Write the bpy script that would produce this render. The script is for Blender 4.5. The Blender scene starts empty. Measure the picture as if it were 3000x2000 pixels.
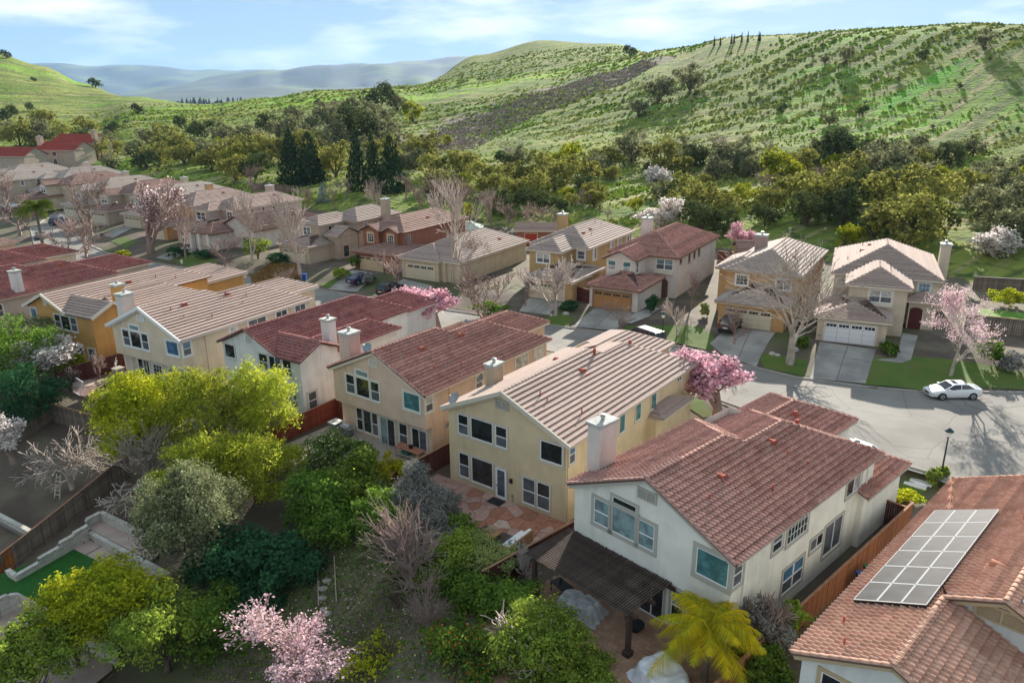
import bpy, bmesh, math, random
import numpy as np
from mathutils import Vector, Matrix, noise as mnoise
random.seed(7)
rng = np.random.default_rng(7)
R = math.radians
D = bpy.data
SC = bpy.context.scene
COL = SC.collection

# ------------------------------------------------------------------ camera
F_PX, PITCH, ROLL, CAM_H = 2205.0, R(18.15), R(-0.473), 27.1       # focal length in pixels of the 3000 px wide photograph
cd = D.cameras.new('camera'); cam = D.objects.new('camera', cd); COL.objects.link(cam)
cd.sensor_width = 36.0; cd.lens = 36.0 * F_PX / 3000.0; cd.clip_start = 0.5; cd.clip_end = 40000
cam.location = (0, 0, CAM_H)
FW = Vector((0, math.cos(PITCH), -math.sin(PITCH)))
_r0 = Vector((1, 0, 0)); _u0 = _r0.cross(FW)
RT = math.cos(ROLL) * _r0 + math.sin(ROLL) * _u0
UP = -math.sin(ROLL) * _r0 + math.cos(ROLL) * _u0
cam.matrix_world = Matrix(((RT.x, UP.x, -FW.x, 0), (RT.y, UP.y, -FW.y, 0), (RT.z, UP.z, -FW.z, CAM_H), (0, 0, 0, 1)))
SC.camera = cam

# ------------------------------------------------------------------ sun, sky, exposure
SUN_AZ, SUN_EL = R(19.0), R(20.0)                                   # azimuth from +y towards +x
SKY_STRENGTH, SUN_STRENGTH, EXPOSURE = 0.12, 4.4, 1.6
HAZE = 0.36e-4; VEIL = 0.94; VEIL_COL = (.82, 1.27, 1.62, 1)
sdir = Vector((math.sin(SUN_AZ) * math.cos(SUN_EL), math.cos(SUN_AZ) * math.cos(SUN_EL), math.sin(SUN_EL)))
sl = D.lights.new('sun', 'SUN'); sl.energy = SUN_STRENGTH; sl.angle = R(0.5); sl.color = (1.0, 0.93, 0.82)
so = D.objects.new('sun', sl); COL.objects.link(so); so.location = sdir * 300
so.rotation_euler = (-sdir).to_track_quat('-Z', 'Y').to_euler()
W = D.worlds.new('World'); SC.world = W; W.use_nodes = True
wn, wl = W.node_tree.nodes, W.node_tree.links
wn.clear()
wo = wn.new('ShaderNodeOutputWorld'); bg = wn.new('ShaderNodeBackground'); bg.inputs[1].default_value = SKY_STRENGTH
sky = wn.new('ShaderNodeTexSky'); sky.sky_type = 'NISHITA'; sky.sun_disc = False
sky.sun_elevation = SUN_EL; sky.sun_rotation = SUN_AZ
sky.altitude = 0; sky.air_density = 1.0; sky.dust_density = 0.3; sky.ozone_density = 1.5
tc = wn.new('ShaderNodeTexCoord')
mp = wn.new('ShaderNodeMapping'); mp.inputs['Scale'].default_value = (3.2, 3.2, 15.0); mp.inputs['Location'].default_value = (0.35, 0.0, 0.2)
n1 = wn.new('ShaderNodeTexNoise'); n1.inputs['Scale'].default_value = 1.5; n1.inputs['Detail'].default_value = 6; n1.inputs['Roughness'].default_value = 0.55
cr = wn.new('ShaderNodeValToRGB'); cr.color_ramp.elements[0].position = 0.47; cr.color_ramp.elements[1].position = 0.68
cr.color_ramp.elements[0].color = (0, 0, 0, 1); cr.color_ramp.elements[1].color = (0.95, 0.95, 0.95, 1)
mx = wn.new('ShaderNodeMix'); mx.data_type = 'RGBA'
CLOUD = (4.1, 4.0, 3.85, 1)
mx.inputs['B'].default_value = CLOUD
veil = wn.new('ShaderNodeMix'); veil.data_type = 'RGBA'; veil.inputs['Factor'].default_value = VEIL; veil.inputs['B'].default_value = VEIL_COL      # thin even high haze over the whole sky
wl.new(sky.outputs[0], veil.inputs['A'])
wl.new(tc.outputs['Generated'], mp.inputs[0]); wl.new(mp.outputs[0], n1.inputs['Vector']); wl.new(n1.outputs['Fac'], cr.inputs[0])
wl.new(cr.outputs[0], mx.inputs['Factor']); wl.new(veil.outputs['Result'], mx.inputs['A']); wl.new(mx.outputs['Result'], bg.inputs[0]); wl.new(bg.outputs[0], wo.inputs[0])
vs = SC.view_settings; vs.view_transform = 'Standard'; vs.look = 'None'; vs.exposure = EXPOSURE; vs.gamma = 1.0; vs.use_curve_mapping = False
SC.cycles.use_denoising = True
SC.cycles.max_bounces = 6; SC.cycles.transparent_max_bounces = 8; SC.cycles.volume_bounces = 0

# ------------------------------------------------------------------ pixel <-> place
def ray(u, v):
    return FW + RT * ((u - 1500) / F_PX) - UP * ((v - 1000) / F_PX)
def at(u, v, z=0.0):                                                # where the sight line of a photo pixel meets height z
    d = ray(u, v); t = (z - CAM_H) / d.z
    return Vector((d.x * t, d.y * t, z))

# ------------------------------------------------------------------ materials
MATS = {}
def nodes(name):
    m = D.materials.new(name); m.use_nodes = True
    return m, m.node_tree.nodes, m.node_tree.links, m.node_tree.nodes['Principled BSDF']
def mixn(nt, a, b, fac_socket):
    x = nt.nodes.new('ShaderNodeMix'); x.data_type = 'RGBA'
    for s, v in (('A', a), ('B', b)):
        if isinstance(v, bpy.types.NodeSocket): nt.links.new(v, x.inputs[s])
        else: x.inputs[s].default_value = (*v, 1)
    if isinstance(fac_socket, float): x.inputs['Factor'].default_value = fac_socket
    else: nt.links.new(fac_socket, x.inputs['Factor'])
    return x.outputs['Result']
def noise_fac(nt, scale, lo, hi, detail=4, vec=None, stretch=None):
    n = nt.nodes.new('ShaderNodeTexNoise'); n.inputs['Scale'].default_value = scale; n.inputs['Detail'].default_value = detail
    t = nt.nodes.new('ShaderNodeTexCoord'); src = t.outputs['Object']
    if vec == 'world':
        g = nt.nodes.new('ShaderNodeNewGeometry'); src = g.outputs['Position']
    if stretch:
        mpn = nt.nodes.new('ShaderNodeMapping'); mpn.inputs['Scale'].default_value = stretch[:3]
        if len(stretch) > 3: mpn.vector_type = 'TEXTURE'; mpn.inputs['Rotation'].default_value = (0, 0, stretch[3])
        nt.links.new(src, mpn.inputs[0]); src = mpn.outputs[0]
    nt.links.new(src, n.inputs['Vector'])
    r = nt.nodes.new('ShaderNodeMapRange'); r.inputs[1].default_value = lo; r.inputs[2].default_value = hi
    nt.links.new(n.outputs['Fac'], r.inputs[0]); return r.outputs[0]
def weather(nt, col, amt):                                           # faint vertical streaks and patches of dirt
    a = col
    st = noise_fac(nt, 1.1, .5, .75, stretch=(1.6, 1.6, .12)); mulv = nt.nodes.new('ShaderNodeMath'); mulv.operation = 'MULTIPLY'; mulv.inputs[1].default_value = amt; nt.links.new(st, mulv.inputs[0])
    hs = nt.nodes.new('ShaderNodeHueSaturation'); hs.inputs['Value'].default_value = .72; nt.links.new(a, hs.inputs['Color'])
    return mixn(nt, a, hs.outputs[0], mulv.outputs[0])
def mat(name, c, c2=None, scale=1.5, rough=0.9, bump=0.0, bscale=30.0, spec=0.3, metal=0.0, rnd=0.0, vec=None, lo=0.4, hi=0.62, stretch=None, c3=None, scale3=0.2, streak=0.0):
    if name in MATS: return MATS[name]
    m, n, l, b = nodes(name); nt = m.node_tree
    b.inputs['Roughness'].default_value = rough; b.inputs['Specular IOR Level'].default_value = spec; b.inputs['Metallic'].default_value = metal
    out = None
    if c2:
        out = mixn(nt, c, c2, noise_fac(nt, scale, lo, hi, vec=vec, stretch=stretch))
        if c3: out = mixn(nt, out, c3, noise_fac(nt, scale3, 0.5, 0.68, vec=vec))
    if streak and out is not None: out = weather(nt, out, streak)
    if rnd > 0:                                                     # piece-to-piece variation
        oi = n.new('ShaderNodeObjectInfo'); g = n.new('ShaderNodeNewGeometry'); ad = n.new('ShaderNodeMath'); ad.operation = 'ADD'
        l.new(oi.outputs['Random'], ad.inputs[0]); l.new(g.outputs['Random Per Island'], ad.inputs[1])
        fr = n.new('ShaderNodeMath'); fr.operation = 'FRACT'; l.new(ad.outputs[0], fr.inputs[0])
        mr = n.new('ShaderNodeMapRange'); mr.inputs[3].default_value = 1 - rnd; mr.inputs[4].default_value = 1 + rnd; l.new(fr.outputs[0], mr.inputs[0])
        hs = n.new('ShaderNodeHueSaturation'); l.new(mr.outputs[0], hs.inputs['Value'])
        if out is None: hs.inputs['Color'].default_value = (*c, 1)
        else: l.new(out, hs.inputs['Color'])
        out = hs.outputs[0]
    if out is None: b.inputs['Base Color'].default_value = (*c, 1)
    else: l.new(out, b.inputs['Base Color'])
    if bump > 0:
        bn = n.new('ShaderNodeTexNoise'); bn.inputs['Scale'].default_value = bscale; bn.inputs['Detail'].default_value = 5
        t = n.new('ShaderNodeTexCoord'); l.new(t.outputs['Object'], bn.inputs['Vector'])
        bp = n.new('ShaderNodeBump'); bp.inputs['Strength'].default_value = bump; bp.inputs['Distance'].default_value = 0.05
        l.new(bn.outputs['Fac'], bp.inputs['Height']); l.new(bp.outputs[0], b.inputs['Normal'])
    MATS[name] = m; return m
def leafmat(name, c1, c2, trans=0.35, scale=0.9, rnd=0.35):
    if name in MATS: return MATS[name]
    m, n, l, b = nodes(name); nt = m.node_tree; n.remove(b); out = n['Material Output']
    col = mixn(nt, c1, c2, noise_fac(nt, scale, 0.4, 0.62, detail=2))
    oi = n.new('ShaderNodeObjectInfo'); g = n.new('ShaderNodeNewGeometry')
    ad = n.new('ShaderNodeMath'); ad.operation = 'MULTIPLY_ADD'; l.new(oi.outputs['Random'], ad.inputs[0]); ad.inputs[1].default_value = 0.45; l.new(g.outputs['Random Per Island'], ad.inputs[2])
    mr = n.new('ShaderNodeMapRange'); mr.inputs[2].default_value = 1.45; mr.inputs[3].default_value = 1 - rnd; mr.inputs[4].default_value = 1 + rnd; l.new(ad.outputs[0], mr.inputs[0])
    hs = n.new('ShaderNodeHueSaturation'); l.new(mr.outputs[0], hs.inputs['Value']); l.new(col, hs.inputs['Color'])
    d1 = n.new('ShaderNodeBsdfDiffuse'); d2 = n.new('ShaderNodeBsdfTranslucent'); mxs = n.new('ShaderNodeMixShader'); mxs.inputs[0].default_value = trans
    l.new(hs.outputs[0], d1.inputs[0]); l.new(hs.outputs[0], d2.inputs[0]); l.new(d1.outputs[0], mxs.inputs[1]); l.new(d2.outputs[0], mxs.inputs[2]); l.new(mxs.outputs[0], out.inputs[0])
    MATS[name] = m; return m

# ------------------------------------------------------------------ objects
def link(o, parent=None):
    COL.objects.link(o)
    if parent is not None: o.parent = parent
    return o
def tag(o, label, cat, group=None, kind=None):
    if label: o['label'] = label
    if cat: o['category'] = cat
    if group: o['group'] = group
    if kind: o['kind'] = kind
    return o
def thing(name, loc, yaw, label, cat, group=None, scale=None):
    o = D.objects.new(name, None); o.empty_display_size = 0.3; link(o)
    o.location = loc; o.rotation_euler = (0, 0, -yaw)
    if scale: o.scale = scale
    return tag(o, label, cat, group)
def structure(o): o['kind'] = 'structure'; return o
def part_stuff(o): o['kind'] = 'stuff'; return o

class MB:
    def __init__(s): s.v = []; s.f = []; s.m = []
    def add(s, vs, fs, mi=0):
        o = len(s.v); s.v.extend(vs); s.f.extend([tuple(i + o for i in f) for f in fs]); s.m.extend([mi] * len(fs))
        return s
    def box(s, x0, x1, y0, y1, z0, z1, mi=0):
        return s.add([(x0, y0, z0), (x1, y0, z0), (x1, y1, z0), (x0, y1, z0), (x0, y0, z1), (x1, y0, z1), (x1, y1, z1), (x0, y1, z1)],
                     [(0, 3, 2, 1), (4, 5, 6, 7), (0, 1, 5, 4), (1, 2, 6, 5), (2, 3, 7, 6), (3, 0, 4, 7)], mi)
    def obox(s, c, ax, ay, az, mi=0):                               # box from a centre and three half axes
        c, ax, ay, az = map(Vector, (c, ax, ay, az)); P = []
        for k in (-1, 1):
            for i, j in ((-1, -1), (1, -1), (1, 1), (-1, 1)): P.append(tuple(c + i * ax + j * ay + k * az))
        return s.add(P, [(0, 3, 2, 1), (4, 5, 6, 7), (0, 1, 5, 4), (1, 2, 6, 5), (2, 3, 7, 6), (3, 0, 4, 7)], mi)
    def bar(s, p, q, w, h=None, mi=0):
        p, q = Vector(p), Vector(q); d = q - p; h = h or w
        u = Vector((0, 0, 1)).cross(d); u = Vector((1, 0, 0)) if u.length < 1e-6 else u.normalized()
        n = d.normalized().cross(u)
        return s.obox((p + q) / 2, d / 2, u * w / 2, n * h / 2, mi)
    def prism(s, poly, z0, z1, mi=0):                               # poly: ccw list of (x, y); z1 may be a function
        n = len(poly); zt = z1 if callable(z1) else (lambda x, y: z1); zb = z0 if callable(z0) else (lambda x, y: z0)
        return s.add([(x, y, zb(x, y)) for x, y in poly] + [(x, y, zt(x, y)) for x, y in poly],
                     [tuple(range(n))[::-1], tuple(range(n, 2 * n))] + [(i, (i + 1) % n, n + (i + 1) % n, n + i) for i in range(n)], mi)
    def tube(s, pts, rads, n=6, mi=0, caps=True):
        pts = [Vector(p) for p in pts]
        if not hasattr(rads, '__len__'): rads = [rads] * len(pts)
        o = len(s.v); prev = None
        for i, p in enumerate(pts):
            d = (pts[min(i + 1, len(pts) - 1)] - pts[max(i - 1, 0)]).normalized()
            if prev is None: u = d.orthogonal().normalized()
            else:
                u = prev - d * prev.dot(d); u = u.normalized() if u.length > 1e-6 else d.orthogonal().normalized()
            prev = u; w = d.cross(u)
            for k in range(n):
                a = 2 * math.pi * k / n; q = p + (u * math.cos(a) + w * math.sin(a)) * rads[i]; s.v.append(tuple(q))
        for i in range(len(pts) - 1):
            for k in range(n):
                a, b = o + i * n + k, o + i * n + (k + 1) % n
                s.f.append((a, b, b + n, a + n)); s.m.append(mi)
        if caps:
            s.f.append(tuple(range(o, o + n))[::-1]); s.m.append(mi)
            e = o + (len(pts) - 1) * n; s.f.append(tuple(range(e, e + n))); s.m.append(mi)
        return s
    def cyl(s, c, r, z0, z1, n=12, r2=None, mi=0):
        return s.tube([(c[0], c[1], z0), (c[0], c[1], z1)], [r, r if r2 is None else r2], n, mi)
    def dome(s, c, rx, ry, rz, nu=14, nv=6, z0=0.0, mi=0, jit=0.0):
        o = len(s.v)
        for j in range(nv + 1):
            t = z0 + (math.pi / 2 - z0) * j / nv
            for i in range(nu):
                a = 2 * math.pi * i / nu; k = 1 + random.uniform(-jit, jit)
                s.v.append((c[0] + rx * k * math.cos(a) * math.cos(t), c[1] + ry * k * math.sin(a) * math.cos(t), c[2] + rz * math.sin(t)))
        for j in range(nv):
            for i in range(nu):
                a, b = o + j * nu + i, o + j * nu + (i + 1) % nu
                s.f.append((a, b, b + nu, a + nu)); s.m.append(mi)
        return s
    def mesh(s, name, mats):
        me = D.meshes.new(name); me.from_pydata([tuple(v) for v in s.v], [], s.f)
        for m in (mats if isinstance(mats, (list, tuple)) else [mats]): me.materials.append(m)
        if any(s.m): me.polygons.foreach_set('material_index', s.m)
        me.update(); return me
    def build(s, name, mats, parent=None):
        return link(D.objects.new(name, s.mesh(name, mats)), parent)
def np_mesh(name, verts, faces, mats, mi=None, smooth=False):       # verts (n,3), faces (m,k) arrays
    me = D.meshes.new(name); n, (m, k) = len(verts), faces.shape
    me.vertices.add(n); me.vertices.foreach_set('co', np.ascontiguousarray(verts, np.float32).ravel())
    me.loops.add(m * k); me.loops.foreach_set('vertex_index', np.ascontiguousarray(faces, np.int32).ravel())
    me.polygons.add(m); me.polygons.foreach_set('loop_start', np.arange(0, m * k, k, dtype=np.int32))
    me.polygons.foreach_set('loop_total', np.full(m, k, dtype=np.int32))
    for x in (mats if isinstance(mats, (list, tuple)) else [mats]): me.materials.append(x)
    if mi is not None: me.polygons.foreach_set('material_index', np.asarray(mi, np.int32))
    if smooth: me.polygons.foreach_set('use_smooth', np.ones(m, bool))
    me.update(calc_edges=True); return me
def smooth(o):
    o.data.polygons.foreach_set('use_smooth', [True] * len(o.data.polygons)); return o

# ------------------------------------------------------------------ terrain
CENTRE = [(80, 44), (45, 54), (34, 60), (22, 70), (9, 81.5), (-24, 100.5), (-57, 119.5), (-80, 136), (-100, 166), (-112, 200), (-120, 240)]
ROAD = [(90, 62), (70, 64.5), (48.3, 65.9), (38.6, 66.4), (34, 67.8), (28.5, 70.3), (24.5, 74), (21.2, 78), (17, 82), (12, 85.3), (5, 88.8), (-10, 97), (-30, 109), (-50, 120.8), (-62, 128), (-74, 136.5), (-84, 147), (-95, 167), (-107, 201), (-115, 241),
        (-125, 239), (-117, 199), (-105, 164), (-94, 147), (-82, 132), (-65, 119), (-36, 102), (-18, 91.5), (0, 81.3), (6, 77.8), (12.5, 73), (18, 66), (23.5, 59), (27.5, 53.6), (30.9, 50.4), (34, 45.5), (44, 39), (60, 32), (80, 25)]
def inside(x, y, poly):
    c = False; n = len(poly); j = n - 1
    for i in range(n):
        xi, yi = poly[i]; xj, yj = poly[j]
        if (yi > y) != (yj > y) and x < (xj - xi) * (y - yi) / (yj - yi) + xi: c = not c
        j = i
    return c
def inside_np(X, Y, poly):
    c = np.zeros(X.shape, bool); n = len(poly); j = n - 1
    for i in range(n):
        xi, yi = poly[i]; xj, yj = poly[j]
        if yi != yj: c ^= ((yi > Y) != (yj > Y)) & (X < (xj - xi) * (Y - yi) / (yj - yi) + xi)
        j = i
    return c
def sdist(X, Y):                                                    # signed distance to the street: + on the hill side
    best = np.full(X.shape, 1e9); sg = np.ones(X.shape)
    for (x0, y0), (x1, y1) in zip(CENTRE[:-1], CENTRE[1:]):
        dx, dy = x1 - x0, y1 - y0; L2 = dx * dx + dy * dy
        t = np.clip(((X - x0) * dx + (Y - y0) * dy) / L2, 0, 1)
        d = np.hypot(X - x0 - t * dx, Y - y0 - t * dy); k = d < best
        best = np.where(k, d, best); sg = np.where(k, np.sign((Y - y0) * -dx + (X - x0) * dy) * 1.0, sg)
    return best * -sg * -1
def sst(a, b, x):
    t = np.clip((x - a) / (b - a), 0, 1); return t * t * (3 - 2 * t)
# hill profile: per photo column (u) the distance and height of the slope, read from the skyline and the slope lines
HILL = {-900: [(330, 3), (450, 25), (620, 60), (900, 95), (1400, 60), (3000, 5)],
        0: [(330, 3), (420, 9), (520, 15), (640, 31), (860, 73), (1300, 40), (3000, 5)],
        128: [(320, 3), (420, 8), (520, 15), (640, 29), (860, 60), (1300, 30), (3000, 5)],
        255: [(300, 3), (400, 7), (520, 14), (640, 26), (820, 40), (1300, 20), (3000, 5)],
        383: [(270, 3), (360, 6), (480, 15), (600, 23.5), (700, 26), (1100, 10), (3000, 5)],
        587: [(225, 3), (300, 5), (450, 14), (600, 20.5), (700, 19), (1100, 6), (3000, 5)],
        765: [(190, 3), (280, 6), (430, 16), (600, 25.7), (700, 23), (1100, 6), (3000, 5)],
        937: [(170, 3), (270, 7), (400, 16), (560, 29), (680, 28), (1100, 8), (3000, 5)],
        1212: [(150, 3), (250, 6), (370, 14), (520, 28), (700, 37), (1100, 15), (3000, 5)],
        1403: [(145, 3), (240, 5), (320, 10), (430, 23), (520, 34), (800, 68.5), (1300, 35), (3000, 5)],
        1588: [(140, 3), (240, 6), (320, 14), (430, 29), (540, 44), (840, 87), (1300, 45), (3000, 5)],
        1790: [(135, 3), (220, 6), (300, 14), (410, 31), (530, 52), (800, 79), (1300, 45), (3000, 5)],
        1960: [(130, 3), (220, 7), (300, 16), (400, 36), (510, 58), (760, 70), (1300, 40), (3000, 5)],
        2168: [(125, 3), (215, 7), (300, 18), (400, 41), (480, 63.5), (640, 68), (1300, 40), (3000, 5)],
        2487: [(120, 3), (210, 7), (290, 20), (380, 44), (450, 66), (600, 70), (1300, 40), (3000, 5)],
        2806: [(116, 3), (200, 6), (280, 20), (370, 48), (430, 68), (600, 73), (1300, 40), (3000, 5)],
        3000: [(114, 3), (195, 6), (270, 20), (360, 49), (420, 67), (600, 72), (1300, 40), (3000, 5)],
        3900: [(110, 3), (190, 7), (270, 22), (360, 50), (430, 68), (600, 70), (1300, 40), (3000, 5)]}
CREST = {-900: (4, 120), 0: (4, 156), 128: (4, 191), 255: (4, 242), 383: (3, 291), 587: (3, 302), 765: (3, 283), 937: (3, 270), 1212: (4, 249), 1403: (5, 163), 1588: (5, 121), 1790: (5, 134), 1960: (4, 147), 2168: (4, 112), 2487: (4, 87), 2806: (4, 69), 3000: (4, 71), 3900: (4, 100)}
for u, (ci, v) in CREST.items():                                     # crest heights straight from the skyline
    L = HILL[u]; d = ray(u, v); zc = CAM_H + L[ci][0] * d.z / math.hypot(d.x, d.y); k = (zc - 3) / (L[ci][1] - 3)
    HILL[u] = [(p, 3 + (z - 3) * k) if i <= ci else (p, min(z, zc + (3 if p < 800 else -20))) for i, (p, z) in enumerate(L)]
_us = sorted(HILL); _az = np.array([math.atan2(*ray(u, 250 if u < 1900 else 150).xy) for u in _us])
_dist = np.geomspace(100, 3200, 300)
_tab = np.array([np.interp(_dist, [p[0] for p in HILL[u]], [p[1] for p in HILL[u]]) for u in _us])
_ker = np.ones(13) / 13
_tab = np.array([np.convolve(np.pad(r, 6, 'edge'), _ker, 'valid') for r in _tab])
for i, u in enumerate(_us):                                         # keep the crest at its measured height after the smoothing
    dc, zc = HILL[u][CREST[u][0]]; got = np.interp(dc, _dist, _tab[i]); _tab[i] = _tab[i] * (1 + (zc / got - 1) * sst(HILL[u][0][0], dc, _dist))
_d0 = np.array([HILL[u][0][0] for u in _us], float)
def hill(X, Y):
    az = np.arctan2(X, Y); ds = np.clip(np.hypot(X, Y), 100, 3199)
    i = np.clip(np.searchsorted(_az, az) - 1, 0, len(_az) - 2); ta = np.clip((az - _az[i]) / (_az[i + 1] - _az[i]), 0, 1); ta = ta * ta * (3 - 2 * ta)
    fd = np.log(ds / 100) / math.log(32) * 299; j = np.clip(fd.astype(int), 0, 298); td = fd - j
    z = (1 - ta) * ((1 - td) * _tab[i, j] + td * _tab[i, j + 1]) + ta * ((1 - td) * _tab[i + 1, j] + td * _tab[i + 1, j + 1])
    return z, (1 - ta) * _d0[i] + ta * _d0[i + 1], ds
BASIN = []                                                          # dug-out yards: (polygon, level)
def ground_np(X, Y):
    X = np.asarray(X, float); Y = np.asarray(Y, float)
    d = sdist(X, Y)
    d = d - 8.5 * sst(34, 46, X) * (d > 0)
    z = 0.06 + 0.98 * sst(4.5, 12.5, d) - 1.06 * sst(-5, -13, d)
    s0 = -39 - 9 * sst(-14, 0, X)
    z = z - np.clip(0.28 * np.clip(s0 - d, 0, 99), 0, 6.5)
    hz, d0, ds = hill(X, Y); w = sst(0, 30, ds - d0)
    hz = hz + w * (np.sin(X * .021 + 1.3 * np.sin(Y * .017)) * np.sin(Y * .019) * .012 * (ds - d0).clip(0, 120))
    z = z * (1 - w) + hz * w
    for poly, lv in BASIN: z = np.where(inside_np(X, Y, poly), np.minimum(z, lv), z)
    z = np.where(inside_np(X, Y, ROAD), -0.2, z)
    return z
def gz(x, y): return float(ground_np(np.array([x]), np.array([y]))[0])
def trace(u, v, lift=0.0):                                          # where a photo sight line meets the terrain
    d = ray(u, v); hyp = math.hypot(d.x, d.y)
    if d.z >= 0 and v > 300: return None
    S = np.concatenate([np.geomspace(20, 1500, 1400)]) / hyp
    X, Y, Z = d.x * S, d.y * S, CAM_H + d.z * S
    hit = np.nonzero(Z <= ground_np(X, Y) + lift)[0]
    if len(hit) == 0: return None
    i = hit[0]; return Vector((X[i], Y[i], gz(X[i], Y[i])))
# ------------------------------------------------------------------ setting: ground, hillside, road, far hills
turf_poly_px = [(-60, 1702), (214, 1607), (463, 1729), (432, 1758), (320, 1850), (160, 1790), (50, 1733), (-60, 1745)]
lower_px = [(-80, 1760), (60, 1740), (150, 1800), (320, 1895), (330, 1960), (180, 2080), (-160, 2080)]
bench_px = [(258, 1545), (300, 1525), (470, 1600), (480, 1680), (425, 1665)]
grow = lambda P, k: [tuple((Vector(p) - c) * k + c) for c in [sum((Vector(q) for q in P), Vector((0, 0))) / len(P)] for p in P]
TURF = [tuple(at(u, v, -4.0).xy) for u, v in turf_poly_px]
LOWER = [tuple(at(u, v, -5.4).xy) for u, v in lower_px]
SLAB = [tuple(at(u, v, -4.0).xy) for u, v in [(214, 1607), (264, 1580), (500, 1700), (463, 1729)]]
BENCH = [tuple(at(u, v, -3.3).xy) for u, v in [(258, 1545), (298, 1525), (480, 1612), (440, 1640)]]
BASIN += [(grow(TURF, 1.1), -4.15), (SLAB, -4.15), (grow(BENCH, 1.05), -3.5), (grow(LOWER, 1.08), -5.6)]

m_soil = mat('soil', (.095, .07, .053), (.15, .12, .085), .35, bump=.6, bscale=6, vec='world', c3=(.085, .10, .035), scale3=.09)
def grass_ground():
    m, n, l, b = nodes('hill_grass'); nt = m.node_tree; b.inputs['Roughness'].default_value = 1; b.inputs['Specular IOR Level'].default_value = .1
    A = mixn(nt, (.22, .26, .05), (.12, .19, .03), noise_fac(nt, .035, .42, .6, vec='world'))
    A = mixn(nt, A, (.17, .35, .025), noise_fac(nt, .012, .54, .66, vec='world'))                       # bright fresh grass
    A = mixn(nt, A, (.30, .27, .115), noise_fac(nt, .05, .56, .7, vec='world', stretch=(.35, 1.6, 3)))   # dry strips along the contours
    g = n.new('ShaderNodeNewGeometry'); sx = n.new('ShaderNodeSeparateXYZ'); l.new(g.outputs['Position'], sx.inputs[0])
    # grey brown brush covering the near spur, bounded by two lines on the ground
    def band(pts, width):
        acc = None
        for (x0, y0), (x1, y1) in zip(pts[:-1], pts[1:]):
            L = math.hypot(x1 - x0, y1 - y0); ux, uy = (x1 - x0) / L, (y1 - y0) / L
            def dotn(ax, ay, c):
                a = n.new('ShaderNodeMath'); a.operation = 'MULTIPLY_ADD'; a.inputs[1].default_value = ax; a.inputs[2].default_value = c; l.new(sx.outputs[0], a.inputs[0])
                q = n.new('ShaderNodeMath'); q.operation = 'MULTIPLY_ADD'; q.inputs[1].default_value = ay; l.new(sx.outputs[1], q.inputs[0]); l.new(a.outputs[0], q.inputs[2]); return q.outputs[0]
            t = dotn(ux, uy, -(x0 * ux + y0 * uy)); s = dotn(-uy, ux, (x0 * uy - y0 * ux))
            cl = n.new('ShaderNodeClamp'); cl.inputs[2].default_value = L; l.new(t, cl.inputs[0])
            dt = n.new('ShaderNodeMath'); dt.operation = 'SUBTRACT'; l.new(t, dt.inputs[0]); l.new(cl.outputs[0], dt.inputs[1])
            cv = n.new('ShaderNodeCombineXYZ'); l.new(dt.outputs[0], cv.inputs[0]); l.new(s, cv.inputs[1])
            ln = n.new('ShaderNodeVectorMath'); ln.operation = 'LENGTH'; l.new(cv.outputs[0], ln.inputs[0])
            if acc is None: acc = ln.outputs['Value']
            else:
                mn = n.new('ShaderNodeMath'); mn.operation = 'MINIMUM'; l.new(acc, mn.inputs[0]); l.new(ln.outputs['Value'], mn.inputs[1]); acc = mn.outputs[0]
        nz = noise_fac(nt, .03, .3, .7, vec='world'); ad = n.new('ShaderNodeMath'); ad.operation = 'MULTIPLY_ADD'; ad.inputs[1].default_value = width * .7; l.new(nz, ad.inputs[0]); l.new(acc, ad.inputs[2])
        mr = n.new('ShaderNodeMapRange'); mr.inputs[1].default_value = width * 1.25; mr.inputs[2].default_value = width * .95; l.new(ad.outputs[0], mr.inputs[0]); return mr.outputs[0]
    px = lambda L: [tuple((trace(u, v) or Vector((0, 0, 0))).xy) for u, v in L]
    A = mixn(nt, A, (.26, .42, .02), band(px([(1215, 262), (1400, 250), (1640, 212), (1900, 168)]), 26))
    A = mixn(nt, A, (.20, .165, .15), band(px([(1210, 425), (1420, 330), (1680, 250), (1900, 185)]), 22))
    A = mixn(nt, A, (.22, .40, .02), band(px([(620, 312), (760, 300), (940, 290), (1200, 285)]), 40))
    A = mixn(nt, A, (.12, .33, .02), band(px([(2600, 310), (2760, 225), (2830, 185)]), 7))
    A = mixn(nt, A, (.11, .30, .02), band(px([(1850, 330), (2050, 300)]), 9))
    a_, b_ = trace(2000, 420), trace(2600, 205); phi = math.atan2(b_.y - a_.y, b_.x - a_.x)               # diagonal bands of scrub and worn straw tracks
    A = mixn(nt, A, (.12, .155, .035), noise_fac(nt, 1.0, .5, .62, vec='world', stretch=(70, 9, 60, phi)))
    A = mixn(nt, A, (.33, .28, .13), noise_fac(nt, 1.0, .56, .66, vec='world', stretch=(55, 3.6, 60, phi + .1)))
    A = mixn(nt, A, (.10, .12, .035), noise_fac(nt, 1.0, .58, .68, vec='world', stretch=(24, 2.2, 60, phi - .05)))
    A = mixn(nt, A, (.07, .10, .03), noise_fac(nt, .35, .52, .66, vec='world'))
    l.new(A, b.inputs['Base Color'])
    bn = n.new('ShaderNodeTexNoise'); bn.inputs['Scale'].default_value = .8; bn.inputs['Detail'].default_value = 6; l.new(g.outputs['Position'], bn.inputs['Vector'])
    bp = n.new('ShaderNodeBump'); bp.inputs['Strength'].default_value = .9; bp.inputs['Distance'].default_value = .8; l.new(bn.outputs['Fac'], bp.inputs['Height']); l.new(bp.outputs[0], b.inputs['Normal'])
    return m
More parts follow.
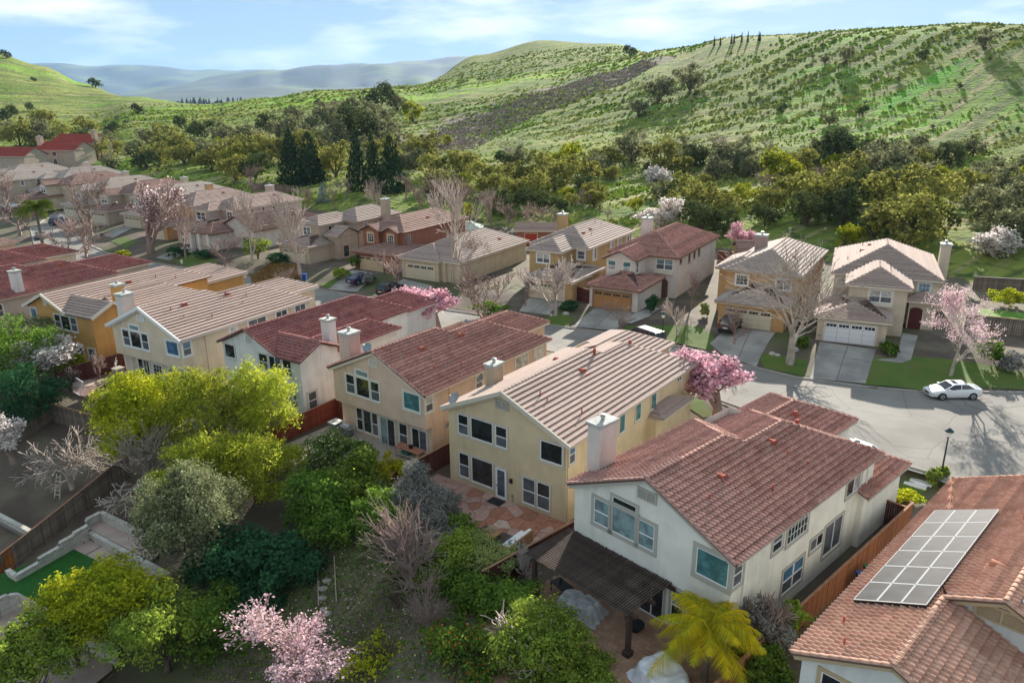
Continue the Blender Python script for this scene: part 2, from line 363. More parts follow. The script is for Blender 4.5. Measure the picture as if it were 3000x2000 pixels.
def sheet(name, rows, azs, m, skip=None):
    AZ, DS = np.meshgrid(azs, rows); X, Y = np.sin(AZ) * DS, np.cos(AZ) * DS; Z = ground_np(X, Y)
    return AZ, DS, X, Y, Z
azs = np.radians(np.arange(-64, 64.01, .36)); rows = np.concatenate([np.linspace(6, 26, 14)[:-1], np.geomspace(26, 3000, 430)])
AZ, DS = np.meshgrid(azs, rows); GX, GY = np.sin(AZ) * DS, np.cos(AZ) * DS; GZ = ground_np(GX, GY)
_, D0, _ = hill(GX, GY)
# cattle terraces: low steps that run along the contours of the slopes
far = sst(25, 70, DS - D0) * (1 - sst(700, 1000, DS))
GZ = GZ + far * .22 * np.sin(GZ * 2.6 + 1.2 * np.sin(GX * .05) + .9 * np.sin(GY * .043))
nr, nc = GX.shape; idx = np.arange(nr * nc).reshape(nr, nc)
Q = np.stack([idx[:-1, :-1], idx[:-1, 1:], idx[1:, 1:], idx[1:, :-1]], -1).reshape(-1, 4)[:, ::-1]
isfar = ((DS - D0) > 8)[:-1, :-1].ravel()
P3 = np.stack([GX, GY, GZ], -1).reshape(-1, 3)
def sub(name, sel, m):
    q = Q[sel]; u, inv = np.unique(q, return_inverse=True)
    return structure(link(D.objects.new(name, np_mesh(name, P3[u], inv.reshape(-1, 4), m, smooth=True))))
sub('ground', ~isfar, m_soil)
sub('hillside', isfar, grass_ground())

def drape(name, poly, m, off=.05, step=1.5, kind=True):
    bm = bmesh.new(); vs_ = [bm.verts.new((x, y, 0)) for x, y in poly]; bm.faces.new(vs_); bmesh.ops.triangulate(bm, faces=bm.faces[:])
    xs = [p[0] for p in poly]; ys = [p[1] for p in poly]
    for ax, a, b in ((0, min(xs), max(xs)), (1, min(ys), max(ys))):
        k = math.floor(a / step) * step + step
        while k < b:
            no = (1, 0, 0) if ax == 0 else (0, 1, 0); co = (k, 0, 0) if ax == 0 else (0, k, 0)
            bmesh.ops.bisect_plane(bm, geom=bm.verts[:] + bm.edges[:] + bm.faces[:], plane_co=co, plane_no=no); k += step
    co = np.array([v.co[:] for v in bm.verts]); z = ground_np(co[:, 0], co[:, 1])
    for v, h in zip(bm.verts, z): v.co.z = h + off
    bmesh.ops.recalc_face_normals(bm, faces=bm.faces)
    if sum(f.normal.z for f in bm.faces) < 0: bmesh.ops.reverse_faces(bm, faces=bm.faces)
    me = D.meshes.new(name); bm.to_mesh(me); bm.free(); me.materials.append(m); o = link(D.objects.new(name, me))
    return structure(o) if kind else o
m_road = mat('road_asphalt', (.245, .225, .20), (.19, .176, .158), .22, bump=.3, bscale=25, vec='world', c3=(.285, .265, .238), scale3=.12)
def cracks(m):
    nt = m.node_tree; b = nt.nodes['Principled BSDF']; src = b.inputs['Base Color'].links[0].from_socket; g = nt.nodes.new('ShaderNodeNewGeometry'); v = nt.nodes.new('ShaderNodeTexVoronoi'); v.feature = 'DISTANCE_TO_EDGE'; v.inputs['Scale'].default_value = .16; dn = nt.nodes.new('ShaderNodeTexNoise'); dn.inputs['Scale'].default_value = .5; nt.links.new(g.outputs['Position'], dn.inputs['Vector'])
    ad = nt.nodes.new('ShaderNodeMixRGB'); ad.blend_type = 'ADD'; ad.inputs[0].default_value = 1.6; nt.links.new(g.outputs['Position'], ad.inputs[1]); nt.links.new(dn.outputs['Color'], ad.inputs[2]); nt.links.new(ad.outputs[0], v.inputs['Vector'])
    mr = nt.nodes.new('ShaderNodeMapRange'); mr.inputs[1].default_value = .0; mr.inputs[2].default_value = .012; mr.inputs[3].default_value = .55; mr.inputs[4].default_value = 0; nt.links.new(v.outputs['Distance'], mr.inputs[0]); nt.links.new(mixn(nt, src, (.09, .085, .08), mr.outputs[0]), b.inputs['Base Color'])
cracks(m_road)
m_conc = mat('concrete', (.40, .37, .33), (.33, .31, .28), .5, bump=.2, bscale=20, vec='world')
m_conc2 = mat('driveway_concrete', (.36, .335, .30), (.24, .225, .205), .35, bump=.2, bscale=20, vec='world')
m_lawn = mat('lawn_grass', (.075, .13, .018), (.10, .15, .022), .5, bump=.8, bscale=14, vec='world', c3=(.12, .13, .03), scale3=.3)
m_mulch = mat('bark_mulch', (.065, .036, .026), (.045, .028, .022), 2, bump=.8, bscale=12, vec='world')
rb = bmesh.new(); rb.faces.new([rb.verts.new((x, y, 0)) for x, y in ROAD[::-1]]); bmesh.ops.triangulate(rb, faces=rb.faces[:])
rme = D.meshes.new('road'); rb.to_mesh(rme); rb.free(); rme.materials.append(m_road)
if rme.polygons[0].normal.z < 0: rme.flip_normals()
structure(link(D.objects.new('road', rme)))
def kerb(pts, side):                                                # kerb stones with a gutter strip along one edge of the road
    k = MB(); g = MB(); pts = [Vector((x, y, 0)) for x, y in pts]
    for a, b in zip(pts[:-1], pts[1:]):
        d = (b - a).normalized(); nrm = Vector((-d.y, d.x, 0)) * side
        k.add([tuple(p + nrm * o + Vector((0, 0, h))) for p in (a, b) for o, h in ((0, -.1), (0, .13), (.16, .14), (.16, -.1))], [(0, 1, 5, 4), (1, 2, 6, 5), (2, 3, 7, 6)])
        g.add([tuple(p - nrm * o + Vector((0, 0, .006))) for p in (a, b) for o in (0, .4)], [(0, 1, 3, 2)])
    structure(k.build('kerb', m_conc)); structure(g.build('gutter', m_conc))
kerb(ROAD[:20], 1); kerb(ROAD[20:][::-1], -1)

m_far = mat('far_hill', (.06, .085, .07), (.11, .16, .06), .0018, vec='world', lo=.48, hi=.6)
def ridge(name, pts, dist, base, depth, seed, m, bumpy=25):
    us = np.linspace(pts[0][0], pts[-1][0], 260); v = np.interp(us, [p[0] for p in pts], [p[1] for p in pts])
    az = np.array([math.atan2(*ray(a, b).xy) for a, b in zip(us, v)]); el = np.array([ray(a, b).z / math.hypot(ray(a, b).x, ray(a, b).y) for a, b in zip(us, v)])
    top = CAM_H + el * dist; V = []; T = np.linspace(-1, 1, 26)
    for t in T:
        dd = dist + t * depth; sh = (1 - abs(t) ** 1.3); off = np.array([mnoise.noise((a * 22, t * 2.5 + seed, seed)) for a in az])
        zz = base + (top - base) * np.clip(sh + off * .16 * (abs(t) > .02) * (abs(t) < .98), 0, 2) 
        zz = np.minimum(zz, top * (1 - abs(t) * .05)) if abs(t) > .02 else zz + off * bumpy * .1
        V.append(np.stack([np.sin(az) * dd, np.cos(az) * dd, zz], -1))
    V = np.array(V); r, c = V.shape[:2]; ii = np.arange(r * c).reshape(r, c); q = np.stack([ii[:-1, :-1], ii[:-1, 1:], ii[1:, 1:], ii[1:, :-1]], -1).reshape(-1, 4)[:, ::-1]
    return structure(link(D.objects.new(name, np_mesh(name, V.reshape(-1, 3), q, m, smooth=True))))
ridge('far_hills', [(-800, 200), (-300, 190), (120, 187), (330, 190), (420, 191), (560, 203), (700, 207), (900, 205), (1200, 200), (1700, 205)], 14500, 0, 3600, 3, m_far, 60)
ridge('far_hills', [(350, 275), (480, 250), (600, 228), (680, 216), (760, 208), (820, 210), (880, 200), (970, 188), (1050, 187), (1110, 182), (1190, 178), (1260, 173), (1340, 166), (1420, 160), (1520, 150), (1700, 150)], 9800, 0, 2900, 9, m_far, 40)
ridge('far_hills', [(300, 296), (470, 268), (600, 262), (700, 258), (850, 256), (1000, 258), (1200, 250), (1500, 240)], 6200, -5, 1300, 17, m_far, 20)
vb = MB(); vb.add([(math.sin(a) * r, math.cos(a) * r, -3) for r in (1500, 27500) for a in np.radians(np.linspace(-66, 66, 34))], [(i, i + 34, i + 35, i + 1) for i in range(33)])
structure(vb.build('valley', m_far))
# dark belt of far valley trees (one distant mass)
vt = MB()
for i in range(420):
    u = random.uniform(430, 1500); dst = random.uniform(1900, 3000); d = ray(u, 285); h = math.hypot(d.x, d.y); x, y = d.x / h * dst, d.y / h * dst; hh = random.uniform(9, 22); w = hh * random.uniform(.2, .45)
    if random.random() < .45: vt.tube([(x, y, -4), (x, y, hh * .4), (x, y, hh * 1.3)], [w, w * .8, .3], 5, caps=False)
    else: vt.tube([(x, y, -4), (x, y, hh * .2), (x, y, hh * .6), (x, y, hh * .8)], [w * .6, w * 1.6, w * 1.4, .6], 6)
tag(vt.build('valley_trees', mat('valley_tree', (.03, .045, .02), rnd=.4)), 'dark mass of conifers far down in the valley below the blue hills', 'trees', kind='stuff')
# ------------------------------------------------------------------ houses
m_white = mat('white_trim', (.78, .77, .74), rough=.6)
m_vinyl = mat('vinyl_frame', (.80, .80, .78), rough=.4)
def glassmat(name, c, rough=.06):
    if name in MATS: return MATS[name]
    m, n, l, b = nodes(name); nt = m.node_tree; l.new(mixn(nt, c, tuple(x * .55 for x in c), noise_fac(nt, 1.7, .4, .6)), b.inputs['Base Color'])
    b.inputs['Roughness'].default_value = rough; b.inputs['Specular IOR Level'].default_value = .6; b.inputs['Coat Weight'].default_value = .25; b.inputs['Coat Roughness'].default_value = .03; MATS[name] = m; return m
G_DARK = glassmat('dark_glass', (.030, .034, .036)); G_SCREEN = glassmat('screened_glass', (.11, .12, .14), .5)
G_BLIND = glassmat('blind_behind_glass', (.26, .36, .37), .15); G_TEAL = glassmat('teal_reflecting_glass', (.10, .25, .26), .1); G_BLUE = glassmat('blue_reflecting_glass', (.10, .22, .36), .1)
G_LIGHT = glassmat('white_blind_behind_glass', (.55, .55, .52), .2)
GL = dict(d=G_DARK, s=G_SCREEN, b=G_BLIND, t=G_TEAL, u=G_BLUE, w=G_LIGHT)
def stucco(name, c): return mat('stucco_' + name, c, tuple(x * .90 for x in c), .8, rough=.95, bump=.35, bscale=30, streak=.55)
TILE = {}
def tilemat(name, c, c2, rnd=.16):
    m = mat('tile_' + name, c, c2, 4.5, rough=.92, rnd=rnd, bump=.15, bscale=30, spec=.2, c3=tuple(x * .86 for x in c), scale3=1.1); TILE[name] = m; return m
T_RED = tilemat('red_brown', (.36, .175, .14), (.46, .27, .22)); T_TERRA = tilemat('terracotta', (.47, .245, .17), (.56, .34, .25)); T_MAROON = tilemat('maroon', (.30, .115, .105), (.38, .19, .165))
T_PINK = tilemat('pink_beige', (.42, .315, .27), (.36, .265, .225), .1); T_GREY = tilemat('grey_beige', (.42, .335, .29), (.36, .28, .245), .12); T_BROWN = tilemat('brown', (.30, .185, .15), (.36, .245, .205), .14); T_LIGHT = tilemat('pale', (.48, .41, .36), (.42, .345, .30), .1)
m_vent = mat('vent_red', (.38, .085, .05), (.30, .07, .05), 3); m_flue = mat('galvanised', (.42, .43, .42), rough=.45, metal=.6); m_black = mat('black_metal', (.02, .02, .02), rough=.5)

def clip_row(poly, v):                                              # u-interval of a convex polygon at height v
    us = []
    n = len(poly)
    for i in range(n):
        (u0, v0), (u1, v1) = poly[i], poly[(i + 1) % n]
        if (v0 - v) * (v1 - v) <= 0:
            if abs(v1 - v0) < 1e-9: us += [u0, u1]
            else: us.append(u0 + (u1 - u0) * (v - v0) / (v1 - v0))
    return (min(us), max(us)) if us else None
BARREL = [(0, .0), (.045, .06), (.09, .082), (.135, .06), (.18, .0), (.24, -.012)]      # one S tile across 0.30 m
def barrel_profile(u0, u1, simple):
    pts = []; j = math.floor(u0 / .3) - 1
    prof = BARREL if not simple else [(0, .0), (.09, .085), (.18, .0)]
    pts.append(u0)
    while j * .3 < u1:
        for a, h in prof:
            if u0 + .01 < j * .3 + a < u1 - .01: pts.append(j * .3 + a)
        j += 1
    pts.append(u1); out = []
    for u in pts:
        a = (u / .3 - math.floor(u / .3)) * .3; out.append((u, float(np.interp(a, [p[0] for p in BARREL] + [.3], [p[1] for p in BARREL] + [0]))))
    return out
class House:
    def __init__(s, x, y, pad, yaw, eave, label, group, wall, tile, trim=None, kind='flat', exp=.36, cat='house', slope=.45, name='house', lod=0, gutter=True):
        s.root = thing(name, (x, y, pad), R(yaw), label, cat, group); s.M = Matrix.Translation((x, y, pad)) @ Matrix.Rotation(-R(yaw), 4, 'Z')
        s.e = eave; s.k = slope; s.wallm = wall; s.tile = tile; s.trim = trim or m_white; s.kind = kind; s.exp = exp; s.lod = lod
        s.deck = MB(); s.planes = []; s.caps = []; s.nm = 0; s.single = False; s.gut = MB(); s.gutter = gutter
    def w(s, p): return s.M @ Vector(p)
    # -- roof
    def plane(s, poly, single=False): s.planes.append(([Vector(p) for p in poly], single))
    def ridge(s, *pts): s.caps += [(Vector(a), Vector(b)) for a, b in zip(pts[:-1], pts[1:])]
    def eave_line(s, a, b):
        a, b = Vector(a), Vector(b); s.deck.bar(a - Vector((0, 0, .13)), b - Vector((0, 0, .13)), .05, .2, 1)
    def finish(s, thick=.14):
        for poly, _ in s.planes:                                    # deck below the tiles
            n = len(poly); nv = (poly[1] - poly[0]).cross(poly[2] - poly[0]).normalized(); nv = nv if nv.z > 0 else -nv
            pts = poly if (poly[1] - poly[0]).cross(poly[2] - poly[0]).z > 0 else poly[::-1]
            s.deck.add([tuple(p - nv * .004) for p in pts] + [tuple(p - Vector((0, 0, thick))) for p in pts], [tuple(range(n)), tuple(range(n, 2 * n))[::-1]] + [(i, n + i, n + (i + 1) % n, (i + 1) % n) for i in range(n)])
        s.roof = s.deck.build('roof', [mat('roof_deck', (.16, .10, .08)), s.trim], s.root)
        cand = []; rows = []
        for poly, single in s.planes:
            nv = (poly[1] - poly[0]).cross(poly[2] - poly[0]).normalized(); nv = nv if nv.z > 0 else -nv
            vd = Vector((0, 0, 1)) - nv * nv.z; vd.normalize(); ud = vd.cross(nv)
            o = min(poly, key=lambda p: p.z); o = o - ud * (o.dot(ud)) - vd * 0
            p2 = [((p - o).dot(ud), (p - o).dot(vd)) for p in poly]; vmax = max(p[1] for p in p2); k = 0
            while k * s.exp < vmax - .06:
                v0 = k * s.exp; v1 = min(v0 + s.exp + .03, vmax); a, b = clip_row(p2, v0 + 1e-4), clip_row(p2, v1 - 1e-4)
                if a and b: rows.append([o, ud, vd, nv, v0 - (.06 if k == 0 else 0), v1, a, b, single, []])
                if single:
                    r = len(rows) - 1; lo, hi = max(a[0], b[0]), min(a[1], b[1]); j = math.ceil(lo / .3)
                    while (j + 1) * .3 <= hi:
                        c = s.w(o + ud * (j * .3 + .15) + vd * v0); cand.append(((c - Vector((0, 0, CAM_H))).length, r, j)) ; j += 1
                k += 1
        cand.sort(key=lambda c: c[0]); cand = cand[:300]
        if cand:
            t = MB(); pr = BARREL + [(.3, 0)]; L = s.exp + .03; n = len(pr)
            vs_ = [(u, 0, .02) for u, h in pr] + [(u, 0, .11 + h) for u, h in pr] + [(u, L, .012 + h) for u, h in pr]
            t.add(vs_, [(i, i + 1, n + i + 1, n + i) for i in range(n - 1)] + [(n + i, n + i + 1, 2 * n + i + 1, 2 * n + i) for i in range(n - 1)])
            me = t.mesh('roof_tile', s.tile)
            for _, r, j in cand:
                o, ud, vd, nv, v0 = rows[r][:5]; rows[r][9].append(j); q = o + ud * (j * .3) + vd * v0
                q = q + nv * random.uniform(0, .008)
                ob = D.objects.new('roof_tile', me); COL.objects.link(ob); ob.parent = s.roof
                ob.matrix_basis = Matrix(((ud.x, vd.x, nv.x, q.x), (ud.y, vd.y, nv.y, q.y), (ud.z, vd.z, nv.z, q.z), (0, 0, 0, 1)))
        rest = MB()
        for o, ud, vd, nv, v0, v1, a, b, single, js in rows:
            segs = [(a, b)]
            if js:
                l0, l1 = min(js) * .3, (max(js) + 1) * .3; segs = []
                if l0 - a[0] > .02: segs.append(((a[0], l0), (b[0], l0)))
                if a[1] - l1 > .02: segs.append(((l1, a[1]), (l1, b[1])))
            for sa, sb in segs:
                m_ = rest if single else MB()
                s.course(m_, o, ud, vd, nv, v0, v1, sa, sb)
                if not single and m_.v: m_.build('tile_course', s.tile, s.roof)
        if rest.v: part_stuff(rest.build('roof_tiles', s.tile, s.roof))
        s.make_caps()
        if s.gut.v: s.gut.build('gutter', s.trim, s.root)
    def course(s, mb, o, ud, vd, nv, v0, v1, a, b):
        if a[1] - a[0] < .05 and b[1] - b[0] < .05: return
        P = lambda u, v, h: tuple(o + ud * u + vd * v + nv * h)
        if s.kind == 'flat':
            j = lambda: random.uniform(-.006, .006)
            n = max(1, int((a[1] - a[0]) / (4 if s.lod else 1.2))); vs_ = []
            for i in range(n + 1):
                t = i / n; ua = a[0] + (a[1] - a[0]) * t; ub = b[0] + (b[1] - b[0]) * t; q = j(); vs_ += [P(ua, v0 + q, .0), P(ua, v0 + q, .135 + q), P(ub, v1, .018)]
            fs = []
            for i in range(n):
                A, B = 3 * i, 3 * i + 3; fs += [(A, B, B + 1, A + 1), (A + 1, B + 1, B + 2, A + 2)]
            fs += [(0, 1, 2), (3 * n, 3 * n + 2, 3 * n + 1)]; mb.add(vs_, fs)
        else:
            lo, hi = min(a[0], b[0]), max(a[1], b[1]); pr = barrel_profile(lo, hi, s.lod > 0); vs_ = []
            for u, h in pr:
                ua = min(max(u, a[0]), a[1]); ub = min(max(u, b[0]), b[1]); vs_ += [P(ua, v0, .0), P(ua, v0, .115 + h), P(ub, v1, .012 + h)]
            fs = []
            for i in range(len(pr) - 1):
                A, B = 3 * i, 3 * i + 3; fs += [(A, B, B + 1, A + 1), (A + 1, B + 1, B + 2, A + 2)]
            mb.add(vs_, fs)
    def make_caps(s):
        if not s.caps: return
        single = s.single; L = .40; big = .13 if s.kind != 'flat' else .10
        cm = MB(); n = 6; vs_ = []
        for y, r, zz in ((0, big, .0), (0, big * .78, .0), (L + .04, big * .84, -.02)):
            for i in range(n + 1):
                t = math.pi * (i / n) ; vs_.append((r * math.cos(t), y, r * .8 * math.sin(t) + zz))
        cm.add(vs_, [(r * (n + 1) + i, r * (n + 1) + i + 1, (r + 1) * (n + 1) + i + 1, (r + 1) * (n + 1) + i) for r, q in ((0, 0),) for i in range(n)])
        cm.add([vs_[i] for i in range(n + 1)] + [vs_[2 * (n + 1) + i] for i in range(n + 1)], [(i, n + 1 + i, n + 2 + i, i + 1) for i in range(n)])
        me = cm.mesh('ridge_cap', s.tile) if single else None; joined = MB()
        for a, b in s.caps:
            if b.z < a.z - .01: a, b = b, a
            d = b - a; k = max(1, round(d.length / L)); d = d / k; y = d.normalized(); x = y.cross(Vector((0, 0, 1))).normalized(); z = x.cross(y)
            for i in range(k):
                q = a + d * i + Vector((0, 0, .03 + random.uniform(0, .01))); Mx = Matrix(((x.x, y.x, z.x, q.x), (x.y, y.y, z.y, q.y), (x.z, y.z, z.z, q.z), (0, 0, 0, 1)))
                if single: o = D.objects.new('ridge_cap', me); COL.objects.link(o); o.parent = s.roof; o.matrix_basis = Mx
                else: joined.add([tuple(Mx @ Vector(v)) for v in cm.v], cm.f)
        if not single: joined.build('ridge_tiles', s.tile, s.roof)
    # -- masses
    def walls(s, x0, x1, y0, y1, z1, ins=.38, z0=-.6, ycut=None, top=None):
        e = .011 * s.nm; s.nm += 1; m_ = MB()
        P = [(x0 + ins + e, y0 + ins + e), (x1 - ins - e, y0 + ins + e), (x1 - ins - e, y1 - ins - e), (x0 + ins + e, y1 - ins - e)]
        m_.prism(P, z0 - e, z1); return m_.build('wall', s.wallm, s.root)
    def hip(s, x0, x1, y0, y1, e=None, k=None, front='hip', back='hip', axis='y', wall=True, z0=-.6, lock=False):
        e = s.e if e is None else e; k = k or s.k
        if axis == 'x':                                             # ridge along x: left / right ends
            h = (y1 - y0) / 2; yr = y0 + h; zr = e + k * h; a = x0 + (h if front == 'hip' else 0); b = x1 - (h if back == 'hip' else 0)
            s.plane([(x0, y0, e), (x1, y0, e), (b, yr, zr), (a, yr, zr)]); s.plane([(x1, y1, e), (x0, y1, e), (a, yr, zr), (b, yr, zr)])
            if front == 'hip': s.plane([(x0, y1, e), (x0, y0, e), (a, yr, zr)]); s.ridge((x0, y0, e), (a, yr, zr)); s.ridge((x0, y1, e), (a, yr, zr))
            if back == 'hip': s.plane([(x1, y0, e), (x1, y1, e), (b, yr, zr)]); s.ridge((x1, y0, e), (b, yr, zr)); s.ridge((x1, y1, e), (b, yr, zr))
            s.ridge((a, yr, zr), (b, yr, zr)); gx = [x for x, t in ((x0, front), (x1, back)) if t == 'gable']
            if wall:
                s.walls(x0, x1, y0, y1, e - .1, z0=z0)
                for gxx in gx: s.gable_wall([(gxx + (.38 if gxx == x0 else -.38), y, z) for y, z in ((y0 + .38, e - .1), (y1 - .38, e - .1), (yr, zr - .14 - .38 * 0))], 0)
        else:
            h = (x1 - x0) / 2; xr = x0 + h; zr = e + k * h; a = y0 + (h if front == 'hip' else 0); b = y1 - (h if back == 'hip' else 0)
            if b < a: a = b = (a + b) / 2
            s.plane([(x0, y1, e), (x0, y0, e), (xr, a, zr), (xr, b, zr)]); s.plane([(x1, y0, e), (x1, y1, e), (xr, b, zr), (xr, a, zr)])
            if front == 'hip': s.plane([(x0, y0, e), (x1, y0, e), (xr, a, zr)]); s.ridge((x0, y0, e), (xr, a, zr)); s.ridge((x1, y0, e), (xr, a, zr))
            else: s.ridge((x0, y0, e), (xr, a, zr)); s.ridge((x1, y0, e), (xr, a, zr))
            if back == 'hip': s.plane([(x1, y1, e), (x0, y1, e), (xr, b, zr)]); s.ridge((x0, y1, e), (xr, b, zr)); s.ridge((x1, y1, e), (xr, b, zr))
            if b > a: s.ridge((xr, a, zr), (xr, b, zr))
            if wall:
                s.walls(x0, x1, y0, y1, e - .1, z0=z0)
                for gy, t in ((y0, front), (y1, back)):
                    if t == 'gable': s.gable_wall([(x0 + .38, gy + (.38 if gy == y0 else -.38), e - .1), (x1 - .38, gy + (.38 if gy == y0 else -.38), e - .1), (xr, gy + (.38 if gy == y0 else -.38), zr - .16)], 1)
        for p, q in (((x0, y0), (x1, y0)), ((x1, y0), (x1, y1)), ((x0, y1), (x0, y0)), ((x1, y1), (x0, y1))):
            if axis == 'y' and ((p[1] == q[1] == y0 and front == 'gable') or (p[1] == q[1] == y1 and back == 'gable')): continue
            if axis == 'x' and ((p[0] == q[0] == x0 and front == 'gable') or (p[0] == q[0] == x1 and back == 'gable')): continue
            s.eave_line((*p, e), (*q, e))
        return zr
    def gable_wall(s, tri, axis):
        m_ = MB(); t = .1; e = .004 * s.nm; s.nm += 1
        d = Vector((t, 0, 0)) if axis == 0 else Vector((0, t, 0)); sgn = 1
        A = [Vector(p) for p in tri]; m_.add([tuple(p) for p in A] + [tuple(p + d) for p in A], [tuple(range(len(A)))[::-1], tuple(range(len(A), 2 * len(A)))] + [(i, (i + 1) % len(A), len(A) + (i + 1) % len(A), len(A) + i) for i in range(len(A))])
        return m_.build('wall', s.wallm, s.root)
    # -- openings. side: f front(-y) r right(+x) l left(-x) b back(+y); u runs rightwards as seen from outside on f, along +y on r
    def frame_of(s, side, pos):
        return {'f': (Vector((0, pos, 0)), Vector((1, 0, 0)), Vector((0, -1, 0))), 'r': (Vector((pos, 0, 0)), Vector((0, 1, 0)), Vector((1, 0, 0))),
                'l': (Vector((pos, 0, 0)), Vector((0, 1, 0)), Vector((-1, 0, 0))), 'b': (Vector((0, pos, 0)), Vector((1, 0, 0)), Vector((0, 1, 0)))}[side]
    def slab(s, mb, fr, u0, u1, z0, z1, d0, d1, mi=0):
        o, U, N = fr; mb.obox(o + U * ((u0 + u1) / 2) + N * ((d0 + d1) / 2) + Vector((0, 0, (z0 + z1) / 2)), U * ((u1 - u0) / 2), N * ((d1 - d0) / 2), Vector((0, 0, (z1 - z0) / 2)), mi)
    def window(s, side, pos, u0, u1, z0, z1, style='fixed', g='d', trim=.11, name='window', arch=False, trimm=None, frm=None):
        fr = s.frame_of(side, pos); f = MB(); w = .055
        S = lambda *a, **k: s.slab(f, fr, *a, **k)
        if trim:
            t = MB(); T = lambda *a: s.slab(t, fr, *a)
            T(u0 - trim, u1 + trim, z1, z1 + trim, -.02, .055); T(u0 - trim, u1 + trim, z0 - trim * 1.2, z0, -.02, .075); T(u0 - trim, u0, z0, z1, -.02, .053); T(u1, u1 + trim, z0, z1, -.02, .053)
            if arch:
                n = 6; h = (u1 - u0) * .16
                for i in range(n): 
                    a0, a1 = math.pi * i / n, math.pi * (i + 1) / n; um = (u0 + u1) / 2; ru = (u1 - u0) / 2 + trim
                    T(um - ru * math.cos(a0), um - ru * math.cos(a1), z1 + trim - .01, z1 + trim + h * (math.sin(a0) + math.sin(a1)) / 2, -.02, .051)
        S(u0, u1, z1 - w, z1, -.03, .035); S(u0, u1, z0, z0 + w, -.03, .035); S(u0, u0 + w, z0 + w, z1 - w, -.03, .035); S(u1 - w, u1, z0 + w, z1 - w, -.03, .035)
        panes = []; a, b, c, d = u0 + w, u1 - w, z0 + w, z1 - w; mz = (c + d) / 2; mu = (a + b) / 2
        if style == 'sash': S(a, b, mz - .03, mz + .03, -.03, .042); panes = [(a, b, mz, d, g[0]), (a, b, c, mz, g[-1])]
        elif style == 'slider': S(mu - .03, mu + .03, c, d, -.03, .042); panes = [(a, mu, c, d, g[0]), (mu, b, c, d, g[-1])]
        elif style == 'double': 
            S(mu - .06, mu + .06, c, d, -.03, .042); S(a, mu - .06, mz - .03, mz + .03, -.03, .04); S(mu + .06, b, mz - .03, mz + .03, -.03, .04)
            panes = [(a, mu, mz, d, g[0]), (mu, b, mz, d, g[0]), (a, mu, c, mz, g[-1]), (mu, b, c, mz, g[-1])]
        elif style == 'grid':
            nu = max(2, round((b - a) / .4)); nz = max(2, round((d - c) / .42)); panes = []
            for i in range(1, nu): x = a + (b - a) * i / nu; S(x - .015, x + .015, c, d, -.03, .03)
            for j in range(1, nz): z = c + (d - c) * j / nz; S(a, b, z - .015, z + .015, -.03, .029)
            for i in range(nu):
                for j in range(nz): panes.append((a + (b - a) * i / nu, a + (b - a) * (i + 1) / nu, c + (d - c) * j / nz, c + (d - c) * (j + 1) / nz, g[0]))
        else: panes = [(a, b, c, d, g[0])]
        wobj = f.build(name, frm or m_vinyl, s.root)
        if trim: t.build('trim', trimm or s.trim, wobj)
        for p in panes:
            q = MB(); s.slab(q, fr, *p[:4], -.02, .008); q.build('pane', GL[p[4]], wobj)
        return wobj
    def louver(s, side, pos, u0, u1, z0, z1, m_=None):
        fr = s.frame_of(side, pos); f = MB(); mm = m_ or s.trim
        for a in ((u0, u1, z1 - .1, z1), (u0, u1, z0, z0 + .1), (u0, u0 + .1, z0 + .1, z1 - .1), (u1 - .1, u1, z0 + .1, z1 - .1), ((u0 + u1) / 2 - .05, (u0 + u1) / 2 + .05, z0 + .1, z1 - .1)): s.slab(f, fr, *a, -.02, .08)
        o = f.build('louver_vent', mm, s.root); z = z0 + .12
        while z < z1 - .12:
            q = MB(); s.slab(q, fr, u0 + .1, (u0 + u1) / 2 - .05, z, z + .045, -.01, .05); s.slab(q, fr, (u0 + u1) / 2 + .05, u1 - .1, z, z + .045, -.01, .05); q.build('slat', mm, o); z += .075
        return o
    def chimney(s, x0, x1, y0, y1, z0, z1, wall=None, flue=True, capm=None):
        if s.root.location.z < 0: xm, ym = (x0 + x1) / 2, (y0 + y1) / 2; x0, x1, y0, y1, z1 = xm + (x0 - xm) * .84, xm + (x1 - xm) * .84, ym + (y0 - ym) * .84, ym + (y1 - ym) * .84, z1 - .55
        elif z1 < 10: z1 -= .95
        c = MB(); c.box(x0, x1, y0, y1, z0, z1); o = c.build('chimney', wall or s.wallm, s.root)
        k = MB(); k.box(x0 - .1, x1 + .1, y0 - .1, y1 + .1, z1 + .003, z1 + .12); k.box(x0 - .04, x1 + .04, y0 - .04, y1 + .04, z1 - .14, z1 - .003); k.build('cap', capm or mat('chimney_cap', (.50, .50, .47), (.36, .37, .35), 3), o)
        if flue:
            q = MB(); xm, ym = (x0 + x1) / 2, (y0 + y1) / 2; q.cyl((xm, ym), .13, z1 + .12, z1 + .38, 12); q.cyl((xm, ym), .2, z1 + .38, z1 + .44, 12); q.cyl((xm, ym), .17, z1 + .47, z1 + .5, 12, .1); q.build('flue', m_flue, o)
        return o
    def roof_z(s, x, y):
        best = -9
        for poly, _ in s.planes:
            P2 = [(p.x, p.y) for p in poly]
            if inside(x, y, P2):
                nv = (poly[1] - poly[0]).cross(poly[2] - poly[0]); best = max(best, poly[0].z - (nv.x * (x - poly[0].x) + nv.y * (y - poly[0].y)) / nv.z)
        return best
    def pipe(s, x, y, h=.4, r=.045, m_=None):
        z = s.roof_z(x, y); m0 = MB(); m0.cyl((x, y), r * 2.6, z - .05, z + .12, 8, r * 1.2); m0.cyl((x, y), r, z, z + h, 8); return m0.build('vent_pipe', m_ or m_vent, s.root)
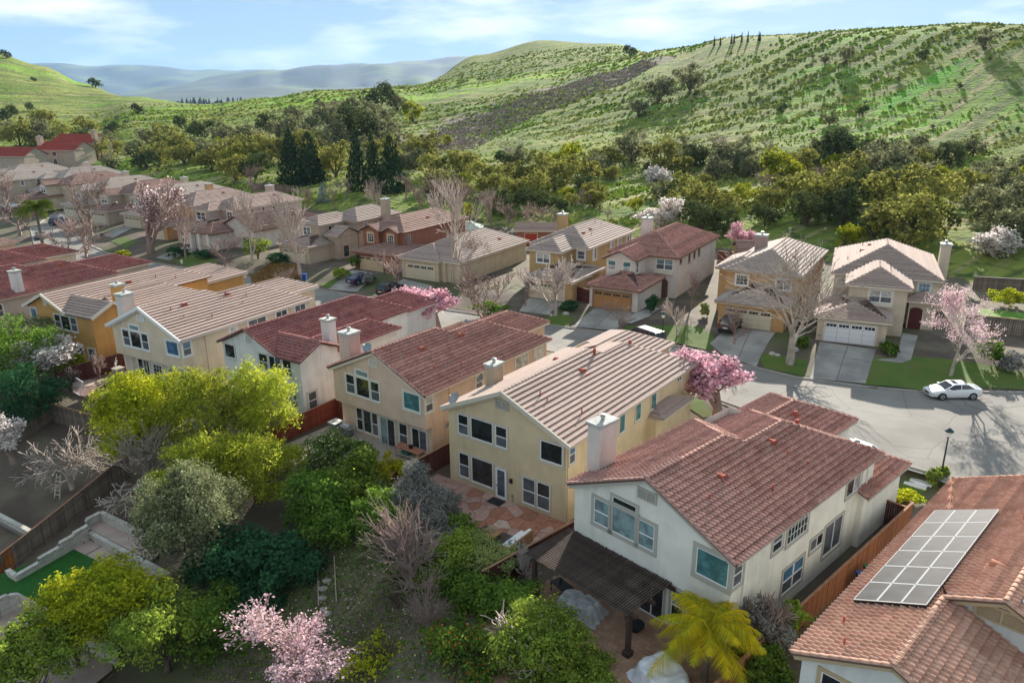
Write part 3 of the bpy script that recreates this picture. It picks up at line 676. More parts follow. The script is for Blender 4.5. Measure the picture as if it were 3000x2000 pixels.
    def hood(s, x, y, dx, dy, sz=.42, m_=None):                      # half-round attic vent opening down the slope (dx, dy)
        z = s.roof_z(x, y); d = Vector((dx, dy, 0)).normalized(); t = Vector((-d.y, d.x, 0)); c = Vector((x, y, z)); m0 = MB(); n = 8; a = [c + t * (sz * math.cos(math.pi * i / n)) + Vector((0, 0, sz * .95 * math.sin(math.pi * i / n) - .05)) + d * sz * .55 - Vector((0, 0, s.k * sz * .55)) for i in range(n + 1)]
        apex = c - d * sz * .9 + Vector((0, 0, s.k * sz * .9 + .06)); V = [tuple(p) for p in a] + [tuple(apex)] + [tuple(c + d * sz * .35 - Vector((0, 0, .1)))]
        m0.add(V, [(i, i + 1, n + 1) for i in range(n)] + [(i + 1, i, n + 2) for i in range(n)]); 
        m0.obox(c + d * sz * 1.0 - Vector((0, 0, s.k * sz * 1.0 - .06)), t * sz * .8, (d - Vector((0, 0, s.k))) * sz * .4, Vector((0, 0, .02)))
        return m0.build('attic_vent', m_ or m_vent, s.root)
    def downspout(s, x, y, z1, z0=-.3):
        m0 = MB(); m0.box(x - .04, x + .04, y - .04, y + .04, z0, z1); return m0.build('downspout', s.wallm, s.root)
    def gutter_line(s, a, b): s.gut.bar(Vector(a) + Vector((0, 0, -.05)), Vector(b) + Vector((0, 0, -.05)), .1, .1)
    def door(s, side, pos, u0, u1, z0, z1, m_, glass=None, arch=False, name='door', frm=None):
        fr = s.frame_of(side, pos); f = MB(); s.slab(f, fr, u0, u1, z0, z1, -.02, .05)
        if arch:
            n = 8; um = (u0 + u1) / 2
            for i in range(n):
                a0, a1 = math.pi * i / n, math.pi * (i + 1) / n; s.slab(f, fr, um - (u1 - u0) / 2 * math.cos(a0), um - (u1 - u0) / 2 * math.cos(a1), z1, z1 + (u1 - u0) * .14 * (math.sin(a0) + math.sin(a1)) + .01, -.02, .05)
        o = f.build(name, m_, s.root); t = MB(); w = .09
        for a in ((u0 - w, u0 - .002, z0, z1 + w), (u1 + .002, u1 + w, z0, z1 + w)) + (() if arch else ((u0, u1, z1 + .002, z1 + w),)): s.slab(t, fr, *a, -.02, .07)
        t.build('frame', frm or s.trim, o)
        if glass: q = MB(); s.slab(q, fr, u0 + .17, u1 - .17, z0 + .22, z1 - .16, .03, .058); q.build('pane', GL[glass], o)
        h = MB(); s.slab(h, fr, u0 + .06, u0 + .13, z0 + .95, z0 + 1.02, .05, .1); h.build('handle', m_black, o); return o
    def garage_door(s, pos, u0, u1, z0, z1, m_, lights=4, side='f'):
        fr = s.frame_of(side, pos); base = MB(); s.slab(base, fr, u0, u1, z0, z1, -.02, .015); o = base.build('garage_door', mat('door_joint', (.12, .11, .1)), s.root)
        nu, nz = 4, 4; du, dz = (u1 - u0) / nu, (z1 - z0) / nz; m0 = MB(); s.slab(m0, fr, .012, du - .012, .01, dz - .01, .015, .04)
        for i in range(nu):
            for j in range(nz):
                q = MB(); s.slab(q, fr, u0 + i * du + .012, u0 + (i + 1) * du - .012, z0 + j * dz + .01, z0 + (j + 1) * dz - .01, .0, .04); q.build('panel', m_, o)
            if lights:
                q = MB(); k = 3 if s.lod else 6
                for c in range(k):
                    ua = u0 + i * du + .12 + (du - .24) * c / k; s.slab(q, fr, ua + .02, ua + (du - .24) / k - .02, z1 - dz + .12, z1 - .14, .03, .047)
                q.build('pane', G_DARK, o)
        t = MB(); w = .14
        for a in ((u0 - w, u0 - .003, z0, z1 + w), (u1 + .003, u1 + w, z0, z1 + w), (u0, u1, z1 + .003, z1 + w)): s.slab(t, fr, *a, -.02, .09)
        t.build('frame', s.trim, o); return o

def model_x(h, L1, L2, W=11.4, xr2=6.6, x2=1.8, single=False, over=True, front=True, gar=(.4, 7.4, 24.0), wing=(8.0, 11.8, 21.8)):
    """rear house with one wide front gable, a stepped second ridge and a low garage wing on the street side"""
    e, k = h.e, h.k; xr = W / 2; z1 = e + k * xr; z2 = e + k * (W - xr2); ys = L1 - (W - xr2); yr1 = L1 - xr; yr2 = L2 - (W - xr2)
    h.plane([(xr, 0, z1), (W, 0, e), (W, ys, e), (xr2, ys, z2), (xr, yr1, z1)], single); h.plane([(xr2, ys, z2), (W, ys, e), (W, L2, e), (xr2, yr2, z2)], single)
    h.plane([(0, L1, e), (0, 0, e), (xr, 0, z1), (xr, yr1, z1)], single)
    h.plane([(xr, yr1, z1), (xr2, ys, z2), (x2, L1, e), (0, L1, e)]); h.plane([(xr2, yr2, z2), (x2, L2, e), (x2, L1, e), (xr2, ys, z2)]); h.plane([(W, L2, e), (x2, L2, e), (xr2, yr2, z2)])
    h.ridge((xr, 0, z1), (xr, yr1, z1)); h.ridge((xr, yr1, z1), (xr2, ys, z2)); h.ridge((xr2, ys, z2), (xr2, yr2, z2)); h.ridge((W, L2, e), (xr2, yr2, z2)); h.ridge((0, L1, e), (xr, yr1, z1)); h.ridge((x2, L2, e), (xr2, yr2, z2))
    if h.kind != 'flat': h.ridge((0, .02, e), (xr, .02, z1)); h.ridge((W, .02, e), (xr, .02, z1))
    else:
        for a, b in (((-.05, -.06, e - .05), (xr, -.06, z1 - .04)), ((W + .05, -.06, e - .05), (xr, -.06, z1 - .04))): h.deck.bar(Vector(a), Vector(b), .16, .3, 1)
    i = .35
    w = MB(); zf = 2.97 if over else -.6
    w.add([(i, i, zf), (W - i, i, zf), (W - i, L2 - i, zf), (i, L2 - i, zf), (i, i, e - .05), (W - i, i, e - .05), (W - i, L2 - i, e - .05), (i, L2 - i, e - .05), (xr, i, z1 - .19), (xr, i + .3, z1 - .19), (i, i + .3, e - .05), (W - i, i + .3, e - .05)],
          [(0, 1, 5, 8, 4), (1, 2, 6, 5), (3, 0, 4, 7), (2, 3, 7, 6), (0, 3, 2, 1), (10, 9, 11), (4, 8, 9, 10), (5, 11, 9, 8)]); w.build('wall', h.wallm, h.root)
    if over: w = MB(); w.box(i + .02, W - i - .02, i + .65, L2 - i - .02, -.7, 2.968); w.build('wall', h.wallm, h.root)
    h.gutter_line((W + .03, .1, e), (W + .03, L2, e)); h.gutter_line((-.03, .1, e), (-.03, L1, e))
    for xa in (.1, W - .1): fb = MB(); fb.bar((xa, .2, e - .2), (xr, .2, z1 - .2), .3, .22); fb.build('rake_board', h.trim, h.root)
    h.hip(gar[0], gar[1], L2 - 3, gar[2], e=4.35 + (1 if h.root.location.z < -.5 else 0) * .9, front='gable', k=.42)
    if wing: h.hip(wing[0], wing[1], L2 - 2.6, wing[2], e=3.9, front='gable', k=.42)
    return z1
# ------------------------------------------------------------------ near row of houses, seen from their gardens
ST = dict(A=stucco('pale_cream', (.80, .77, .68)), B=stucco('beige', (.66, .52, .33)), C=stucco('peach', (.70, .51, .38)), D_=stucco('white', (.78, .77, .74)), E=stucco('cream', (.74, .60, .44)), F=stucco('orange', (.60, .33, .11)),
          I=stucco('warm_grey', (.52, .45, .39)))
m_trimA = mat('grey_taupe_trim', (.42, .395, .34)); m_trimB = mat('beige_trim', (.55, .49, .40)); m_trimC = mat('cream_trim', (.68, .61, .51)); m_trimD = mat('pale_grey_trim', (.58, .58, .55)); m_tan = mat('tan_trim', (.47, .35, .21)); m_brown = mat('brown_fascia', (.24, .15, .10))
NR = 'houses of the near row seen from the back'
m_dw = mat('white_door', (.8, .81, .83), rough=.4)
# A: pale house with striking red tiles
A = House(3.2, 40.1, -1, 47.2, 6.0, 'pale cream two-storey house with dark red barrel tiles and a slatted pergola behind it', NR, ST['A'], T_RED, m_trimA, 'barrel')
A.single = True
model_x(A, 13.3, 17.6, single=True, over=False, gar=(.4, 7.3, 23.4), wing=(8.0, 11.8, 21.8)); A.finish()
A.window('f', .35, 1.9, 3.13, 4.12, 5.75, 'sash', 'bb', .2, trimm=m_trimA); A.window('f', .35, 3.2, 5.02, 4.12, 5.85, 'fixed', 'b', .2, trimm=m_trimA); A.window('f', .35, 3.25, 4.97, 5.95, 6.4, 'fixed', 'd', .16, trimm=m_trimA); A.window('f', .35, 5.1, 6.25, 4.12, 5.75, 'sash', 'bb', .2, trimm=m_trimA)
A.window('f', .35, 8.95, 10.85, 4.2, 5.78, 'fixed', 't', .24, trimm=m_trimA)
A.window('f', .35, 5.5, 7.1, .05, 2.15, 'slider', 'dd', .12); A.window('f', .35, 7.6, 8.4, .5, 2.6, 'sash', 'bd', .14, trimm=m_trimA); A.window('f', .35, 8.8, 10.6, .5, 2.6, 'slider', 'dd', .14, trimm=m_trimA); A.window('f', .35, 1.6, 4.4, .5, 2.5, 'slider', 'dd', .14, trimm=m_trimA)
A.louver('f', .35, 4.98, 6.28, 7.05, 7.72)
rp = 11.05
for u0, u1, z0, z1, st, g in ((.45, 1.3, 4.25, 5.7, 'sash', 'ss'), (4.35, 5.4, 4.45, 5.6, 'sash', 'sd'), (5.95, 8.3, 4.25, 5.75, 'grid', 'd'), (6.0, 8.4, .95, 2.6, 'double', 'us'), (9.1, 10.7, 2.35, 3.15, 'slider', 'sd'), (10.95, 13.3, 1.15, 3.3, 'slider', 'ss'), (13.3, 15.3, 4.3, 5.75, 'slider', 'dw')): A.window('r', rp, u0, u1, z0, z1, st, g, .15, trimm=m_trimA)
A.louver('r', rp, 11.0, 12.3, 5.45, 5.72)
A.chimney(-.15, 1.0, 1.7, 3.6, 0, 9.9, stucco('chimney_cream', (.66, .59, .53)))
for x, y, h in ((8.3, 2.2, .45), (9.6, 6.6, .45), (8.5, 10.3, .4), (9.5, 10.9, .3), (7.4, 12.2, .25)): A.pipe(x, y, h)
for x, y in ((7.6, 4.4), (7.4, 10.3)): A.hood(x, y, 1, 0)
m0 = MB(); m0.tube([(6.9, 14.5, A.roof_z(6.9, 14.5) - .1), (6.9, 14.5, A.roof_z(6.9, 14.5) + .5)], .12, 8); m0.tube([(5.0, 18.2, A.roof_z(5, 18.2) - .1), (5.0, 18.2, A.roof_z(5, 18.2) + .55)], .14, 8); m0.build('roof_flue', m_vent, A.root)
A.downspout(11.1, 1.5, 5.9); A.downspout(11.1, 16.2, 5.9)
# B: beige house with flat shingle courses and a flagstone terrace
B = House(-5.3, 51.8, -1, 37.3, 6.0, 'beige yellow two-storey house with flat pinkish tile roof and white patio door', NR, ST['B'], T_PINK, m_trimB, 'flat', exp=.42)
model_x(B, 17.0, 20.2, over=False, gar=(-.6, 6.4, 26.2), wing=(8.2, 12.3, 12.0)); B.finish()
B.window('f', .35, 1.3, 2.3, 4.15, 5.75, 'sash', 'ds', .14); B.window('f', .35, 2.55, 4.6, 4.15, 5.78, 'fixed', 'd', .14); B.window('f', .35, 4.85, 5.88, 4.15, 5.75, 'sash', 'ds', .14)
B.window('f', .35, 8.78, 10.6, 4.25, 5.72, 'fixed', 'd', .16)
B.window('f', .35, 1.3, 2.28, .62, 2.6, 'sash', 'ds', .13); B.window('f', .35, 2.52, 4.55, .55, 2.6, 'fixed', 'd', .13); B.door('f', .35, 4.82, 5.82, .0, 2.45, m_dw, 's')
B.window('f', .35, 7.25, 8.35, .4, 2.45, 'sash', 'ss', .12); B.window('f', .35, 8.5, 9.6, .4, 2.45, 'sash', 'ds', .12)
B.louver('f', .35, 4.88, 6.1, 7.1, 7.82, m_trimA)
for u0, u1, z0, z1, st, g in ((.45, 1.2, 4.4, 5.85, 'sash', 'us'), (7.2, 8.1, 4.1, 5.8, 'fixed', 't'), (9.7, 10.6, 4.2, 5.85, 'fixed', 't'), (12.25, 13.2, 4.3, 5.9, 'fixed', 't'), (16.9, 17.7, 5.2, 5.85, 'slider', 'dd'), (14.6, 15.9, 1.7, 2.6, 'slider', 'dd')): B.window('r', rp, u0, u1, z0, z1, st, g, .09)
for u0, u1 in ((7.6, 9.4), (13.2, 14.4)): B.window('l', .35, u0, u1, 4.0, 5.3, 'slider', 'bb', .09)
B.chimney(.55, 1.6, 4.3, 5.7, 0, 8.75, stucco('chimney_tan', (.48, .38, .27)))
for x, y, h in ((7.3, 2.4, .45), (7.9, 2.4, .3), (9.9, 3.8, .5), (3.2, 15.2, .4)): B.pipe(x, y, h)
B.hood(7.1, 8.2, 1, 0); B.hood(3.9, 9.6, -1, 0)
m0 = MB(); z = B.roof_z(6.4, 11.2); m0.tube([(6.4, 11.2, z - .1), (6.4, 11.2, z + .6)], .12, 8); z = B.roof_z(6.9, 16.2); m0.tube([(6.9, 16.2, z - .1), (6.9, 16.2, z + .5)], .14, 8); m0.build('roof_flue', m_vent, B.root)
B.downspout(10.95, .28, 5.9)
def sat_dish(h, p, d, r=.42, m_=None):                               # dish on a bent arm; p is the mount, d the facing direction (house frame)
    p = Vector(p); d = Vector(d).normalized(); c = p + Vector((0, 0, .55)); u = d.orthogonal().normalized(); w = d.cross(u); m0 = MB(); n = 14
    V = [tuple(c - d * .09)]; F = []
    for j, (rr, off) in enumerate(((.5, -.06), (1, 0))):
        for i in range(n): a = 2 * math.pi * i / n; V.append(tuple(c + (u * math.cos(a) + w * math.sin(a)) * r * rr + d * off))
    F = [(0, 1 + i, 1 + (i + 1) % n) for i in range(n)] + [(1 + i, 1 + n + i, 1 + n + (i + 1) % n, 1 + (i + 1) % n) for i in range(n)]
    m0.add(V, F); m0.add([tuple(Vector(v) - d * .02) for v in V], [f[::-1] for f in F]); o = m0.build('satellite_dish', m_ or mat('dish_grey', (.26, .26, .26), rough=.5), h.root)
    a = MB(); a.tube([p, p + Vector((0, 0, .4)), c - d * .1], .025, 6); a.tube([c - w * r * .8, c + d * .45 - w * .1], .015, 5); a.obox(c + d * .47 - w * .1, d * .05, u * .04, w * .04); a.build('mast', m_flue, o); return o
sat_dish(B, (1.0, .3, 6.35), (-.3, -.75, .75), .5); sat_dish(B, (.15, .7, 4.0), (-.9, -.1, .5), .48)
# C: peach house
C_ = House(-15.9, 60.7, -1, 36.8, 6.0, 'peach two-storey house with dark red barrel tiles and a paved patio with a grill', NR, ST['C'], T_RED, m_trimC, 'barrel', lod=1)
model_x(C_, 13.3, 17.6, over=True, gar=(.2, 6.6, 24.4), wing=None); C_.finish()
def xfront(h, ox=0, gl='ddd', low=True):
    h.window('f', .35, 1.95 + ox, 3.02 + ox, 4.1, 5.8, 'sash', gl[0] + 's', .13); h.window('f', .35, 3.2 + ox, 4.8 + ox, 4.1, 5.78, 'fixed', gl[1], .13); h.window('f', .35, 3.25 + ox, 4.75 + ox, 5.92, 6.45, 'fixed', 'b', .13); h.window('f', .35, 4.95 + ox, 5.98 + ox, 4.1, 5.8, 'sash', gl[2] + 's', .13)
xfront(C_); C_.window('f', .35, 8.72, 10.5, 4.3, 5.78, 'fixed', 't', .15); C_.louver('f', .35, 4.95, 6.05, 7.1, 7.8, m_trimC)
C_.window('f', .995, 2.2, 2.95, .45, 2.55, 'sash', 'dd', .12); C_.window('f', .995, 3.05, 4.05, .45, 2.55, 'fixed', 'd', .12); C_.window('f', .995, 4.12, 4.85, .45, 2.55, 'sash', 'ds', .12)
C_.window('f', .995, 5.1, 6.85, -.05, 2.45, 'slider', 'bd', .13); C_.window('f', .995, 7.35, 8.3, .4, 2.45, 'sash', 'ds', .12); C_.window('f', .995, 8.8, 10.45, .6, 2.4, 'slider', 'ds', .12)
C_.window('r', rp, .4, 1.25, 4.4, 5.75, 'sash', 'ws', .13)
for u0, u1, z0, z1, st, g in ((6.6, 7.5, 4.2, 5.6, 'sash', 'ws'), (9.3, 10.4, 4.2, 5.6, 'sash', 'ws'), (12.2, 14.2, 4.2, 5.6, 'slider', 'ww'), (15.2, 16.6, 4.2, 5.6, 'slider', 'ww')): C_.window('r', rp, u0, u1, z0, z1, st, g, .1)
C_.chimney(.5, 2.0, .9, 2.4, 0, 9.5, stucco('chimney_peach', (.60, .45, .38)))
for x, y, h in ((7.4, 2.6, .4), (9.5, 3.2, .45), (10.2, 5.8, .45), (7.8, 3.4, .3), (7.2, 9.8, .35)): C_.pipe(x, y, h)
C_.hood(7.2, 4.2, 1, 0); C_.hood(7.3, 9.0, 1, 0); sat_dish(C_, (4.8, .4, 8.1), (.2, -.8, .5), .4, mat('dish_blue_grey', (.2, .27, .31), rough=.5)); sat_dish(C_, (11.15, 7.0, 4.9), (.8, -.4, .5), .36)
lamp = MB(); lamp.cyl((6.0, .88), .1, 2.6, 2.8, 8, .05); lamp.build('wall_lamp', m_white, C_.root); C_.downspout(11.1, 3.2, 5.9)
# D and F: houses with a second gable on the side wall
def model_y(h, L, Wm=8.4, Wx=11.4, yg=5.2, **k):
    e, s = h.e, h.k; xr = Wm / 2; z1 = e + s * xr; g = yg / 2; zg = e + s * g; yf = L - xr; i = .35
    h.plane([(xr, 0, z1), (Wm, 0, e), (Wm - g, g, zg), (xr, g, z1)]); h.plane([(xr, g, z1), (Wm - g, g, zg), (Wm, yg, e), (Wm, L, e), (xr, yf, z1)]); h.plane([(0, L, e), (0, 0, e), (xr, 0, z1), (xr, yf, z1)]); h.plane([(Wm, L, e), (0, L, e), (xr, yf, z1)])
    h.plane([(Wm, 0, e), (Wx, 0, e), (Wx, g, zg), (Wm - g, g, zg)]); h.plane([(Wx, g, zg), (Wx, yg, e), (Wm, yg, e), (Wm - g, g, zg)])
    h.ridge((xr, 0, z1), (xr, yf, z1)); h.ridge((Wm - g, g, zg), (Wx, g, zg)); h.ridge((Wm, L, e), (xr, yf, z1)); h.ridge((0, L, e), (xr, yf, z1))
    if h.kind != 'flat': h.ridge((.02, .02, e), (xr, .02, z1)); h.ridge((Wm, .02, e), (xr, .02, z1)); h.ridge((Wx - .02, 0, e), (Wx - .02, g, zg)); h.ridge((Wx - .02, yg, e), (Wx - .02, g, zg))
    else:
        for a, b in (((0, -.06, e), (xr, -.06, z1)), ((Wm, -.06, e), (xr, -.06, z1)), ((Wx + .06, 0, e), (Wx + .06, g, zg)), ((Wx + .06, yg, e), (Wx + .06, g, zg))): h.deck.bar(Vector(a) - Vector((0, 0, .05)), Vector(b) - Vector((0, 0, .05)), .16, .3, 1)
    w = MB(); w.add([(i, i, -.6), (Wm - i, i, -.6), (Wm - i, L - i, -.6), (i, L - i, -.6), (i, i, e - .05), (Wm - i, i, e - .05), (Wm - i, L - i, e - .05), (i, L - i, e - .05), (xr, i, z1 - .19), (xr, i + .3, z1 - .19), (i, i + .3, e - .05), (Wm - i, i + .3, e - .05)],
                    [(0, 1, 5, 8, 4), (1, 2, 6, 5), (3, 0, 4, 7), (2, 3, 7, 6), (10, 9, 11), (4, 8, 9, 10), (5, 11, 9, 8)]); w.build('wall', h.wallm, h.root)
    w = MB(); X0, X1, Y0, Y1 = Wm - 1, Wx - i, i + .012, yg - i
    w.add([(X0, Y0, -.62), (X1, Y0, -.62), (X1, Y1, -.62), (X0, Y1, -.62), (X0, Y0, e - .06), (X1, Y0, e - .06), (X1, Y1, e - .06), (X0, Y1, e - .06), (X1, g, zg - .19), (X1 - .3, g, zg - .19)], [(0, 1, 5, 4), (1, 2, 6, 8, 5), (2, 3, 7, 6), (4, 5, 6, 7), (5, 8, 9), (8, 6, 9), (5, 9, 6)]); w.build('wall', h.wallm, h.root)
    h.hip(Wm - 2.6, Wx - .6, yg - .8, L - 4.5, e=e - .6, front='gable'); h.hip(.4, 7.2, L - 3, L + 6.5, e=5.2, front='gable')
D_ = House(-28.1, 68.1, -1, 33, 6.0, 'white two-storey house with maroon barrel tiles and a gable over its side wall', NR, ST['D_'], T_MAROON, m_trimD, 'barrel', lod=1)
model_y(D_, 18.6); D_.finish()
D_.window('f', .35, .65, 2.1, 4.55, 5.9, 'fixed', 'd', .15, trimm=m_trimD); D_.window('f', .35, 5.5, 6.7, 4.2, 5.8, 'sash', 'ds', .12, trimm=m_trimD); D_.window('f', .35, 6.9, 8.5, 4.2, 5.8, 'slider', 'ds', .12, trimm=m_trimD); D_.window('f', .35, 8.7, 9.85, 4.2, 5.8, 'sash', 'ds', .12, trimm=m_trimD)
D_.window('f', .35, 7.2, 8.0, 1.2, 2.8, 'sash', 'bb', .1, trimm=m_trimD); D_.window('f', .35, 8.1, 9.4, 1.2, 2.8, 'fixed', 'b', .1, trimm=m_trimD); D_.window('f', .35, 9.5, 10.2, 1.2, 2.8, 'sash', 'bs', .1, trimm=m_trimD)
D_.window('r', rp, .85, 1.85, 1.1, 2.8, 'sash', 'ss', .16, trimm=m_trimD); D_.louver('f', .35, 4.0, 4.7, 6.5, 7.3, m_trimD)
D_.chimney(9.3, 10.5, 4.5, 5.6, 0, 9.0, stucco('chimney_white', (.68, .66, .63))); D_.hood(5.6, 8.4, 1, 0); D_.pipe(5.5, 10.5, .35); D_.pipe(6.8, 12.3, .5); D_.pipe(5.2, 3.2, .4); D_.downspout(11.1, .28, 5.9)
E_ = House(-41.2, 73.3, -.8, 30, 6.0, 'cream two-storey house with flat pinkish tile roof, white rakes and a sunken patio', NR, ST['E'], T_PINK, m_white, 'flat', exp=.42, lod=1)
model_x(E_, 13.3, 17.6, over=True, gar=(-1.2, 5.2, 24.8), wing=None); E_.finish()
xfront(E_, 0, 'ddd'); E_.window('f', .35, 8.72, 10.45, 4.25, 5.65, 'fixed', 'u', .16); E_.louver('f', .35, 4.8, 5.95, 7.05, 7.7, m_white)
E_.window('f', .995, 2.7, 3.5, .5, 2.6, 'sash', 'dd', .12); E_.window('f', .995, 3.6, 4.5, .5, 2.6, 'slider', 'dd', .12); E_.window('f', .995, 5.1, 6.5, -.05, 2.4, 'grid', 'd', .15); E_.window('f', .995, 7.4, 8.5, .4, 2.5, 'sash', 'ud', .12); E_.window('f', .995, 9.2, 10.6, .9, 2.5, 'slider', 'ud', .12)
E_.window('r', rp, .4, 1.3, 4.3, 5.7, 'sash', 'us', .15); E_.window('r', rp, 6.0, 6.8, 5.0, 5.75, 'fixed', 'w', .15); E_.window('r', rp, 8.4, 10.8, 4.8, 5.75, 'slider', 'sd', .15); E_.window('r', rp, 12.2, 13.8, 5.1, 5.75, 'slider', 'dd', .15); E_.window('r', rp, 15, 16.6, 5.0, 5.75, 'slider', 'ss', .15)
E_.chimney(.7, 2.1, .8, 2.3, 0, 9.6, stucco('chimney_cream', (.66, .59, .53))); E_.hood(7.0, 4.1, 1, 0); E_.hood(7.2, 9.3, 1, 0)
for x, y, h in ((7.3, 2.4, .4), (8.6, 2.8, .3), (9.7, 5.2, .4), (9, 9.8, .3), (7.5, 8.3, .3), (8.2, 11, .4)): E_.pipe(x, y, h)
lamp = MB(); lamp.cyl((6.0, .88), .1, 2.6, 2.8, 8, .05); lamp.build('wall_lamp', m_white, E_.root); E_.downspout(11.1, 3.0, 5.9)
F_ = House(-54.5, 81.1, -.8, 28, 6.0, 'orange two-storey house with pale flat tile roof and white rake boards', NR, ST['F'], T_PINK, m_trimC, 'flat', exp=.42, lod=1)
model_y(F_, 19.4, Wm=7.7, Wx=12.0); F_.finish()
F_.window('f', .35, .7, 1.8, 4.5, 5.8, 'fixed', 'u', .15); F_.window('f', .35, 4.95, 5.95, 4.0, 5.6, 'sash', 'ds', .12); F_.window('f', .35, 6.1, 7.6, 4.0, 5.6, 'fixed', 'd', .12); F_.window('f', .35, 7.75, 8.8, 4.0, 5.6, 'sash', 'ss', .12); F_.window('f', .35, 6.8, 9.0, .4, 2.4, 'slider', 'dd', .12); F_.window('f', .35, 9.9, 11.1, .7, 2.4, 'sash', 'ss', .12)
F_.louver('f', .35, 3.5, 4.1, 6.4, 7.2, m_trimC); F_.chimney(9.3, 10.5, 4.3, 5.5, 0, 8.9); F_.hood(5.3, 9.5, 1, 0); F_.pipe(5.6, 13, .4); F_.pipe(6.6, 15, .5); F_.downspout(11.7, .28, 5.9)
F_.window('r', 11.05, 14.3, 15.5, 4.0, 5.1, 'grid', 'd', .2)
I_ = House(-69.7, 86.7, -.8, 27.8, 6.0, 'warm grey two-storey house with a broad maroon barrel tile roof at the picture edge', NR, ST['I'], T_MAROON, m_trimC, 'barrel', lod=1)
model_x(I_, 13.3, 17.6, over=False, gar=(-1, 6, 26.5), wing=None); I_.finish(); I_.chimney(10.0, 11.0, 4.4, 5.6, 0, 9.3, stucco('chimney_white', (.68, .66, .63))); I_.hood(7.5, 12.2, 1, 0); I_.hood(7.4, 6.6, 1, 0); I_.pipe(8.2, 13, .4)
for u0, u1 in ((1.5, 2.6), (6.3, 8.0)): I_.window('r', rp, u0, u1, 4.0, 5.5, 'sash', 'ds', .12)
J_ = House(-84.5, 95.5, -.8, 27, 6.0, 'tan two-storey house with red tile roof behind a small conifer', NR, ST['E'], T_MAROON, m_trimC, 'barrel', lod=1)
model_x(J_, 13.3, 17.6, over=False, gar=(-1, 6, 26), wing=None); J_.finish(); J_.hood(7.4, 12, 1, 0)
K_ = House(-99, 104, -.8, 26, 6.0, 'tan two-storey house with pale pink tile roof, farthest of the near row', NR, ST['C'], T_BROWN, m_trimC, 'flat', lod=1)
model_x(K_, 13.3, 17.6, over=False, gar=(-1, 6, 26), wing=None); K_.finish()
# G: roof with solar panels, bottom right
G = House(11.5, 25.68, -1, 45.7, 6.0, 'white house with terracotta barrel tile roof carrying a field of solar panels', NR, stucco('white2', (.70, .68, .63)), T_TERRA, m_tan, 'barrel')
G.single = True
e, k = 6.0, .44
a1, a2, y2, L = 3.8, 5.95, 5.7, 20.8; z1, z2 = e + k * a1, e + k * a2
G.plane([(0, L, e), (0, 0, e), (a1, 0, z1), (a1, y2, z1)], True); G.plane([(0, L, e), (a1, y2, z1), (a2, y2, z2), (a2, L, z2)], True)
G.plane([(a1, 0, z1), (2 * a1, 0, e), (2 * a1, y2 + .4, e), (a1, y2 + .4, z1)], True); G.plane([(a2, y2, z2), (2 * a2, y2, e), (2 * a2, L, e), (a2, L, z2)], True)
G.ridge((a1, 0, z1), (a1, y2, z1)); G.ridge((a2, y2, z2), (a2, L, z2)); G.ridge((.02, .02, e), (a1, .02, z1)); G.ridge((2 * a1, .02, e), (a1, .02, z1)); G.ridge((a1, y2, z1), (a2, y2, z2)); G.ridge((2 * a2, y2, e), (a2, y2, z2)); G.ridge((0, L, e), (a2, L, z2)); G.ridge((2 * a2, L, e), (a2, L, z2))
i = .35; w = MB()
w.add([(i, i, -.6), (2 * a1 - i, i, -.6), (2 * a1 - i, y2 + 1, -.6), (i, y2 + 1, -.6), (i, i, e - .05), (2 * a1 - i, i, e - .05), (2 * a1 - i, y2 + 1, e - .05), (i, y2 + 1, e - .05), (a1, i, z1 - .19), (a1, y2 + 1, z1 - .19)], [(0, 1, 5, 8, 4), (1, 2, 6, 5), (3, 0, 4, 7), (4, 8, 9, 7), (5, 6, 9, 8)]); w.build('wall', G.wallm, G.root)
w = MB(); w.add([(i + .02, y2 + i, -.6), (2 * a2 - i, y2 + i, -.6), (2 * a2 - i, L - i, -.6), (i + .02, L - i, -.6), (i + .02, y2 + i, e - .06), (2 * a2 - i, y2 + i, e - .06), (2 * a2 - i, L - i, e - .06), (i + .02, L - i, e - .06), (a2, y2 + i, z2 - .2), (a2, L - i, z2 - .2)], [(0, 1, 5, 8, 4), (1, 2, 6, 5), (3, 0, 4, 7), (2, 3, 7, 9, 6), (4, 8, 9, 7), (5, 6, 9, 8)]); w.build('wall', G.wallm, G.root)
for pa, pb in (((.1, .2, e - .2), (a1, .2, z1 - .2)), ((2 * a1 - .1, .2, e - .2), (a1, .2, z1 - .2)), ((a1, y2 + .2, z1 - .2), (a2, y2 + .2, z2 - .2)), ((2 * a2, y2 + .2, e - .2), (a2, y2 + .2, z2 - .2))): fb = MB(); fb.bar(pa, pb, .3, .22); fb.build('rake_board', m_tan, G.root)
G.gutter_line((-.04, .1, e), (-.04, L, e)); G.finish()
G.louver('f', y2 + i, 4.9, 6.9, 7.3, 8.05, m_tan); G.window('f', i, 1.2, 3.2, 4.0, 5.6, 'slider', 'dd', .18, trimm=m_tan); G.window('f', i, 4.6, 6.0, 4.2, 5.6, 'sash', 'dd', .18, trimm=m_tan)
for x, y, h in ((1.0, 2.6, .45), (1.7, .9, .45), (4.7, 17.5, .4)): G.pipe(x, y, h)
for x, y in ((4.85, 9.0), (4.9, 14.5)): G.hood(x, y, -1, 0, .4, mat('vent_terracotta', (.48, .2, .12), (.42, .17, .1), 3))
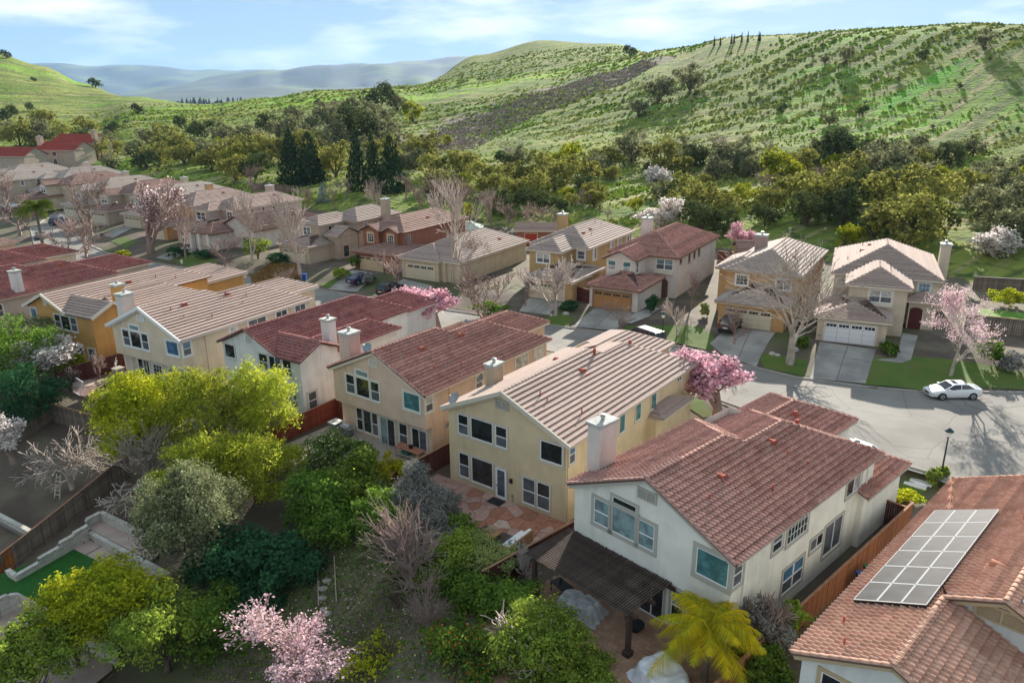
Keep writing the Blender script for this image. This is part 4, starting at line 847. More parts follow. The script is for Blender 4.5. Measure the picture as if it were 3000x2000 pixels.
# solar field: three columns of six panels on rails, lying on the left slope
so_ = thing('solar_array', (11.5, 25.68, -1), R(45.7), 'black solar panel array with white frames lying on the terracotta tile roof', 'solar panels')
nrm = Vector((-k, 0, 1)).normalized(); up_ = Vector((1, 0, k)).normalized(); m_cell = mat('solar_cell', (.03, .03, .034), (.045, .045, .05), 1.5, rough=.55, spec=.03); m_alu = mat('aluminium', (.50, .50, .50), rough=.8, spec=.1); PW, PL = 1.02, 1.76
o0 = Vector((.78, 4.45, e + k * .78)) + nrm * .26; rails = MB()
for c in range(3):
    for r in range(6):
        q = o0 + up_ * (c * (PW + .02)) + Vector((0, r * (PL + .02), 0))
        fr = MB(); cc = q + up_ * PW / 2 + Vector((0, PL / 2, 0)); t = .03
        for dv, du, a, b in ((0, PL / 2 - t / 2, PW / 2, t / 2), (0, -PL / 2 + t / 2, PW / 2, t / 2), (PW / 2 - t / 2, 0, t / 2, PL / 2), (-PW / 2 + t / 2, 0, t / 2, PL / 2)): fr.obox(cc + up_ * dv + Vector((0, du, 0)), up_ * a, Vector((0, b, 0)), nrm * .022)
        fo = fr.build('panel', m_alu, so_); pm = MB(); pm.obox(cc + nrm * .004, up_ * (PW / 2 - t), Vector((0, PL / 2 - t, 0)), nrm * .01); pm.build('cell_glass', m_cell, fo)
    for s_ in (.25, .75): rails.bar(o0 + up_ * (c * (PW + .02) + PW * s_) - nrm * .09 - Vector((0, .1, 0)), o0 + up_ * (c * (PW + .02) + PW * s_) - nrm * .09 + Vector((0, 6 * PL + .2, 0)), .05)
rails.obox(o0 + up_ * 1.56 - Vector((0, .03, 0)) - nrm * .08, up_ * 1.56, Vector((0, .015, 0)), nrm * .1)
rails.build('rail', m_black, so_)
sk = MB(); sk.obox(Vector((6.9, 6.6, 6 + k * (11.9 - 6.9) + .12)), Vector((.5, 0, -.5 * k)), (0, .35, 0), (0, 0, .05)); tag(link(D.objects.new('solar_light_panel', sk.mesh('solar_light_panel', m_alu))), 'small solar panel lamp on the far slope of the terracotta roof', 'solar panel'); D.objects['solar_light_panel'].matrix_world = G.M
q = MB(); q.obox(Vector((6.9, 6.6, 6 + k * 5.0 + .175)), Vector((.44, 0, -.44 * k)), (0, .3, 0), (0, 0, .008)); o = q.build('cell_glass', glassmat('small_cell', (.1, .13, .2), .15), D.objects['solar_light_panel'])
# ------------------------------------------------------------------ far row, seen from the street
FR_ = 'houses of the far row seen from the street'
RS = 1.02                                                            # far row stands one metre above the street
aN, bN = Vector((math.cos(R(31)), -math.sin(R(31)))), Vector((math.sin(R(31)), math.cos(R(31))))
WOOD = mat('wood_door', (.42, .225, .09), (.36, .18, .07), 4, stretch=(1, 1, 8)); CREAM_D = mat('cream_door', (.60, .53, .40)); WHITE_D = mat('white_garage_door', (.74, .75, .78)); PALE_D = mat('pale_door', (.62, .56, .50))
m_cham = stucco('cream_tan', (.60, .50, .38)); m_or2 = stucco('orange2', (.56, .33, .15)); m_wh2 = stucco('white3', (.66, .60, .55)); m_tan2 = stucco('tan_orange', (.50, .335, .16)); m_bei = stucco('beige2', (.50, .41, .31)); m_rb = stucco('russet', (.30, .13, .085)); m_yel = stucco('pale_yellow', (.56, .47, .33)); m_pin = stucco('pinkish', (.54, .42, .36))
ENTRY = {}
def far(name, ox, oy, yaw, label, wall, tile, trim, kind='flat', lod=1, pad=1.0, eave=5.6, **k):
    return House(ox * RS, oy * RS, pad, yaw, eave, label, FR_, wall, tile, trim, kind, exp=.42, slope=.46, lod=lod, **k)
H_ = far('H', 37.5, 86.2, 24, 'cream house with white garage door and stepped tan hip roofs at the right', m_cham, T_PINK, m_trimC)
H_.hip(0, 11.8, 0, 16); H_.hip(1.7, 8.4, -5.5, 5, e=5.6); H_.hip(-1.1, 6.6, -10.2, 0, e=2.85, axis='x', k=.24); H_.hip(8.2, 11.8, -1.6, 3, e=3.4, front='hip', back='gable', axis='y'); H_.hip(-1.0, 2.6, -5.5, -1.5, e=3.1, axis='y'); H_.finish()
H_.garage_door(-9.82, .1, 5.2, 0, 2.2, WHITE_D); H_.window('f', -5.12, 4.2, 6.5, 3.75, 5.1, 'double', 'ws', .2); H_.window('f', .37, 9.4, 10.6, 4.15, 5.1, 'grid', 'u', .2); H_.window('f', .37, .7, 1.6, 4.0, 4.95, 'grid', 'w', .16)
H_.door('f', -1.23, 8.75, 10.1, .05, 2.2, mat('dark_red_door', (.10, .025, .025)), arch=True); H_.chimney(11.9, 13.0, 8.5, 10, 0, 9.2); H_.hood(3.1, 7.5, -1, 0); H_.hood(4.0, 9.5, -1, 0); H_.pipe(1.6, 5.0, .4); H_.pipe(3.2, 11, .4); H_.pipe(6.2, -1.0, .5)
b = MB(); b.box(4.0, 6.7, -5.3, -5.1, 3.3, 3.55); b.build('sill_box', m_trimC, H_.root)
for x in (-.35, 5.9):
    w_ = MB(); w_.tube([(x, -9.86, .62), (x, -9.93, .62)], .17, 12); w_.build('wall_medallion', mat('medallion', (.35, .33, .33)), H_.root)
N2 = far('N2', 25.4, 88.5, 31, 'orange house behind the big bare plane tree, cream garage door', m_or2, T_GREY, m_tan)
N2.hip(0, 9.2, 0, 18); N2.hip(-1.1, 4.2, .6, 9); N2.hip(.7, 9.0, -5.1, 5.9, e=2.85, axis='x', k=.24); N2.finish(); N2.garage_door(-4.72, 1.9, 7.2, 0, 2.2, CREAM_D); N2.window('f', .37, 1.6, 3.0, 3.8, 5.05, 'grid', 'd', .16, trimm=m_white); N2.window('f', .37, 6.4, 8.0, 3.8, 5.05, 'double', 'dd', .16, trimm=m_white)
N2.chimney(1.2, 2.6, 10.2, 11.4, 0, 9.2, stucco('chimney_brown', (.40, .29, .24))); N2.pipe(6.6, 9, .4); N2.hood(7.0, 6, 1, 0)
N3 = far('N3', 13.0, 100, 31, 'white house with maroon tile hips, two arched windows and an orange wood garage door', m_wh2, T_RED, m_brown, 'barrel')
N3.hip(0, 10.1, 0, 18.5); N3.hip(1.2, 6.0, -4.4, 5.5, front='gable'); N3.hip(.9, 8.3, -8.8, .6, e=2.85, axis='x', k=.24); N3.finish(); N3.garage_door(-8.42, 1.9, 7.0, 0, 2.2, WOOD)
N3.window('f', -4.02, 1.85, 2.95, 3.95, 5.3, 'sash', 'tw', .14, arch=True, trimm=m_trimC); N3.window('f', -4.02, 3.95, 5.05, 3.95, 5.3, 'sash', 'tw', .14, arch=True, trimm=m_trimC); N3.window('f', .37, 6.9, 9.2, 3.8, 5.2, 'double', 'bs', .12, trimm=m_trimC); N3.window('r', 5.62, -3.6, -2.8, 3.8, 5.2, 'sash', 'ss', .1, trimm=m_trimC)
b = MB(); b.box(6.7, 9.4, .0, .38, 3.3, 3.62); b.build('balcony_ledge', m_trimC, N3.root); N3.door('f', .36, 7.2, 8.6, .0, 2.2, mat('brown_door', (.12, .07, .05)), arch=True); N3.chimney(.6, 1.9, 10.6, 11.9, 0, 9.6)
for u, z in ((1.6, 4.4), (5.2, 3.9), (7.4, 4.1), (9.5, 4.1)): N3.window('r', 9.72, u, u + .8, z, z + 1.4, 'fixed', 'd', .08, trimm=m_brown)
N3.hood(6.6, 6.6, 1, 0); N3.pipe(6.4, 4.0, .4)
N4 = far('N4', 2, 105.2, 31, 'golden tan house with pale tile hips and a cream garage door', m_tan2, T_GREY, m_trimC)
N4.hip(0, 9.5, 1.2, 18); N4.hip(1.6, 7.2, -2.7, 6); N4.hip(4.0, 11.4, -7.4, 2.8, e=2.85, axis='x', k=.24); N4.finish(); N4.garage_door(-7.02, 4.9, 9.9, 0, 2.2, CREAM_D); N4.window('f', -2.32, 3.2, 5.2, 3.8, 5.1, 'double', 'ws', .14, trimm=m_white); N4.window('f', 1.57, 7.6, 8.7, 4.0, 5.1, 'sash', 'ss', .2, trimm=m_white); N4.chimney(.2, 1.4, 9.4, 10.8, 0, 9.6)
for u, z0, z1 in ((3.4, 3.6, 5.2), (9.5, 4.2, 5.2), (12.2, 4.2, 5.2), (15.5, 4.0, 5.1)): N4.window('r', 9.12, u, u + 1.2, z0, z1, 'slider', 'ws', .14, trimm=m_white)
N4.window('r', 9.12, 3.2, 4.9, .4, 2.2, 'slider', 'ws', .14, trimm=m_white); N4.hood(6.4, 8, 1, 0); N4.hood(6.6, 5.2, 1, 0); N4.pipe(7.4, 6.5, .4); N4.pipe(5.4, 12, .4); N4.pipe(6.2, 12.6, .3)
N5 = far('N5', -15.7, 105.6, 31, 'low single-storey house with wide grey tile hip roof and cream garage door', m_yel, T_GREY, m_trimC, eave=3.2)
N5.hip(-2.6, 8.4, 3, 23); N5.hip(-2.6, 5.0, 2.4, 10, e=3.16); N5.finish(); N5.garage_door(2.78, -1.2, 3.8, 0, 2.2, CREAM_D)
for x in (5.4, 7.9): c = MB(); c.box(x - .25, x + .25, 3.05, 3.6, -.3, 3.1); c.build('porch_column', m_yel, N5.root)
N5.pipe(5.5, 14, .4); N5.hood(6.2, 17, 1, 0)
N6 = far('N6', -23.5, 119.5, 31, 'russet brown house with two little front gables and tan garage door', m_rb, T_BROWN, mat('russet_trim', (.20, .09, .06)), 'flat')
N6.hip(0, 8.4, 0, 17.8); N6.hip(-.1, 3.9, -.9, 5, front='gable', e=5.58); N6.hip(4.3, 7.6, -.8, 4.6, front='gable', e=5.57); N6.hip(1.2, 10.4, -4.6, 4.6, e=2.85, axis='x', k=.24); N6.finish(); N6.garage_door(-4.22, 2.6, 7.4, 0, 2.2, mat('tan_door', (.56, .42, .27)))
for a in (1.25, 5.3): N6.window('f', -.52 if a < 3 else -.42, a, a + 1.25, 3.7, 5.1, 'grid', 'd', .16, arch=True, trimm=m_tan)
N6.window('r', 8.02, 1.0, 2.0, 3.7, 5.1, 'grid', 'd', .1); N6.hood(6.2, 9, 1, 0)
N7 = far('N7', -35.9, 125.2, 31, 'beige grey house with arched entry, tall chimney and low garage on the left', m_bei, T_GREY, m_bei)
N7.hip(0, 5.4, 0, 10); N7.hip(.6, 8.2, 6.4, 18.4); N7.hip(-.2, 7.4, -4.6, 5.4, e=2.85, axis='x', k=.24); N7.hip(5.6, 8.8, .8, 6.4, e=3.9, axis='x', back='gable', front='gable'); N7.finish(); N7.garage_door(-4.22, 1.1, 6.1, 0, 2.2, CREAM_D); N7.chimney(8.0, 9.1, 12.8, 14.2, 0, 9.6)
N7.window('f', .37, 1.4, 3.0, 3.8, 5.1, 'double', 'ss', .14, trimm=m_white); N7.window('r', 5.02, 2.6, 3.4, 4.4, 5.1, 'fixed', 'd', .1); N7.window('r', 7.82, 8.4, 9.2, 4.2, 5.0, 'grid', 'd', .12, trimm=m_white); N7.window('r', 7.82, 11, 12, 4.2, 5.0, 'sash', 'ss', .1); N7.window('r', 8.45, 2.2, 3.6, .2, 2.2, 'fixed', 'd', .14, arch=True, name='arched_entry'); N7.pipe(4.0, 6, .4)
N8 = far('N8', -50, 130, 31, 'white single-storey house with a front gable, brown tile roof and white porch posts', m_wh2, T_BROWN, m_brown, 'barrel', eave=3.4)
N8.hip(-5.4, 4.6, 3, 21, front='gable', axis='y'); N8.hip(-7.4, -1.2, -1.6, 6, e=3.1, front='hip', back='gable'); N8.finish()
for x in (-6.9, -4.6, -2.2): c = MB(); c.box(x - .22, x + .22, -1.75, -1.3, -.4, 3.0); c.build('porch_post', m_white, N8.root)
N8.window('f', 3.37, 1.0, 2.6, .6, 2.0, 'slider', 'ss', .12); N8.pipe(1.5, 11, .5); N8.pipe(2.2, 15, .6)
N9 = far('N9', -60.8, 144.1, 31, 'pale beige house with a square bay window over a wide pale garage door', m_pin, T_PINK, m_trimC)
N9.hip(1.2, 9.3, 2.2, 20.4); N9.hip(.8, 5.9, -.8, 6); N9.hip(2.2, 10.6, -6, 5.2, e=2.85, axis='x', k=.24); N9.finish(); N9.garage_door(-5.62, 3.6, 8.8, 0, 2.2, PALE_D); N9.window('f', -.42, 2.0, 4.4, 3.7, 5.1, 'double', 'ds', .2, trimm=m_white); N9.window('f', 2.57, 7.0, 8.4, 3.8, 5.1, 'double', 'ss', .14, trimm=m_white)
for u in (6.6, 9.4, 12.2): N9.window('r', 8.92, u, u + .8, 4.0, 5.2, 'fixed', 'd', .1, trimm=m_white)
N9.chimney(3.0, 4.2, 16, 17.4, 0, 9.4); N9.hood(6.6, 15, 1, 0)
def row(nm, ox, oy, yaw, label, wall, tile, trim, w=9.4, l=18, chim=False, door=CREAM_D, wing=(1.0, 5.5, -2.5), gx=(2.8, 10.4), bay=False, kind='flat'):
    h = far(nm, ox, oy, yaw, label, wall, tile, trim, kind)
    h.hip(0, w, 1, l); h.hip(wing[0], wing[1], wing[2], 6, front='gable' if bay else 'hip'); h.hip(gx[0], gx[1], -6.4, 2.2, e=2.85, axis='x', k=.24); h.finish(); h.garage_door(-6.02, gx[0] + 1.1, gx[0] + 6.1, 0, 2.2, door)
    xm = (wing[0] + wing[1]) / 2; h.window('f', wing[2] + .37, xm - 1.0, xm + 1.0, 3.7, 5.1, 'double', 'ws', .14, arch=bay, trimm=m_white); h.hood(w * .68, l * .6, 1, 0); h.pipe(w * .7, l * .4, .4)
    for u in (6, 10, 13.5): h.window('r', w - .38, u, u + .9, 4.0, 5.2, 'sash', 'ds', .1, trimm=m_white)
    if chim: h.chimney(.6, 1.8, l * .6, l * .6 + 1.3, 0, 9.5)
    return h
o9 = Vector((-60.8, 144.1)); row('N10', *(o9 - aN * 11.2 + bN * 1.0), 31, 'tan house with flat pale hip roof beside the bay window house', m_or2, T_PINK, m_trimC, chim=True)
row('N11', -80.5, 164.0, 31, 'beige house with pale tile roof behind the pink blossoming street tree', m_bei, T_LIGHT, m_trimC, chim=True)
row('N12', -91.0, 170.5, 31, 'beige house with brown tile roof and an arched twin window in its gable', m_bei, T_BROWN, m_trimC, bay=True)
row('N13', -101.5, 179.5, 33, 'grey beige house with pale tile roof, half hidden by bare trees', m_bei, T_LIGHT, m_trimC, chim=True)
row('N14', -115.5, 190.5, 33, 'cream house with dark brown tiles, two arched bays and an orange garage door', m_cham, T_BROWN, m_brown, bay=True, door=WOOD, wing=(.4, 4.4, -2.6), gx=(-2.8, 4.6))
row('N15', -126.5, 208, 36, 'pale house with whitish tile roof below the red-roofed terrace', m_pin, T_LIGHT, m_trimC, chim=True)
row('N16', -139, 201, 36, 'pale house with wide whitish roof at the left end of the far row', m_bei, T_LIGHT, m_trimC)
row('N17', -148, 220, 36, 'whitish roofed house behind the last bare street trees', m_pin, T_LIGHT, m_trimC)
# small buildings behind the row
def shed(x, y, yaw, w, l, e, label, wall, tile, trim=None):
    h = House(x, y, 1.1, yaw, e, label, None, wall, tile, trim or m_trimC, 'flat', exp=.42, slope=.4, lod=1, cat='outbuilding', name='outbuilding'); h.hip(0, w, 0, l, axis='x', front='gable', back='gable'); h.finish(); return h
p_ = at(1505, 672, 4.0); shed(p_.x, p_.y, 5, 8.2, 5, 2.7, 'small tan roofed outbuilding with red door behind the grey single-storey house', m_rb, T_PINK).door('f', .38, 2, 4.2, 0, 2.1, mat('red_door', (.35, .05, .03)))
p_ = at(2160, 742, 5.2); shed(p_.x, p_.y, 8, 7.5, 6, 4.2, 'low brown tiled annex behind the orange house beside a pink tree', m_or2, T_BROWN)
p_ = at(1375, 665, 3.6); gaz = thing('garden_canopy', (p_.x, p_.y, 1.0), 0, 'pale green pyramid garden canopy behind the grey roof', 'canopy')
c = MB(); c.add([(-2.6, -2.6, 2.5), (2.6, -2.6, 2.5), (2.6, 2.6, 2.5), (-2.6, 2.6, 2.5), (-.5, -.5, 3.5), (.5, -.5, 3.5), (.5, .5, 3.5), (-.5, .5, 3.5)], [(0, 1, 5, 4), (1, 2, 6, 5), (2, 3, 7, 6), (3, 0, 4, 7)]); c.box(-.65, .65, -.65, .65, 3.55, 3.62); c.build('canopy_cloth', mat('pale_green_cloth', (.42, .52, .45)), gaz)
for x in (-2.5, 2.5):
    for y in (-2.5, 2.5): c = MB(); c.cyl((x, y), .06, -.3, 2.5, 6); c.build('leg', m_black, gaz)
# red-roofed terrace far left
def terrace(x, y, z, yaw, w, l, e, label, wall, rise, chx):
    h = House(x, y, z, yaw, e, label, 'terrace of red-roofed homes below the left hill', wall, mat('tile_bright_red', (.36, .07, .045), (.30, .055, .04), 1.3, rnd=.1), m_trimC, 'flat', exp=.5, slope=.5, lod=1, name='terraced_home')
    h.hip(0, w, 0, l, axis='x', front='gable', back='gable'); h.finish(); h.chimney(*chx, 2.6, 4.2, 0, e + 4.6); h.window('f', .37, 3, 4.6, e - 2.2, e - .6, 'slider', 'dd', .12); h.window('f', .37, 8, 9.6, e - 2.2, e - .6, 'slider', 'dd', .12); h.window('f', .37, 8, 9.4, e - 5.4, e - 3.2, 'slider', 'dd', .12); return h
terrace(-189, 272, 1.5, 14, 22, 11, 6.6, 'front home of the red-roofed terrace with tall stucco chimney', m_bei, 0, (2.2, 4.0))
terrace(-176, 286, 1.5, 14, 18, 11, 7.6, 'middle home of the red-roofed terrace, set back', m_bei, 0, (-.3, 1.5))
terrace(-179, 302, 1.5, 14, 19, 12, 9.2, 'rear home of the red-roofed terrace, highest of the three', m_bei, 0, (17.6, 19.3))
# ------------------------------------------------------------------ lawns, drives, walks
def tp(pts, lift=0.0): return [tuple(trace(u, v, lift).xy) for u, v in pts]
for nm, px, m, off in (('lawn', [(2556, 1052), (2670, 1045), (2768, 1052), (2850, 1065), (3080, 1105), (3080, 1149), (2884, 1137), (2692, 1142), (2533, 1128)], m_lawn, .05), ('driveway', [(2402, 1003), (2566, 1027), (2534, 1133), (2372, 1114)], m_conc2, .07), ('path', [(2560, 1058), (2639, 1068), (2668, 1058), (2689, 985), (2643, 979), (2626, 1052)], m_conc2, .09),
                       ('lawn', [(2237, 1039), (2316, 1048), (2369, 1056), (2353, 1102), (2243, 1082), (2224, 1060)], m_lawn, .05), ('driveway', [(2135, 961), (2272, 977), (2224, 1056), (2216, 1077), (2120, 1045), (2080, 1010)], m_conc2, .07),
                       ('lawn', [(1830, 957), (1980, 953), (2050, 960), (2092, 986), (2085, 1030), (1990, 1010), (1936, 997), (1826, 972)], m_lawn, .05), ('driveway', [(1744, 903), (1855, 916), (1802, 970), (1672, 963)], m_conc2, .07), ('path', [(1800, 945), (1850, 925), (1905, 905), (1935, 905), (1900, 930), (1850, 950)], m_conc, .09),
                       ('driveway', [(1549, 876), (1655, 890), (1600, 925), (1520, 915)], m_conc2, .07), ('lawn', [(1601, 929), (1645, 919), (1683, 938), (1658, 962), (1600, 955)], m_lawn, .05),
                       ('driveway', [(960, 850), (1033, 792), (1067, 795), (1105, 806), (1045, 857)], m_conc2, .07), ('driveway', [(1115, 863), (1182, 820), (1270, 840), (1210, 866)], m_conc2, .07), ('lawn', [(935, 835), (985, 818), (1010, 825), (965, 848)], m_lawn, .05),
                       ('lawn', [(494, 763), (570, 740), (643, 767), (619, 783), (550, 783)], m_lawn, .05), ('driveway', [(456, 757), (546, 722), (599, 730), (496, 765)], m_conc2, .07), ('lawn', [(320, 706), (367, 693), (402, 714), (367, 729)], m_lawn, .05), ('driveway', [(300, 690), (360, 664), (392, 670), (330, 700)], m_conc2, .07), ('lawn', [(140, 655), (175, 640), (200, 650), (160, 668)], m_lawn, .05), ('lawn', [(230, 660), (285, 640), (310, 655), (260, 672)], m_lawn, .05),
                       ('lawn', [(2623, 1433), (2660, 1398), (2714, 1416), (2720, 1441), (2677, 1454)], m_lawn, .05), ('lawn', [(2007, 1151), (2060, 1176), (2095, 1222), (2060, 1225), (2005, 1190)], m_lawn, .05), ('lawn', [(2862, 905), (3060, 926), (3060, 946), (2873, 926)], mat('fresh_lawn', (.12, .26, .02), (.10, .2, .02), 1), .06),
                       ('driveway', [(2570, 1420), (2640, 1365), (2560, 1325), (2510, 1360)], m_conc, .06), ('lawn', [(1440, 960), (1540, 965), (1500, 985), (1430, 975)], m_lawn, .05)):
    drape(nm, tp(px), m, off)
def ribbon(name, pts, w0, w1, m, off):
    L = []; Rr = []
    for i, p in enumerate(pts):
        a, b = Vector(pts[max(i - 1, 0)]), Vector(pts[min(i + 1, len(pts) - 1)]); d = (b - a).normalized(); n = Vector((-d.y, d.x)); L.append(tuple(Vector(p) + n * w0)); Rr.append(tuple(Vector(p) + n * w1))
    return drape(name, L + Rr[::-1], m, off)
ribbon('sidewalk', ROAD[24:36], .25, 1.65, m_conc, .08)
jt = MB()                                                            # joints scored into the drives
def joint(a, b, w=.03):
    A, B = trace(*a), trace(*b); n = 10; d = (B - A); s = Vector((-d.y, d.x, 0)).normalized() * w; V = []
    for i in range(n + 1): p = A + d * (i / n); z = gz(p.x, p.y) + .078; V += [(p.x - s.x, p.y - s.y, z), (p.x + s.x, p.y + s.y, z)]
    jt.add(V, [(2 * i, 2 * i + 1, 2 * i + 3, 2 * i + 2) for i in range(n)])
for a, b in (((2484, 1016), (2449, 1122)), ((2396, 1040), (2556, 1066)), ((2386, 1078), (2544, 1100)), ((1798, 910), (1735, 966)), ((1720, 925), (1836, 938)), ((2200, 970), (2160, 1058)), ((1600, 884), (1560, 918))): joint(a, b)
structure(jt.build('driveway_joint', mat('joint_dark', (.08, .075, .07))))

# ------------------------------------------------------------------ gardens of the near row
pat = lambda h, name, x0, x1, y0, y1, m, z=.03: structure((lambda mb: (mb.box(x0, x1, y0, y1, -.5, z), mb.build(name, m, h.root))[1])(MB()))
# flagstone terrace of the beige house: irregular stones with open joints
def flagstones(h, x0, x1, y0, y1, n, seed):
    rs = random.Random(seed); S = []
    while len(S) < n:
        p = (rs.uniform(x0, x1), rs.uniform(y0, y1))
        if all((p[0] - q[0]) ** 2 + (p[1] - q[1]) ** 2 > .38 for q in S) or rs.random() < .002: S.append(p)
    base = MB(); base.box(x0 - .1, x1 + .1, y0 - .1, y1, -1.2, .005); b = structure(base.build('terrace', mat('terrace_mortar', (.22, .16, .13), (.17, .12, .1), 1.5), None)); b.matrix_world = h.M
    ms = [mat('flagstone_%s' % s, c, tuple(x * .8 for x in c), 2.2, bump=.3, bscale=14, rnd=.14) for s, c in (('pink', (.44, .27, .22)), ('red', (.38, .17, .11)), ('buff', (.46, .33, .27)))]
    for i, p in enumerate(S):
        poly = [Vector((x0, y0)), Vector((x1, y0)), Vector((x1, y1)), Vector((x0, y1))]
        for j, q in enumerate(S):
            if i == j: continue
            a, c = Vector(p), Vector(q); nn = (c - a); L = nn.length
            if L > 3.2: continue
            nn /= L; lim = a.dot(nn) + L / 2 - .025; out = []
            for k_ in range(len(poly)):
                u, v = poly[k_], poly[(k_ + 1) % len(poly)]; du, dv = u.dot(nn) - lim, v.dot(nn) - lim
                if du <= 0: out.append(u)
                if (du < 0) != (dv < 0): out.append(u + (v - u) * (du / (du - dv)))
            poly = out
            if len(poly) < 3: break
        if len(poly) < 3: continue
        m0 = MB(); zt = .035 + rs.uniform(0, .02); m0.prism([(u.x + rs.uniform(-.02, .02), u.y + rs.uniform(-.02, .02)) for u in poly], -.02, zt); m0.build('stone', ms[0 if p[0] < 6 and rs.random() < .7 else rs.choice([1, 1, 2, 0])], b)
flagstones(B, -1.0, 12.0, -6.6, .3, 88, 3)
# brick-coloured pavers behind the pale house
pv = MB()
for i in range(42):
    for j in range(34):
        x, y = .0 + i * .3 + (j % 2) * .15, -9.6 + j * .3; pv.box(x, x + .285, y, y + .285, -.05, .03 + random.uniform(0, .008))
base = MB(); base.box(-.6, 12.9, -9.7, .34, -1.5, -.01); b = structure(base.build('patio', mat('patio_sand', (.24, .17, .12)))); b.matrix_world = A.M
part_stuff(pv.build('pavers', mat('tan_paver', (.40, .245, .165), (.33, .19, .13), 1.2, rnd=.12, bump=.2), b))
b = structure((lambda m0: (m0.box(-1.2, 11.6, -5.2, 1.0, -1.3, .02), m0.build('patio', mat('patio_concrete', (.42, .35, .30), (.33, .28, .245), .8, bump=.2)))[1])(MB())); b.matrix_world = C_.M
b = structure((lambda m0: (m0.box(-3.0, 11.4, -4.4, 1.0, -1.3, .02), m0.build('patio', mat('patio_maroon', (.21, .125, .115), (.16, .10, .095), 1.2, bump=.2)))[1])(MB())); b.matrix_world = E_.M
b = structure((lambda m0: (m0.prism([(-3.2, -4.3), (-.5, -2.2), (1.4, .8), (-.2, .9), (-4.4, -3.4)], -1.2, .05), m0.build('path', mat('path_pink', (.50, .38, .31), (.42, .32, .27), 1)))[1])(MB())); b.matrix_world = E_.M
# pergola
perg = thing('pergola', A.w((0, 0, 0)), R(47.2), 'dark brown slatted pergola over the brick patio of the pale cream house', 'pergola'); m_perg = mat('dark_stained_wood', (.085, .048, .036), (.06, .035, .028), 3, stretch=(1, 8, 1)); m_perg2 = mat('grey_slat', (.105, .075, .062), (.075, .05, .04), 2, rnd=.25)
sm = MB(); sm.box(-.035, .035, -3.55, .32, 0, .09); sme = sm.mesh('slat', m_perg2)
for i in range(48): o = link(D.objects.new('slat', sme), perg); o.location = (.1 + i * .158, random.uniform(-.04, .04), 2.78)
for y in (-3.15, -1.6): b = MB(); b.box(.0, 7.9, y - .07, y + .07, 2.56, 2.775); b.build('beam', m_perg, perg)
for x in (.5, 7.45): 
    b = MB(); b.box(x - .11, x + .11, -3.28, -3.03, 0, 2.558); p_ = b.build('post', m_perg, perg); b = MB(); b.box(x - .2, x + .2, -3.38, -2.93, .035, .35); b.build('base', m_perg, p_); b = MB(); b.box(x - .17, x + .17, -3.36, -2.95, 2.3, 2.5); b.build('bracket', m_perg, p_)
b = MB(); b.box(.0, 7.9, .14, .22, 2.5, 2.77); b.build('ledger', m_perg, perg)
def at_h(h, x, y, z=0.03): return h.w((x, y, z))
def put(name, h, x, y, label, cat, yaw=0, z=.05, group=None): return thing(name, at_h(h, x, y, z), R(yaw) + (-h.M.to_euler().z), label, cat, group)
def table(name, h, x, y, w, d, ht, m, label, yaw=0, legs=True, z=.05, cat='table'):
    t = put(name, h, x, y, label, cat, yaw, z); b = MB(); b.box(-w / 2, w / 2, -d / 2, d / 2, ht - .05, ht); b.build('tabletop', m, t)
    for i in (-1, 1):
        for j in (-1, 1): b = MB(); b.box(i * (w / 2 - .05) - .03, i * (w / 2 - .05) + .03, j * (d / 2 - .05) - .03, j * (d / 2 - .05) + .03, 0, ht - .051); b.build('leg', m, t)
    return t
table('patio_table', A, 1.5, -1.9, 1.3, .75, .62, m_black, 'black rectangular metal table on the brick patio under the pergola edge', 8)
v_ = put('vase', A, 1.35, -1.85, 'small dark vase standing on the black metal patio table', 'vase', z=.672); b = MB(); b.tube([(0, 0, 0), (0, 0, .12), (0, 0, .22), (0, 0, .34)], [.07, .11, .06, .04], 10); b.build('body', m_black, v_)
def lump(name, h, x, y, w, d, ht, m, label, yaw=0, z=.05, cat='furniture cover', seed=0, dip=0.0):
    t = put(name, h, x, y, label, cat, yaw, z); n = 30; V = []; F = []
    for j in range(n + 1):
        for i in range(n + 1):
            u, v = -1 + 2 * i / n, -1 + 2 * j / n; r = max(abs(u), abs(v)) ** 1; e = (abs(u) ** 3.2 + abs(v) ** 3.2) ** (1 / 3.2); hh = ht * (1 - sst(.74, 1.0, np.float64(min(e, 1.0)))) * (1 - dip * (1 - u * u) * (.4 + .6 * (v > -.2)) * .5)
            fold = .5 * ht * .16 * math.sin(9 * u + 6 * mnoise.noise((u * 2, v * 2, seed))) * min(1, e) + ht * .12 * mnoise.noise((u * 3 + seed, v * 3, 2)); k = 1 if e < .85 else 1 + .04 * math.sin(14 * math.atan2(v, u))
            V.append((u * w / 2 * k, v * d / 2 * k, max(0.0, hh + fold * (hh > .02))))
    F = [(j * (n + 1) + i, j * (n + 1) + i + 1, (j + 1) * (n + 1) + i + 1, (j + 1) * (n + 1) + i) for j in range(n) for i in range(n)]
    b = MB(); b.add(V, F); smooth(b.build('cover_cloth', m, t)); return t
m_gcover = mat('silver_grey_cover', (.46, .46, .46), (.36, .36, .37), 2.5, rough=.55); m_wcover = mat('white_plastic_cover', (.70, .70, .74), (.58, .58, .62), 1.6, rough=.4)
lump('covered_sofa', A, 3.3, -2.3, 2.9, 1.9, .95, m_gcover, 'silver grey sheet draped over patio furniture below the pergola', -12, seed=4, dip=.6)
lump('covered_furniture', A, 10.0, -3.6, 3.1, 2.5, 1.0, m_wcover, 'white plastic sheet over round furniture beside the yellow palm', 20, seed=9)
